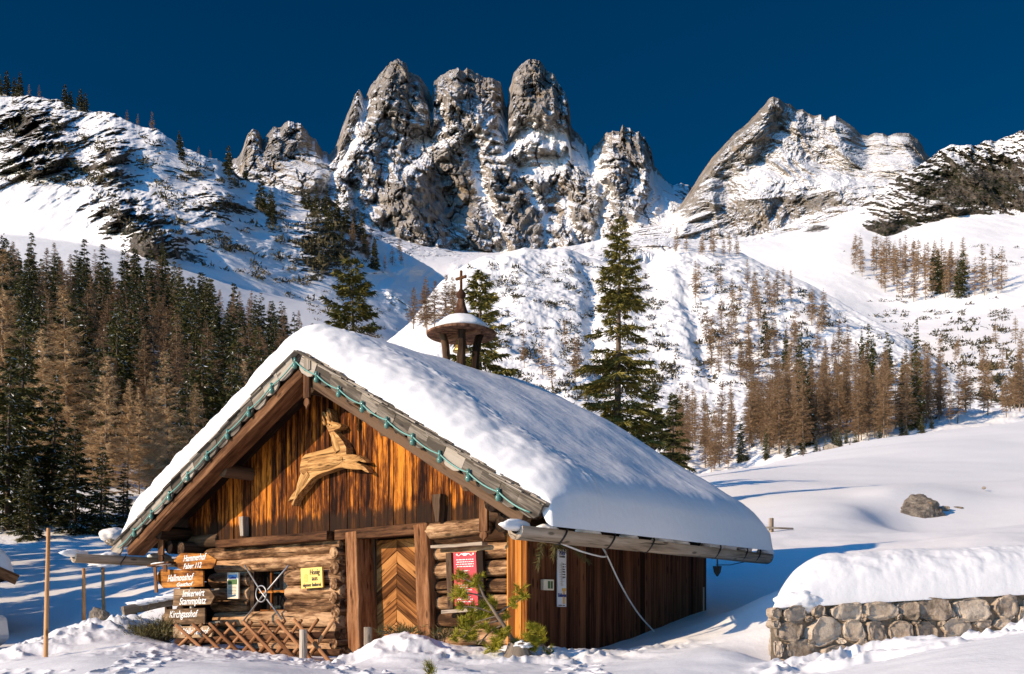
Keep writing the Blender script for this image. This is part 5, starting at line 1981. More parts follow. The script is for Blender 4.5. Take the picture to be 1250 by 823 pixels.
def fl(px, py, y):
    a, b = fp(px, py, y)
    return Vector((a - fx0, y - fy0, b))


k = 0
for px in np.arange(216, 372, 20.6):
    top, bot = fl(px - 1, 763 - (px - 216) * .045, fy0 - .05), fl(px + 40 + (px - 216) * .012, 800 + (px - 216) * .05, fy0 - .05)
    m = MB(60 + k)
    m.log(bot + (bot - top) * .12, top, .032, .028, seg=8, n=4, wob=.1)
    m.build('picket', M['picket'], lf, smooth=True, angle=50)
    k += 1
for px in np.arange(247, 424, 20.2):
    top, bot = fl(px, 762 - (px - 247) * .04, fy0 + .02), fl(px - 36, 796 + (px - 247) * .07, fy0 + .02)
    m = MB(60 + k)
    m.log(bot + (bot - top) * .12, top, .030, .026, seg=8, n=4, wob=.1)
    m.build('picket', M['picket'], lf, smooth=True, angle=50)
    k += 1
for (a, b) in (((216, 783), (412, 775)), ((245, 795), (418, 797))):
    m = MB(90)
    m.log(fl(*a, fy0 + .09), fl(*b, fy0 + .09), .055, .06, seg=10, n=10, wob=.1)
    m.build('rail', M['beam'], lf, smooth=True, angle=50)
for (px, p0, p1, w, lab) in ((370.5, 769, 807, .115, 'short grey post before the lattice fence'), (449.5, 766, 795, .12, 'short grey post at the foot of the door')):
    p = fp(px, p1, fy0 - .25 if px < 400 else -.75)
    q = fp(px, p0, fy0 - .25 if px < 400 else -.75)
    o = on_hut('wooden_post', lab, 'post', (p[0], fy0 - .25 if px < 400 else -.75, p[1] - .3))
    m = MB(int(px))
    m.log((0, 0, 0), (0, 0, q[1] - p[1] + .3), w / 2 + .004, seg=10, n=3, wob=.05)
    m.build('post', M['greypost'], o, smooth=True, angle=50)

# bench rail by the left corner
D = 21.5
a, b = pt(150, 746, D), pt(213, 733, D + 1.0)
br = thing('plank_rail', 'grey snow-topped plank rail left of the direction boards', 'rail', ((a + b) / 2)[:])
m = MB(70)
m.bar(a - br.location, b - br.location, .12, .20, n=5, jit=.006)
m.build('plank', M['greypost'], br, bevel=.01)
for t in (.16, .85):
    m = MB(71)
    p = a.lerp(b, t) - br.location
    m.log(p + Vector((0, .1, -.6)), p + Vector((0, .1, .0)), .09, seg=8, n=2)
    m.build('post', M['darkwood'], br, smooth=True, angle=50)
m = MB(72)
p, q = a.lerp(b, .28) - br.location, b - br.location
for t in np.linspace(0, 1, 5):
    m.blob(p.lerp(q, t) + Vector((0, 0, .10)), .26, .11, .05, sub=2, amp=.2)
m.build('snow_cap', M['snow'], br, smooth=True)


# ------------------------------------------------------------------ stakes in the snow
def stake(label, px, D, ptop, pbot, r, lean=0.0, snow=False, dark=False):
    z0, z1 = EYE + (HY - pbot) / FPX * D, EYE + (HY - ptop) / FPX * D
    x = (px - CX) / FPX * D
    o = thing('snow_stake', label, 'stake', (x, D, z0 - .4), 0, None)
    m = MB(int(px))
    m.log((0, 0, 0), (lean, 0, z1 - z0 + .4), r, r * .85, seg=9, n=10, wob=.18)
    m.build('stake', M['stake'], o, smooth=True)
    if snow:
        m = MB(int(px) + 1)
        m.blob((lean, 0, z1 - z0 + .42), .40, .22, .07, sub=3, amp=.25)
        m.build('snow_cap', M['snow'], o, smooth=True)


stake('tall peeled stake in the plough bank, nearest of the three snow stakes', 55, 15.8, 645, 806, .037, .055)
stake('bare thin stake in the blue shade, middle of the three snow stakes', 103, 25, 694, 764, .05, -.02)
stake('thin stake with a small cap of snow, farthest of the three', 127, 27, 691, 742, .05, -.03, True)
for k, (px, py) in enumerate(((980, 552), (1001, 550), (1037, 549), (1060, 546), (1082, 546))):
    D = 100 + k * 3
    p = pt(px, py, D)
    o = thing('meadow_marker', ('leftmost tiny marker stick in the row across the upper snow meadow', 'second tiny marker stick from the left in the meadow row, the leaning one', 'middle tiny marker stick of the row across the snow meadow', 'fourth tiny marker stick from the left in the meadow row', 'rightmost tiny marker stick in the row across the snow meadow')[k], 'marker', (p.x, p.y, gz(p.x, p.y) - .3), 0, 'marker sticks in the meadow')
    m = MB(k)
    m.log((0, 0, 0), (RN.uniform(-.1, .1), 0, 1.0), .06, .05, seg=6, n=2)
    m.build('stick', M['bark'], o)
D = 29.0
p = pt(941.5, 660, D)
fpst = thing('field_fence', 'weathered fence post with one rail behind the hut', 'fence', (p.x, p.y, p.z - .28))
m = MB(80)
m.log((0, 0, 0), (0, 0, (660 - 642) / FPX * D + .5), .075, .07, seg=9, n=3)
m.build('post', M['gutter'], fpst, smooth=True, angle=50)
m = MB(81)
m.log((-1.6, -.06, .72), (.62, -.09, .62), .035, .03, seg=7, n=4)
m.build('rail', M['greypost'], fpst, smooth=True)

# ------------------------------------------------------------------ rocks
def rock(name, label, px, py, D, rx, ry, rz, seed, mt='boulder', cap=0.0, amp=.35, sub=4, freq=1.4):
    p = pt(px, py, D)
    o = thing(name, label, 'rock', p[:])
    V, F = ico(sub)
    sd = seed * 7.7
    n = V.copy()
    # facets: push the ball against a few random planes
    rg = np.random.RandomState(seed)
    d = np.ones(len(V))
    for _ in range(16):
        a = rg.normal(size=3)
        a /= np.linalg.norm(a)
        c = V @ a
        lim = rg.uniform(.62, .88)
        d = np.where(c * d > lim, lim / np.maximum(c, 1e-3), d)
    d *= 1 + amp * .25 * fbm(V[:, 0] * freq * 2 + sd, V[:, 1] * freq * 2, V[:, 2] * freq * 2, o=5)
    P = V * d[:, None] * np.array([rx, ry, rz])
    me = raw_mesh('stone', P, F, [M[mt]], smooth=False, attrs={'rnd': np.full(len(P), rg.rand())})
    mesh_obj('stone', me, o)
    if cap:
        m = MB(seed)
        m.blob((0, .1 * ry, rz * (.62 if cap < .97 else .28)), rx * cap * (1 if cap < .97 else 1.12), ry * cap * (1 if cap < .97 else 1.12), rz * (.5 if cap < .97 else .95), sub=3, amp=.15, freq=1.2)
        m.build('snow_cap', M['snow'], o, smooth=True)
    return o


rock('boulder', 'large brown boulder bare of snow on the slope to the right', 1121, 630, 38.3, 1.15, 1.0, .95, 4)
rock('small_rock', 'rusty little rock beside the large brown boulder', 1153, 622, 38.6, .22, .25, .16, 5, sub=3)
rock('small_rock', 'dark little rock up-slope of the rusty one', 1168, 622, 39.2, .32, .3, .14, 6, sub=3)
rock('small_rock', 'brown little rock lowest beside the large boulder', 1163, 634, 38.2, .26, .25, .15, 7, sub=3)
rock('small_rock', 'single dark stone poking out of the snow above the stone wall', 1201, 596, 43.5, .11, .12, .07, 8, sub=2)
rock('boulder', 'low rock with a thick snow cap above the stone wall', 1252, 657, 30, .9, .9, .32, 9, cap=.95)
rock('small_rock', 'pointed dark stone on the plough bank beside the stake', 123, 755, 21.0, .24, .2, .30, 10, sub=3)
rock('boulder', 'rounded boulder buried under snow by the forest edge', 139, 657, 66, .85, .85, .6, 12, 'boulder', .98)
rock('snow_covered_rock', 'dark rock in the gap before the larch grove', 1018, 553, 128, 1.6, 1.5, 1.3, 13, 'boulder', 0)

# ------------------------------------------------------------------ the field-stone wall with its snow
WD = 11.9
wa, wb = pt(941, 810, WD), pt(1440, 790, WD + 1.2)
wdir = Vector((wb.x - wa.x, wb.y - wa.y, 0)).normalized()
wrot = math.atan2(wdir.y, wdir.x)
wl_ = thing('stone_wall', 'field-stone wall with mortar joints under a thick snow cushion', 'wall', (wa.x, wa.y, EYE - .75), wrot)
wlen = (wb - wa).length
THK = 1.7


def wq(px, py, off=0.0):
    """(x, z) on the wall's front face in wall coordinates"""
    u, w = (px - CX) / FPX, (HY - py) / FPX
    c, s = math.cos(wrot), math.sin(wrot)
    # eye and ray in wall coordinates
    ex, ey = (-wa.x) * c + (-wa.y) * s, wa.x * s - wa.y * c
    rx, ry = u * c + s, -u * s + c
    t = (off - ey) / ry
    return ex + rx * t, .75 + w * t


def ztop(x):
    return .84 + .052 * np.asarray(x) + 0.012 * fbm(np.asarray(x) / .4, 1.0, o=2)


nx_, nz_ = 120, 14
V, F = [], []
core = MB(100)
xs = np.linspace(0, wlen, nx_)
sec = [(-0.02, -.6), (0.0, .3), (0.02, .6), (0.05, .985), (.10, 1.0), (THK - .05, 1.0), (THK, .9), (THK, -.6)]
vs = []
for i, x in enumerate(xs):
    zt = float(ztop(x))
    for j, (yy, h) in enumerate(sec):
        vs.append((x + .58 * yy * (1 - i / (nx_ - 1)), yy + .02 * float(fbm(x / .15, j * 2.0, 3.0, o=2)), h * zt if h > 0 else h))
ns = len(sec)
fs = []
for i in range(nx_ - 1):
    for j in range(ns):
        j2 = (j + 1) % ns
        fs.append([i * ns + j, (i + 1) * ns + j, (i + 1) * ns + j2, i * ns + j2])
fs.append(list(range(ns)))
fs.append([(nx_ - 1) * ns + j for j in range(ns)][::-1])
core.add(vs, fs)
core.build('mortar_core', M['mortar'], wl_)
ST = [(400, 76, 34, 36), (508, 80, 88, 56), (580, 70, 40, 48), (600, 126, 118, 106), (672, 74, 94, 62), (780, 70, 108, 60), (873, 66, 64, 62), (960, 66, 108, 74), (1085, 65, 114, 74), (1187, 56, 72, 74), (1243, 84, 34, 56),
      (485, 136, 82, 64), (697, 130, 70, 70), (768, 138, 64, 70), (842, 136, 76, 66), (930, 140, 76, 80), (1025, 122, 94, 58), (1112, 112, 56, 30), (425, 112, 26, 30), (520, 200, 100, 74), (640, 205, 96, 50), (725, 180, 50, 38), (450, 195, 24, 52), (465, 240, 38, 30),
      (1180, 112, 60, 34), (1240, 130, 60, 36), (1290, 60, 70, 70), (1370, 62, 80, 66), (1460, 56, 84, 70), (1560, 60, 90, 64), (800, 200, 60, 44), (870, 195, 60, 40), (590, 255, 70, 40), (950, 205, 70, 40), (1320, 120, 80, 50), (1420, 125, 80, 50), (548, 95, 20, 18), (640, 62, 18, 18), (725, 90, 16, 24), (842, 88, 16, 20), (1018, 90, 20, 24), (895, 105, 22, 18), (650, 165, 26, 20), (555, 168, 26, 16), (905, 180, 20, 26), (980, 110, 20, 18)]
for k, (cx, cy, w, h) in enumerate(ST):
    px, py = 780 + cx / 2.66, 720 + cy / 2.66
    x, z = wq(px, py)
    x1, z1 = wq(780 + (cx + w / 2) / 2.66, 720 + (cy + h / 2) / 2.66)
    rx, rz = abs(x1 - x) * 1.10, abs(z1 - z) * 1.10
    if x < rx * .95:
        x = rx * .95
    V, F = ico(3)
    rg = np.random.RandomState(k + 40)
    S = np.sign(V) * np.abs(V) ** .60
    dd = np.ones(len(V))
    for _ in range(8):
        a = rg.normal(size=3)
        a[1] *= .15
        a /= np.linalg.norm(a)
        c = S @ a
        lim = rg.uniform(.78, 1.0)
        dd = np.where(c * dd > lim, lim / np.maximum(c, 1e-3), dd)
    if k == 3:
        dd = dd * np.where(S[:, 2] > 0.0, 1 - .55 * np.abs(S[:, 0]) * S[:, 2], 1)
    P = S * dd[:, None]
    P *= (1 + .10 * fbm(V[:, 0] * 2 + k, V[:, 1] * 2, V[:, 2] * 2 + k, o=4))[:, None]
    P = P * np.array([rx, .15, rz])
    P[:, 1] = np.maximum(P[:, 1], -.070 + .034 * fbm(V[:, 0] * 2.2 + k, V[:, 2] * 2.2, 3.0, o=4) + .04 * (P[:, 0] / rx * rg.uniform(-1, 1) + P[:, 2] / rz * rg.uniform(-1, 1)))
    P = P + np.array([x, 0.03, z])
    mesh_obj('stone', raw_mesh('stone', P, F, [M['stone']], smooth=False, attrs={'rnd': np.full(len(P), rg.rand() if k != 3 else .95)}), wl_).data.polygons.foreach_set('use_smooth', [True] * len(F))
# end face stones
for k, (yy, z, ry, rz) in enumerate(((.35, .70, .22, .12), (.75, .66, .18, .15), (1.2, .68, .24, .14), (.3, .42, .16, .14), (.7, .38, .22, .12), (1.15, .40, .2, .15), (.4, .12, .24, .12), (.95, .1, .2, .13))):
    m = MB(k)
    m.blob((0.06 + .58 * yy, yy, z), .07, ry, rz, sub=3, amp=.2)
    m.build('stone', M['stone'], wl_, smooth=True)
# the snow cushion
nx, ny = 300, 90
cx_ = np.linspace(0.02, wlen, nx)
cy_ = np.linspace(-0.03, THK + .3, ny)
SX, SY = np.meshgrid(cx_, cy_)
f = SY + .02 - .010 * fbm(SX / .9, 2.0, o=2)
e1 = edge(f, .85, 2.0)
e2 = edge(SX - 0.03, .95, 2.0)
e3 = edge(THK + .3 - SY, .7)
pr_ = e1 * e2 * e3
SX0 = SX
lowz = ztop(SX) + 0.0
tp = lowz - .01 + pr_ * (0.68 + 0.03 * fbm(SX / 1.2, SY, 3.0, o=3)) + sm(0, .12, pr_) * (0.024 * fbm(SX / .42, (SY + pr_ * .9) / .40, 1.0, o=4) * sm(.9, .2, f) + .006 * fbm(SX / .1, SY / .1, 1., o=2))
V = np.concatenate([np.stack([SX + .58 * np.maximum(SY, 0) * (1 - SX / wlen), SY, np.maximum(tp, lowz - .01)], -1).reshape(-1, 3), np.stack([SX + .58 * np.maximum(SY, 0) * (1 - SX / wlen), SY, lowz - .02], -1).reshape(-1, 3)])
idx = np.arange(nx * ny).reshape(ny, nx)
T = np.stack([idx[:-1, :-1], idx[:-1, 1:], idx[1:, 1:], idx[1:, :-1]], -1).reshape(-1, 4)
loop = np.concatenate([idx[0, :-1], idx[:-1, -1], idx[-1, :0:-1], idx[:0:-1, 0]])
l2 = np.roll(loop, -1)
mesh_obj('snow_cap', raw_mesh('snow_cap', V, np.concatenate([T, T[:, ::-1] + nx * ny, np.stack([loop, loop + nx * ny, l2 + nx * ny, l2], -1)]), [M['roofsnow']], smooth=True), wl_)
m = MB(101)
m.blob((.42, .10, .90), .30, .16, .15, sub=3, amp=.25)
m.build('snow_lump', M['snow'], wl_, smooth=True)

# ------------------------------------------------------------------ young mountain pine and its stump before the corner
PD = 12.9
pr0 = pt(634, 800, PD)
pine = thing('mountain_pine', 'young mountain pine leaning left before the red board', 'sapling', (pr0.x, pr0.y, pr0.z))


def pp(px, py, d=0.0):
    return pt(px, py, PD + d) - pr0


rr = random.Random(9)
stems = [[(628, 787), (618, 768), (607, 752), (598, 738), (591, 728), (586, 716), (582, 705)],
         [(622, 776), (632, 782), (645, 779), (655, 775)], [(606, 750), (618, 742), (631, 735), (639, 728)], [(600, 748), (586, 743), (575, 741), (566, 741)],
         [(612, 764), (600, 770), (590, 780), (584, 787)], [(640, 780), (648, 776), (652, 768)], [(608, 758), (590, 762), (578, 766), (566, 778)], [(655, 786), (664, 788), (672, 797)], [(626, 784), (640, 790), (655, 786)], [(592, 729), (582, 726), (570, 724), (558, 724)], [(586, 716), (576, 711), (566, 706), (560, 703)], [(618, 770), (608, 785), (603, 800)], [(607, 752), (596, 755), (580, 760)], [(622, 776), (612, 772), (604, 790)]]
for k, s in enumerate(stems):
    m = MB(k)
    P = spline([pp(px, py, (k % 3 - 1) * .12 * i / len(s)) for i, (px, py) in enumerate(s)], 4)
    m.tube(P, .032 if k == 0 else .015, seg=7, r1=.010 if k == 0 else .006)
    m.build('stem' if k == 0 else 'branch', M['larchbark'], pine, smooth=True)
TUFTS = [(566, 704, 1.1), (573, 712, 1.1), (560, 706, .8), (582, 712, .9), (587, 718, .8), (583, 705, .8), (560, 725, 1.2), (568, 727, 1.1), (556, 722, .8), (566, 741, 1.0), (575, 744, 1.0), (594, 738, 1.0), (588, 745, .9), (604, 737, 1.0), (598, 752, 1.0), (586, 754, 1.1), (578, 757, 1.1), (568, 760, 1.1), (562, 758, .8), (592, 767, .9), (566, 777, 1.1), (574, 772, 1.1), (556, 778, .9), (577, 778, .9), (616, 753, .9), (608, 772, 1.1), (614, 778, 1.0), (604, 782, 1.0), (600, 790, 1.0), (608, 790, .9), (618, 770, .8), (598, 804, 1.0), (606, 806, 1.0), (602, 812, .9), (594, 800, .7), (632, 789, 1.1), (640, 792, .9), (646, 766, .9), (644, 776, .9), (652, 780, 1.1), (660, 770, 1.0), (648, 790, 1.0), (655, 786, 1.0), (662, 780, .8), (670, 797, .8), (636, 720, .8), (637, 729, 1.0), (629, 733, .8), (624, 738, .6), (590, 786, .5)]
m = MB(200)
for (px, py, s) in TUFTS:
    c = pp(px, py, rr.uniform(-.15, .15))
    for q in range(3):
        d = Vector((rr.uniform(-1, 1) - .3, rr.uniform(-.6, .3), rr.uniform(-.2, 1)))
        needles(m, c + Vector((rr.uniform(-.04, .04), rr.uniform(-.04, .04), rr.uniform(-.04, .04))), d, int(80 * s), .095 * s, .0042, .85, rr)
m.build('needles', M['pine'], pine)
pst = pt(632, 806, PD - .1)
pst.z -= .16
stp = thing('old_stump', 'grey splayed tree stump half sunk in the snow below the pine', 'stump', (pst.x, pst.y, pst.z - .12))
m = MB(201)
prof = []
vs, fs, gr = [], [], []
sg, n = 28, 8
for i in range(n + 1):
    t = i / n
    for k in range(sg):
        a = 2 * math.pi * k / sg
        fl_ = 1 + .35 * abs(math.sin(a * 3.5 + .6)) * (1 - t) + .15 * float(pn(3 * math.cos(a), 3 * math.sin(a), 2))
        r = (.11 + .24 * (1 - t) ** 1.6) * fl_
        vs.append((math.cos(a) * r * 1.15, math.sin(a) * r, .50 * t + (.06 * float(pn(5 * math.cos(a), 5 * math.sin(a), 1)) if i == n else 0)))
        gr.append((t * .5, a * .2, r))
for i in range(n):
    for k in range(sg):
        a, b = i * sg + k, i * sg + (k + 1) % sg
        fs.append([a, b, b + sg, a + sg])
fs.append([n * sg + k for k in range(sg)])
m.add(vs, fs, gr)
m.build('stump', M['greypost'], stp, smooth=True, angle=60)
m = MB(202)
m.blob((.05, 0, .47), .12, .11, .05, sub=3, amp=.5)
m.build('snow_cap', M['snow'], stp, smooth=True)

tp_ = pt(522, 822, 9.0)
tw2 = thing('pine_twig', 'yellow-green pine twig poking from the snow at the lower edge', 'twig', tp_[:])
m = MB(203)
m.tube([(0, 0, -.15), (.01, 0, .0), (.03, 0, .06)], .008, seg=5)
m.build('stem', M['larchbark'], tw2)
m = MB(204)
for q in range(4):
    needles(m, (rr.uniform(-.03, .05), 0, rr.uniform(0, .05)), (rr.uniform(-.6, .6), -.3, .6), 60, .075, .003, .8, rr)
m.build('needles', M['pine'], tw2)
# low juniper bush at the sign pole, twigs on the mound by the door
for (px, py, D, rx, rz, n, lab) in ((196, 778, 18.6, .62, .26, 900, 'low dark juniper bush at the foot of the sign pole'), (487, 774, 14.9, .34, .10, 80, 'bare brown juniper twigs lying on the snow mound by the door'), (540, 778, 14.2, .3, .10, 50, 'thin dry juniper sprays on the snow right of the door')):
    p = pt(px, py, D)
    o = thing('juniper_bush', lab, 'bush', p[:])
    m = MB(int(px))
    br_ = MB(int(px) + 1)
    for k in range(n):
        a = Vector((rr.gauss(0, .45) * rx, rr.gauss(0, .4) * rx, abs(rr.gauss(0, .5)) * rz))
        d = Vector((a.x / rx + rr.uniform(-.5, .5), rr.uniform(-.6, .6), rr.uniform(.2, 1)))
        needles(m, a, d, 6, .10, .006, .7, rr)
        if k % 12 == 0:
            br_.tube([(a.x * .2, a.y * .2, -.1), a * .6 + Vector((0, 0, .02)), a], .008, seg=4)
    br_.build('branches', M['bark'], o)
    m.build('needles', M['juniper'], o)

# ------------------------------------------------------------------ the neighbour's hut and car at the left edge
nh = thing('neighbour_hut', 'neighbouring hut whose snowy eave corner shows at the left edge', 'hut', tuple(pt(12, 736, 25.5) - Vector((4.62 * math.cos(.6), 4.62 * math.sin(.6), 0)) + Vector((0, 0, -1.6))), .6)
m = MB(300)
for k in range(9):
    m.log((-3.6, .2, .15 + .27 * k), (3.6, .2, .15 + .27 * k), .14, seg=10, n=6)
m.build('wall', M['log'], nh, smooth=True, angle=50)
m = MB(301)
m.board((3.5, 3.9, -.4), Z_, Y_, X_, 2.6, 7.6, .2)
m.board((-3.5, 3.9, -.4), Z_, Y_, X_, 2.6, 7.6, .2)
m.board((0, 7.7, -.4), Z_, X_, Y_, 2.6, 7.0, .2)
m.build('side_wall', M['darkwood'], nh)
m = MB(302)
m.prism([(-3.6, 2.4), (3.6, 2.4), (0, 4.15)], (0, .12, 0), X_, Z_, -Y_, .08)
m.build('gable', M['gable'], nh)
for s in (-1, 1):
    d = Vector((s * 4.62, 0, -2.12)).normalized()
    nn = Vector((d.z * -s, 0, s * d.x))
    m = MB(303)
    m.board(Vector((0, 3.6, 4.35)), d, Y_, nn, 5.08, 9.2, .12)
    m.board(Vector((0, -1.05, 4.30)), d, Y_, nn, 5.12, .05, .26)
    m.build('roof', M['beam'], nh)
m = MB(304)
m.board((-.45, .04, .0), Z_, X_, Y_, 1.9, .9, .06)
m.build('door', M['door'], nh)
nx, ny = 90, 70
SX, SY = np.meshgrid(np.linspace(-4.62, 4.62, nx), np.linspace(-1.02, 8.2, ny))
bz_ = 4.41 - np.abs(SX) * 2.12 / 4.62
pr_ = edge(SY + 1.02, .7) * edge(8.2 - SY, .7) * edge(4.62 - np.abs(SX), .8)
tp = bz_ * .15 + (4.41 - (np.sqrt(SX ** 2 + .2) - .45) * .459) * .85 + pr_ * (.55 + .03 * fbm(SX, SY, o=3))
tp = np.where(pr_ <= .001, bz_ + .004, np.maximum(tp, bz_ + .004))
V = np.concatenate([np.stack([SX, SY, tp], -1).reshape(-1, 3), np.stack([SX, SY, bz_], -1).reshape(-1, 3)])
idx = np.arange(nx * ny).reshape(ny, nx)
T = np.stack([idx[:-1, :-1], idx[:-1, 1:], idx[1:, 1:], idx[1:, :-1]], -1).reshape(-1, 4)
mesh_obj('roof_snow', raw_mesh('roof_snow', V, np.concatenate([T, T[:, ::-1] + nx * ny]), [M['roofsnow']], smooth=True), nh)

CD = 20.2
car = thing('parked_car', 'white car parked in the cleared lane, only its snowy rear corner in view', 'car', (-10.42 - 2.38, CD, gz(-11.5, CD) - .1))
m = MB(310)
prof = [(-2.1, .35), (-2.05, .75), (-1.2, .92), (-.55, 1.42), (1.1, 1.46), (1.75, 1.02), (2.02, .92), (2.08, .45), (1.9, .28), (-1.95, .28)]
m.prism(prof, (0, .85, 0), X_, Z_, -Y_, 1.7, bev=.0)
m.build('body', M['carpaint'], car, bevel=.09)
for yy in (.862, -.862):
    m = MB(311)
    s = -1 if yy < 0 else 1
    m.prism([(-.95, .95), (-.5, 1.34), (1.0, 1.37), (1.45, 1.0)], (0, yy, 0), X_, Z_, Y_ * s, .01)
    m.build('window', M['glass'], car)
for xx in (-1.3, 1.32):
    for yy in (-.80, .80):
        m = MB(312)
        V = []
        m.lathe([(.0, -.1), (.27, -.1), (.33, -.06), (.33, .06), (.27, .1), (.0, .1)], seg=22)
        w = m.build('wheel', M['rubber'], car, smooth=True, angle=40)
        w.rotation_euler = (math.pi / 2, 0, 0)
        w.location = (xx, yy, .33)
        m = MB(313)
        m.lathe([(.0, -.11), (.2, -.11), (.2, .11), (.0, .11)], seg=18)
        m.build('rim', M['iron'], w, smooth=True, angle=40)
m = MB(314)
m.board((2.06, -.6, .62), Z_, Y_, X_, .22, .3, .03)
m.build('tail_light', M['red'], car)
m = MB(315)
m.blob((1.8, -.2, 1.02), .36, .5, .16, sub=3, amp=.3)
m.build('snow_lump', M['snow'], car, smooth=True)
# ------------------------------------------------------------------ trees
def trunk_arr(H, r, seg=7, n=8, lean=0.0, seed=0):
    V, F = [], []
    for i in range(n + 1):
        t = i / n
        rr = r * (1 - t) ** .85 + .012 * r
        for k in range(seg):
            a = 2 * math.pi * k / seg
            V.append((math.cos(a) * rr + lean * H * t * t, math.sin(a) * rr, H * t - .4 * (i == 0)))
    for i in range(n):
        for k in range(seg):
            F.append([i * seg + k, i * seg + (k + 1) % seg, (i + 1) * seg + (k + 1) % seg, (i + 1) * seg + k])
    return np.array(V), np.array(F)


def soup(P, D, S, L, W):
    """one pointed leaf-like triangle per row: base P, direction D, side S"""
    A = P - S * W[:, None] / 2
    B = P + S * W[:, None] / 2
    C = P + D * L[:, None]
    V = np.stack([A, B, C], 1).reshape(-1, 3)
    return V, np.arange(len(V)).reshape(-1, 3)


def unit(a):
    return a / np.maximum(np.linalg.norm(a, axis=-1, keepdims=True), 1e-9)


def branches(rg, H, R, nb, h0, shape, droop, tip_up, gap=0.0):
    h = h0 + (1 - h0) * np.sort(rg.rand(nb)) ** 1.0
    h = np.clip(h, h0, .985)
    t = (h - h0) / (1 - h0)
    L = R * shape(t) * rg.uniform(.62, 1.12, nb)
    az = np.arange(nb) * 2.39996 + rg.uniform(-.5, .5, nb)
    el = droop * (1 - t) + tip_up * t + rg.uniform(-.12, .12, nb)
    return h * H, L, az, el


def spruce_crown(seed, H, R, nb, per, ls, ws, h0=.04, sag=.35, full=1.0):
    rg = np.random.RandomState(seed)
    z, L, az, el = branches(rg, H, R, nb, h0, lambda t: (1 - t) ** .78 * (1 - .25 * np.exp(-(t / .08) ** 2)) + .03, -.32, .62)
    wgt = L / L.sum()
    cnt = np.maximum(3, (wgt * nb * per).astype(int))
    bi = np.repeat(np.arange(nb), cnt)
    n = len(bi)
    u = rg.rand(n) ** .62
    out = np.stack([np.cos(az), np.sin(az), 0 * az], -1)[bi]
    lat = np.stack([-np.sin(az), np.cos(az), 0 * az], -1)[bi]
    l = L[bi]
    hgt = np.tan(el)[bi] * l * u - sag * l * u * u * .55 + sag * .55 * l * np.maximum(0, u - .7) ** 1.5 * 1.6
    wide = (.34 * l * (1 - u) ** .7 + .05 * l) * full
    s = rg.uniform(-1, 1, n)
    P = out * (l * u)[:, None] + lat * (wide * s)[:, None]
    P[:, 2] = z[bi] + hgt - np.abs(s) * wide * .30
    fwd = unit(out * .75 + lat * (np.sign(s) * .75)[:, None] + np.array([0, 0, -.40]) + rg.normal(size=(n, 3)) * .30)
    S = unit(np.cross(fwd, rg.normal(size=(n, 3)) + np.array([0, 0, 1.2])))
    k = .6 + .4 * l / L.max()
    Ls = ls * rg.uniform(.6, 1.25, n) * k
    Ws = ws * rg.uniform(.7, 1.2, n) * k
    V, F = soup(P, fwd, S, Ls, Ws)
    # the leader
    return V, F, P, l * u / np.maximum(l, 1e-6)


def larch_crown(seed, H, R, nb, per, ls, ws, h0=.12):
    rg = np.random.RandomState(seed)
    z, L, az, el = branches(rg, H, R, nb, h0, lambda t: (1 - t) ** .85 * (.55 + .45 * np.minimum(1, t / .18)) + .03, -.18, .45)
    out = np.stack([np.cos(az), np.sin(az), 0 * az], -1)
    # main boughs: three long slivers each
    Vs, Fs, off = [], [], 0
    for q in range(2):
        d = unit(out + np.array([0, 0, 1.0]) * np.tan(el)[:, None])
        S = unit(np.cross(d, np.array([0.3 - q, .2, 1.0 - q])))
        P = np.stack([0 * z, 0 * z, z], -1)
        V, F = soup(P, d, S, L * 1.0, np.full(nb, ws * 1.7))
        Vs.append(V)
        Fs.append(F + off)
        off += len(V)
    wgt = L / L.sum()
    cnt = np.maximum(3, (wgt * nb * per).astype(int))
    bi = np.repeat(np.arange(nb), cnt)
    n = len(bi)
    u = rg.rand(n) ** .75
    l = L[bi]
    o = out[bi]
    lat = np.stack([-np.sin(az), np.cos(az), 0 * az], -1)[bi]
    s = np.sign(rg.uniform(-1, 1, n))
    P = o * (l * u)[:, None]
    P[:, 2] = z[bi] + np.tan(el)[bi] * l * u
    d = unit(o * .55 + lat * (s * rg.uniform(.3, 1, n))[:, None] + np.array([0, 0, -1]) * rg.uniform(-.35, .75, n)[:, None])
    S = unit(np.cross(d, rg.normal(size=(n, 3))))
    V, F = soup(P, d, S, ls * rg.uniform(.4, 1.2, n) * (.5 + .5 * l / L.max()), ws * rg.uniform(.6, 1.2, n))
    Vs.append(V)
    Fs.append(F + off)
    return np.concatenate(Vs), np.concatenate(Fs)


def tri_mesh(name, V, F, mats, midx=None):
    return raw_mesh(name, V, F, mats, midx)


def spruce_proto(seed, H, R, nb, per, ls, ws, mat='spruce', snow=.05, **k):
    V, F, P, u = spruce_crown(seed, H, R, nb, per, ls, ws, **k)
    mi = np.zeros(len(F), int)
    if snow:
        rg = np.random.RandomState(seed + 5)
        mi[rg.rand(len(F)) < snow] = 1
    cr = tri_mesh('crown', V, F, [M[mat], M['twigsnow']], mi)
    tv, tf = trunk_arr(H * .99, H * .013 + .05)
    return ('spruce', H, R, raw_mesh('trunk', tv, tf, [M['bark']], smooth=True), cr)


def larch_proto(seed, H, R, nb, per, ls, ws, h0=.12, lean=0.0, mat='larch'):
    V, F = larch_crown(seed, H, R, nb, per, ls, ws, h0)
    cr = tri_mesh('crown', V, F, [M[mat]])
    tv, tf = trunk_arr(H, H * .0085 + .04)
    return ('larch', H, R, raw_mesh('trunk', tv, tf, [M['larchbark']], smooth=True), cr)


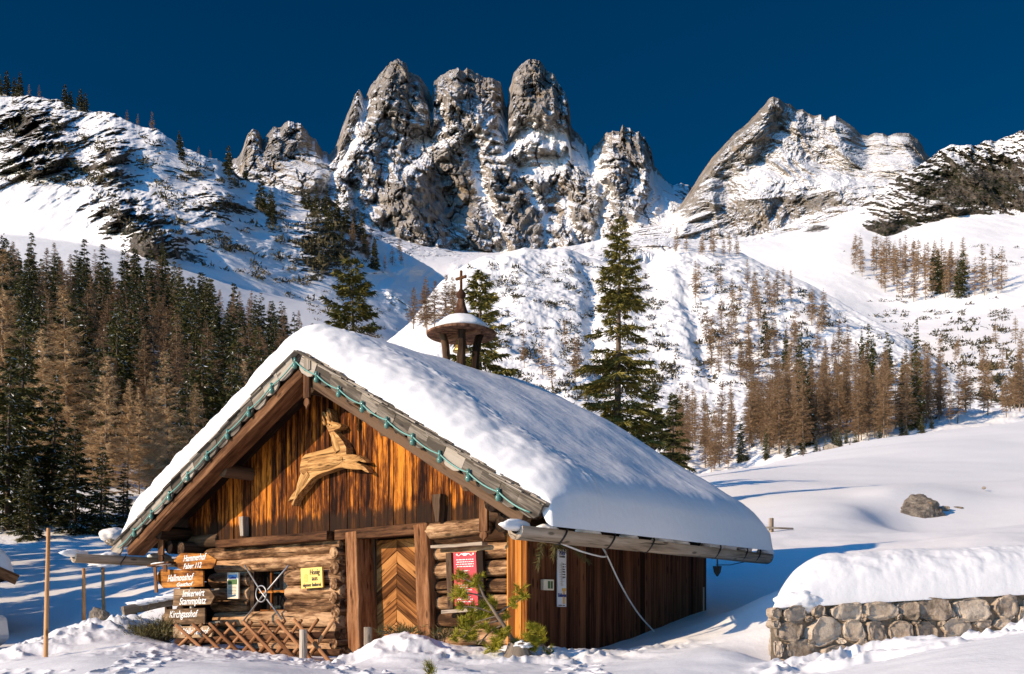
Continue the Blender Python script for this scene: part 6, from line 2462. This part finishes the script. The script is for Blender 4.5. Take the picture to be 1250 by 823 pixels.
def one_mesh(proto):
    """trunk and crown in a single mesh, for trees a few pixels high"""
    kind, H, R, tr, cr = proto
    nv = len(tr.vertices)
    tv = np.empty(nv * 3, np.float32)
    tr.vertices.foreach_get('co', tv)
    q = np.empty(len(tr.polygons) * 4, np.int32)
    tr.polygons.foreach_get('vertices', q)
    q = q.reshape(-1, 4)
    tf = np.concatenate([q[:, [0, 1, 2]], q[:, [0, 2, 3]]])
    n2 = len(cr.vertices)
    cv = np.empty(n2 * 3, np.float32)
    cr.vertices.foreach_get('co', cv)
    mi = np.empty(len(cr.polygons), np.int32)
    cr.polygons.foreach_get('material_index', mi)
    cf = np.arange(n2).reshape(-1, 3)
    V = np.concatenate([tv.reshape(-1, 3), cv.reshape(-1, 3)])
    F = np.concatenate([tf, cf + nv])
    mats = list(cr.materials)
    return (kind, H, R, raw_mesh(kind + '_tree', V, F, mats + [tr.materials[0]], np.concatenate([np.full(len(tf), len(mats)), mi])), None)


TR = random.Random(21)
NEAR_SPRUCE = [spruce_proto(31 + i, 22, 3.9 + .5 * i, 95, 95, .95, .30, snow=.06) for i in range(3)]
FAR_SPRUCE = [one_mesh(spruce_proto(41 + i, 18, 3.0 + .3 * i, 60, 34, 1.3, .50, snow=.04)) for i in range(3)]
NEAR_LARCH = [larch_proto(51 + i, 24, 4.0 + .4 * i, 170, 80, 1.15, .050) for i in range(4)]
GOLD_LARCH = [larch_proto(81 + i, 24, 4.2 + .4 * i, 190, 90, 1.15, .050, mat='goldlarch') for i in range(3)]
MID_LARCH = [larch_proto(61 + i, 20, 2.9 + .3 * i, 110, 60, 1.1, .062, h0=.18) for i in range(4)]
FAR_LARCH = [one_mesh(larch_proto(71 + i, 16, 2.4 + .3 * i, 50, 22, 1.5, .12, h0=.15)) for i in range(3)]

_WORD = {'spruce': 'spruce_tree', 'larch': 'larch_tree'}


def plant(proto, loc, h, label, group=None, wide=1.0, sink=.2):
    kind, H, R, tr, cr = proto
    s = h / H
    loc = Vector(loc) - Vector((0, 0, sink))
    rz = TR.uniform(0, 6.28)
    if cr is None:
        o = link(bpy.data.objects.new(_WORD[kind], tr))
    else:
        o = bpy.data.objects.new(_WORD[kind], None)
        o.empty_display_size = .3
        link(o)
        link(bpy.data.objects.new('trunk', tr), o)
        link(bpy.data.objects.new('crown', cr), o)
    o.location = loc
    o.rotation_euler = (TR.uniform(-.03, .03), TR.uniform(-.03, .03), rz)
    o.scale = (s * wide, s * wide, s)
    tag(o, label, kind, group)
    return o


# --- the three spruces standing close behind the hut
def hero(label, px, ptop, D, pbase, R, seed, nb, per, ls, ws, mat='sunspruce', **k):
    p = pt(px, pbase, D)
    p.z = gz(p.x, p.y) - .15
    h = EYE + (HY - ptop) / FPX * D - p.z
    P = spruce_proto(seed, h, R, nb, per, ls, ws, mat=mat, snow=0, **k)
    return plant(P, p, h, label, None, 1.0, .0)


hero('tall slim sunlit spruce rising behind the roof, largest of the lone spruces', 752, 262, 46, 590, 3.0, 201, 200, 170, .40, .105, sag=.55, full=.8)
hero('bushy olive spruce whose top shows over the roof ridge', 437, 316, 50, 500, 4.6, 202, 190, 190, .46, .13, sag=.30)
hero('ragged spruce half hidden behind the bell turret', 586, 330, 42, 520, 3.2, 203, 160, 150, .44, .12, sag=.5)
hero('small dark spruce at the foot of the tall slim one', 800, 468, 56, 600, 2.0, 204, 80, 90, .40, .12, mat='spruce', sag=.4)
hero('narrow young spruce between the tall slim one and the larches', 821, 480, 70, 600, 1.7, 205, 80, 80, .42, .13, mat='spruce', sag=.4)

# --- front row of the left forest, one by one
FRONT = [('l', 85, 345, 96, 655, 1.15, 'tallest bare tan larch in the front row of the left forest'),
         ('l', 128, 430, 92, 655, .95, 'tan larch with clear dark trunk, right of the tallest one'),
         ('l', 155, 462, 96, 650, .8, 'slim tan larch beside the one with the clear trunk'),
         ('l', 208, 425, 88, 650, 1.05, 'broad golden larch nearest the left eave of the hut'),
         ('l', 190, 450, 98, 640, .9, 'golden larch behind the broad one by the eave'),
         ('l', 238, 465, 100, 640, .95, 'rounded golden larch right of the broad one by the eave'),
         ('l', 298, 440, 120, 610, .85, 'lone tan larch standing just above the left roof edge'),
         ('l', 170, 470, 104, 640, .8, 'pale thin larch between the golden larches'),
         ('l', 50, 400, 108, 640, .95, 'grey-brown larch behind the tallest larch of the front row'),
         ('l', 4, 300, 110, 650, 1.0, 'high brown larch cut by the left edge of the view'),
         ('s', 30, 385, 84, 664, 1.05, 'dark green spruce with a yellowish top at the far left'),
         ('s', 8, 430, 80, 668, 1.1, 'black-green spruce at the left edge above the snowy eave'),
         ('s', 62, 450, 82, 664, 1.0, 'dark spruce under the tallest larch'),
         ('s', 92, 505, 79, 664, 1.15, 'low dark spruce with snowy boughs beside the tall stake'),
         ('s', 122, 540, 78, 663, 1.1, 'short broad dark spruce at the forest edge'),
         ('s', 150, 560, 80, 662, 1.0, 'small dark spruce beside the snow-buried rock'),
         ('s', 36, 560, 76, 667, 1.2, 'young dark spruce with snow patches in front of the left forest'),
         ('s', 178, 590, 84, 656, 1.0, 'small spruce tucked between the golden larches')]
for k, (t, px, ptop, D, pb, wd, lab) in enumerate(FRONT):
    p = ridge.at(px, 655) if D > 74 else None
    c = int(np.clip(round((px - ridge.pxs[0]) / (ridge.pxs[-1] - ridge.pxs[0]) * (len(ridge.pxs) - 1)), 0, len(ridge.pxs) - 1))
    r = int(np.argmin(np.abs(ridge.D[:ridge.nmain, c] - D)))
    p = ridge.vert(r, c)
    h = (EYE + (HY - ptop) / FPX * D) - p.z
    if t == 'l':
        plant(GOLD_LARCH[k % 3], p, h, lab, None, wd)
    else:
        plant(NEAR_SPRUCE[k % 3], p, h, lab, None, wd)

# --- spruces beside the lane, just out of the picture, whose long shadows lie over the left field
for k, (x, y, h) in enumerate(((-21.5, 23.5, 15), (-26, 29, 17), (-24.5, 33, 13), (-31, 37, 19), (-33, 43, 20), (-37, 49, 21), (-40, 55, 20), (-46, 60, 22), (-50, 64, 20))):
    plant(NEAR_SPRUCE[k % 3], (x, y, gz(x, y)), h, 'tall dark spruce standing by the lane behind the neighbouring hut', 'spruces by the lane', 1.0)

# --- the body of the left forest
band = [('low', 'in the lowest rows of the left forest'), ('middle', 'half way up the left forest'), ('high', 'in the upper left forest')]
placed = []


def clear(p, dmin):
    for q in placed:
        if (q - p).length < dmin:
            return False
    placed.append(p)
    return True


top_line = lambda px: np.interp(px, [-60, 0, 60, 120, 180, 230, 300, 340, 400], [338, 352, 372, 376, 378, 396, 440, 462, 490])
n, tries = 0, 0
while n < 330 and tries < 20000:
    tries += 1
    px = TR.uniform(-70, 385)
    c = int(round((px - ridge.pxs[0]) / (ridge.pxs[-1] - ridge.pxs[0]) * (len(ridge.pxs) - 1)))
    d = 106 + 296 * TR.random() ** .8
    r = int(np.argmin(np.abs(ridge.D[:ridge.nmain, c] - d)))
    p = ridge.vert(r, c)
    py = ridge.PY[r, c]
    if py < top_line(px) + 26 * float(pn(px / 31.0, 2.0)) + 22 * (TR.random() - .6) or (px > 300 and TR.random() > .45):
        continue
    if not clear(p, 3.5):
        continue
    b = 0 if d < 190 else 1 if d < 280 else 2
    spr = TR.random() < (.62, .66, .64)[b]
    h = TR.uniform(13, 22) if spr else TR.uniform(13, 20)
    zone = ', near the left edge' if px < 40 else ', above the tallest larch' if px < 130 else ', above the golden larches' if px < 225 else ', towards the roof edge'
    size = 'tall ' if h > 18.6 else 'middling ' if h > 15.5 else 'short '
    if spr:
        lab = size + 'dark spruce ' + band[b][1] + zone
        plant(NEAR_SPRUCE[n % 3] if b < 2 else FAR_SPRUCE[n % 3], p, h, lab, 'spruces ' + band[b][1], TR.uniform(.8, 1.1))
    else:
        lab = size + 'bare brown larch ' + band[b][1] + zone
        plant(NEAR_LARCH[n % 4] if b < 1 else MID_LARCH[n % 4], p, h, lab, 'larches ' + band[b][1], TR.uniform(.85, 1.2))
    n += 1


FAR_BATCH = []


def scatter(sheet, poly_px, n, kinds, hr, lab, grp, dmin=5, wide=(.85, 1.1), sink=.3, ymin=None):
    """plant n trees on a hillside, their feet inside a patch of that hillside"""
    P = np.array(poly_px, float)
    x0, y0 = P.min(0)
    x1, y1 = P.max(0)

    def inside(x, y):
        c = False
        j = len(P) - 1
        for i in range(len(P)):
            if (P[i, 1] > y) != (P[j, 1] > y) and x < (P[j, 0] - P[i, 0]) * (y - P[i, 1]) / (P[j, 1] - P[i, 1]) + P[i, 0]:
                c = not c
            j = i
        return c
    k, t = 0, 0
    while k < n and t < n * 60:
        t += 1
        x, y = TR.uniform(x0, x1), TR.uniform(y0, y1)
        if not inside(x, y):
            continue
        p = sheet.at(x, y)
        if not clear(p, dmin):
            continue
        pr = TR.choice(kinds)
        if lab is None:
            FAR_BATCH.append((pr, p - Vector((0, 0, sink)), TR.uniform(*hr), TR.uniform(*wide), TR.uniform(0, 6.28)))
            k += 1
            continue
        lb = lab(x, y) if callable(lab) else lab
        plant(pr, p, TR.uniform(*hr), lb, grp, TR.uniform(*wide), sink)
        k += 1


# sparse trees right of the left forest, and on the bluish slope
scatter(ridge, [(285, 400), (420, 430), (480, 440), (420, 480), (330, 470), (290, 450)], 20, MID_LARCH, (12, 18), lambda x, y: 'bare grey larch standing singly on the blue snow slope, %s' % ('by the forest edge' if x < 350 else 'left of the olive spruce' if x < 415 else 'right of the olive spruce'), 'single larches on the blue slope', 6)
scatter(ridge, [(425, 285), (480, 300), (500, 325), (470, 335), (430, 315)], 12, FAR_LARCH, (14, 20), 'tiny bare larch on the spur below the towers', 'larches on the spur', 7)
scatter(ridge, [(395, 255), (440, 290), (470, 330), (430, 330), (400, 300)], 10, FAR_SPRUCE, (16, 26), 'tiny dark spruce on the spur below the towers', 'spruces on the spur', 7)
for (px, py, h, t) in ((0, 118, 20, 's'), (8, 116, 23, 's'), (18, 114, 18, 's'), (24, 118, 22, 's'), (36, 114, 11, 'l'), (48, 118, 12, 'l'), (80, 132, 20, 's'), (86, 134, 16, 's'), (98, 136, 19, 's'), (104, 137, 16, 's'), (155, 148, 10, 'l'), (168, 154, 10, 'l'), (186, 160, 16, 'l'), (219, 182, 15, 's'), (222, 196, 18, 's'), (242, 188, 7, 'l'), (256, 194, 8, 'l'), (278, 215, 24, 's'), (300, 220, 16, 's'), (319, 258, 28, 's'), (330, 266, 22, 's'), (332, 275, 24, 's'), (370, 250, 16, 's'), (376, 256, 20, 's'), (385, 262, 22, 's'), (404, 268, 18, 'l')):
    p = ridge.at(px, max(py, float(ridge.PY[ridge.nmain - 2, int((px + 220) / 920 * 979)]) + 1))
    if t == 's':
        plant(FAR_SPRUCE[px % 3], p, h, 'tiny dark spruce standing on the crest of the left ridge' if py < 200 else 'tiny dark spruce on the upper right flank of the left ridge', 'spruces on the ridge crest' if py < 200 else 'spruces on the ridge flank', 1.05)
    else:
        plant(FAR_LARCH[px % 3], p, h, 'tiny bare larch standing on the crest of the left ridge' if py < 200 else 'tiny bare larch low on the flank of the left ridge', 'larches on the ridge crest' if py < 200 else 'larches on the ridge flank', 1.1)

# the brown larch clump left of the turret
scatter(moraine, [(505, 400), (556, 396), (556, 410), (505, 415)], 7, MID_LARCH, (18, 24), 'reddish brown larch in the clump left of the bell turret', 'larch clump left of the turret', 3, (1.2, 1.5))
# the moraine hill: thin larches, a few spruces
scatter(moraine, [(835, 330), (960, 355), (1010, 400), (1000, 440), (870, 440), (840, 400)], 40, FAR_LARCH, (10, 16), None, None, 6)
scatter(moraine, [(815, 306), (905, 310), (900, 316), (815, 314)], 12, FAR_LARCH, (10, 15), None, None, 4)
scatter(moraine, [(860, 440), (1030, 440), (1080, 460), (1050, 490), (860, 480)], 26, MID_LARCH, (10, 17), lambda x, y: 'thin brown larch on the slope directly above the %s of the grove' % ('left end' if x < 920 else 'middle' if x < 1000 else 'right end'), 'larches above the grove', 5)
scatter(moraine, [(640, 430), (700, 400), (720, 470), (640, 480)], 7, FAR_LARCH, (10, 15), 'faint thin larch on the open hill right of the bell turret', 'larches right of the turret', 6)
scatter(moraine, [(930, 430), (1120, 450), (1100, 480), (960, 470), (880, 410)], 11, FAR_SPRUCE, (9, 18), lambda x, y: 'dark slim spruce among the thin larches above the %s' % ('left part of the grove' if x < 1000 else 'right part of the grove'), 'spruces above the grove', 7, (.6, .8))
# the dense grove along the meadow's edge
scatter(moraine, [(905, 553), (960, 556), (1000, 548), (1060, 541), (1150, 522), (1150, 505), (1040, 510), (920, 525)], 96, NEAR_LARCH, (11.5, 16.5), lambda x, y: 'brown larch in the %s of the dense grove by the meadow, %s' % ('left end' if x < 960 else 'left half' if x < 1020 else 'right half' if x < 1085 else 'right end', 'front row' if y > 541 - (x - 960) * .13 else 'middle rows' if y > 527 - (x - 960) * .12 else 'back row'), 'larches of the dense grove', 2.2, (.70, .95))
scatter(moraine, [(815, 585), (890, 580), (900, 545), (820, 540)], 26, NEAR_LARCH, (10, 15.5), lambda x, y: 'tan larch left of the dense grove, %s' % ('just above the snowy roof end' if x < 850 else 'beside the grove' if x > 880 else 'between the roof end and the grove'), 'larches left of the grove', 3, (.7, .95))
scatter(moraine, [(1150, 520), (1250, 508), (1250, 498), (1150, 505)], 18, MID_LARCH, (8, 13), lambda x, y: 'low brown larch in the thin row right of the dense grove%s' % (', next to it' if x < 1190 else ', towards the right edge'), 'larches right of the grove', 4, (.9, 1.2))
for (px, py, h, lab) in ((1118, 523, 15, 'slim dark spruce at the right end of the dense grove'), (984, 545, 17, 'dark spruce poking above the middle of the grove'), (905, 565, 9, 'dark low spruce at the left end of the grove'), (935, 560, 6, 'short dark spruce on the snow edge before the grove'), (1102, 520, 13, 'dark spruce just behind the right end of the grove')):
    plant(NEAR_SPRUCE[1], moraine.at(px, py), h, lab, None, .75)
scatter(moraine, [(900, 566), (1000, 556), (1140, 528), (1140, 522), (1000, 548), (900, 558)], 20, NEAR_SPRUCE, (1.6, 4.0), 'knee-high dark spruce in the undergrowth below the dense grove', 'young spruces under the grove', 2, (1.0, 1.4))
# the slope under the dark cliff
scatter(cliff, [(1040, 318), (1110, 322), (1230, 350), (1228, 362), (1110, 372), (1045, 345)], 60, FAR_LARCH, (22, 34), None, None, 6, (.8, 1.1))
scatter(cliff, [(1140, 352), (1175, 352), (1175, 366), (1140, 362)], 5, FAR_SPRUCE, (26, 36), 'tiny dark spruce in the larch belt below the dark cliff', 'spruces below the dark cliff', 6)
scatter(cliff, [(1100, 420), (1250, 420), (1250, 495), (1160, 495)], 14, FAR_LARCH, (9, 15), None, None, 8)

_V, _F, _I, _o = [], [], [], 0
for (pr, loc, h, wd, rz) in FAR_BATCH:
    me = pr[3]
    v = np.empty(len(me.vertices) * 3, np.float32)
    me.vertices.foreach_get('co', v)
    f = np.empty(len(me.polygons) * 3, np.int32)
    me.polygons.foreach_get('vertices', f)
    q = np.empty(len(me.polygons), np.int32)
    me.polygons.foreach_get('material_index', q)
    v = v.reshape(-1, 3) * (h / pr[1])
    c, s_ = math.cos(rz), math.sin(rz)
    _V.append(np.stack([(v[:, 0] * c - v[:, 1] * s_) * wd, (v[:, 0] * s_ + v[:, 1] * c) * wd, v[:, 2]], -1) + np.array(loc[:]))
    _F.append(f.reshape(-1, 3) + _o)
    _I.append(q)
    _o += len(v)
tag(mesh_obj('far_larches', raw_mesh('far_larches', np.concatenate(_V), np.concatenate(_F), list(FAR_LARCH[0][3].materials), np.concatenate(_I))), kind='stuff')



# ------------------------------------------------------------------ dwarf pine and alder scrub, too many to count
def scrub(name, sheet, patches, mat, seed):
    rg = np.random.RandomState(seed)
    Vs, Fs, off = [], [], 0
    for (n, poly, s0, s1, k) in patches:
        poly = np.array(poly, float)
        (x0, y0), (x1, y1) = poly.min(0), poly.max(0)
        done = 0
        for _ in range(n * 14):
            if done >= n:
                break
            x, y = rg.uniform(x0, x1), rg.uniform(y0, y1)
            c = False
            j = len(poly) - 1
            for i in range(len(poly)):
                if (poly[i, 1] > y) != (poly[j, 1] > y) and x < (poly[j, 0] - poly[i, 0]) * (y - poly[i, 1]) / (poly[j, 1] - poly[i, 1]) + poly[i, 0]:
                    c = not c
                j = i
            if not c or float(fbm(x / 22.0, y / 13.0, seed, o=2)) < rg.uniform(-.10, .42):
                continue
            p = np.array(sheet.at(x, y)[:])
            s = rg.uniform(s0, s1) * (1 if rg.rand() > .15 else 1.6)
            q = rg.normal(size=(k, 3)) * np.array([s, s * .8, s * .22]) * .55 + p + np.array([0, 0, s * .12])
            d = unit(rg.normal(size=(k, 3)) + np.array([0, 0, .8]))
            S = unit(np.cross(d, rg.normal(size=(k, 3))))
            V, F = soup(q, d, S, s * rg.uniform(.3, .8, k), s * rg.uniform(.15, .35, k))
            Vs.append(V)
            Fs.append(F + off)
            off += len(V)
            done += 1
    me = raw_mesh(name, np.concatenate(Vs), np.concatenate(Fs), [mat])
    return tag(mesh_obj(name, me), kind='stuff')


scrub('dwarf_pine_scrub', moraine, [(620, [(570, 330), (690, 312), (800, 330), (840, 470), (700, 500), (590, 440)], .9, 2.3, 18), (380, [(840, 312), (960, 345), (1090, 420), (1060, 480), (850, 470)],1.0, 2.4, 18), (240, [(800, 460), (1150, 470), (1150, 515), (830, 560)], .5, 1.3, 16), (60, [(560, 440), (700, 460), (700, 540), (600, 540)], .5, 1.2, 16)], M['scrub'], 3)
scrub('alder_scrub', cliff, [(300, [(1060, 380), (1250, 380), (1250, 500), (1150, 490), (1080, 420)], 1.4, 3.6, 18), (110, [(1020, 300), (1250, 300), (1250, 380), (1060, 370)], 1.6, 3.6, 14)], M['scrub'], 5)
scrub('ridge_scrub', ridge, [(260, [(60, 170), (190, 170), (330, 240), (420, 300), (400, 360), (250, 330), (140, 270)], 2.0, 5.0, 22), (90, [(0, 130), (100, 150), (120, 230), (0, 230)], 2, 5, 22), (90, [(300, 330), (420, 330), (520, 390), (440, 430)], 1.2, 3, 16), (150, [(350, 235), (440, 280), (450, 330), (370, 330)], 2.5, 6, 24)], M['scrub'], 7)
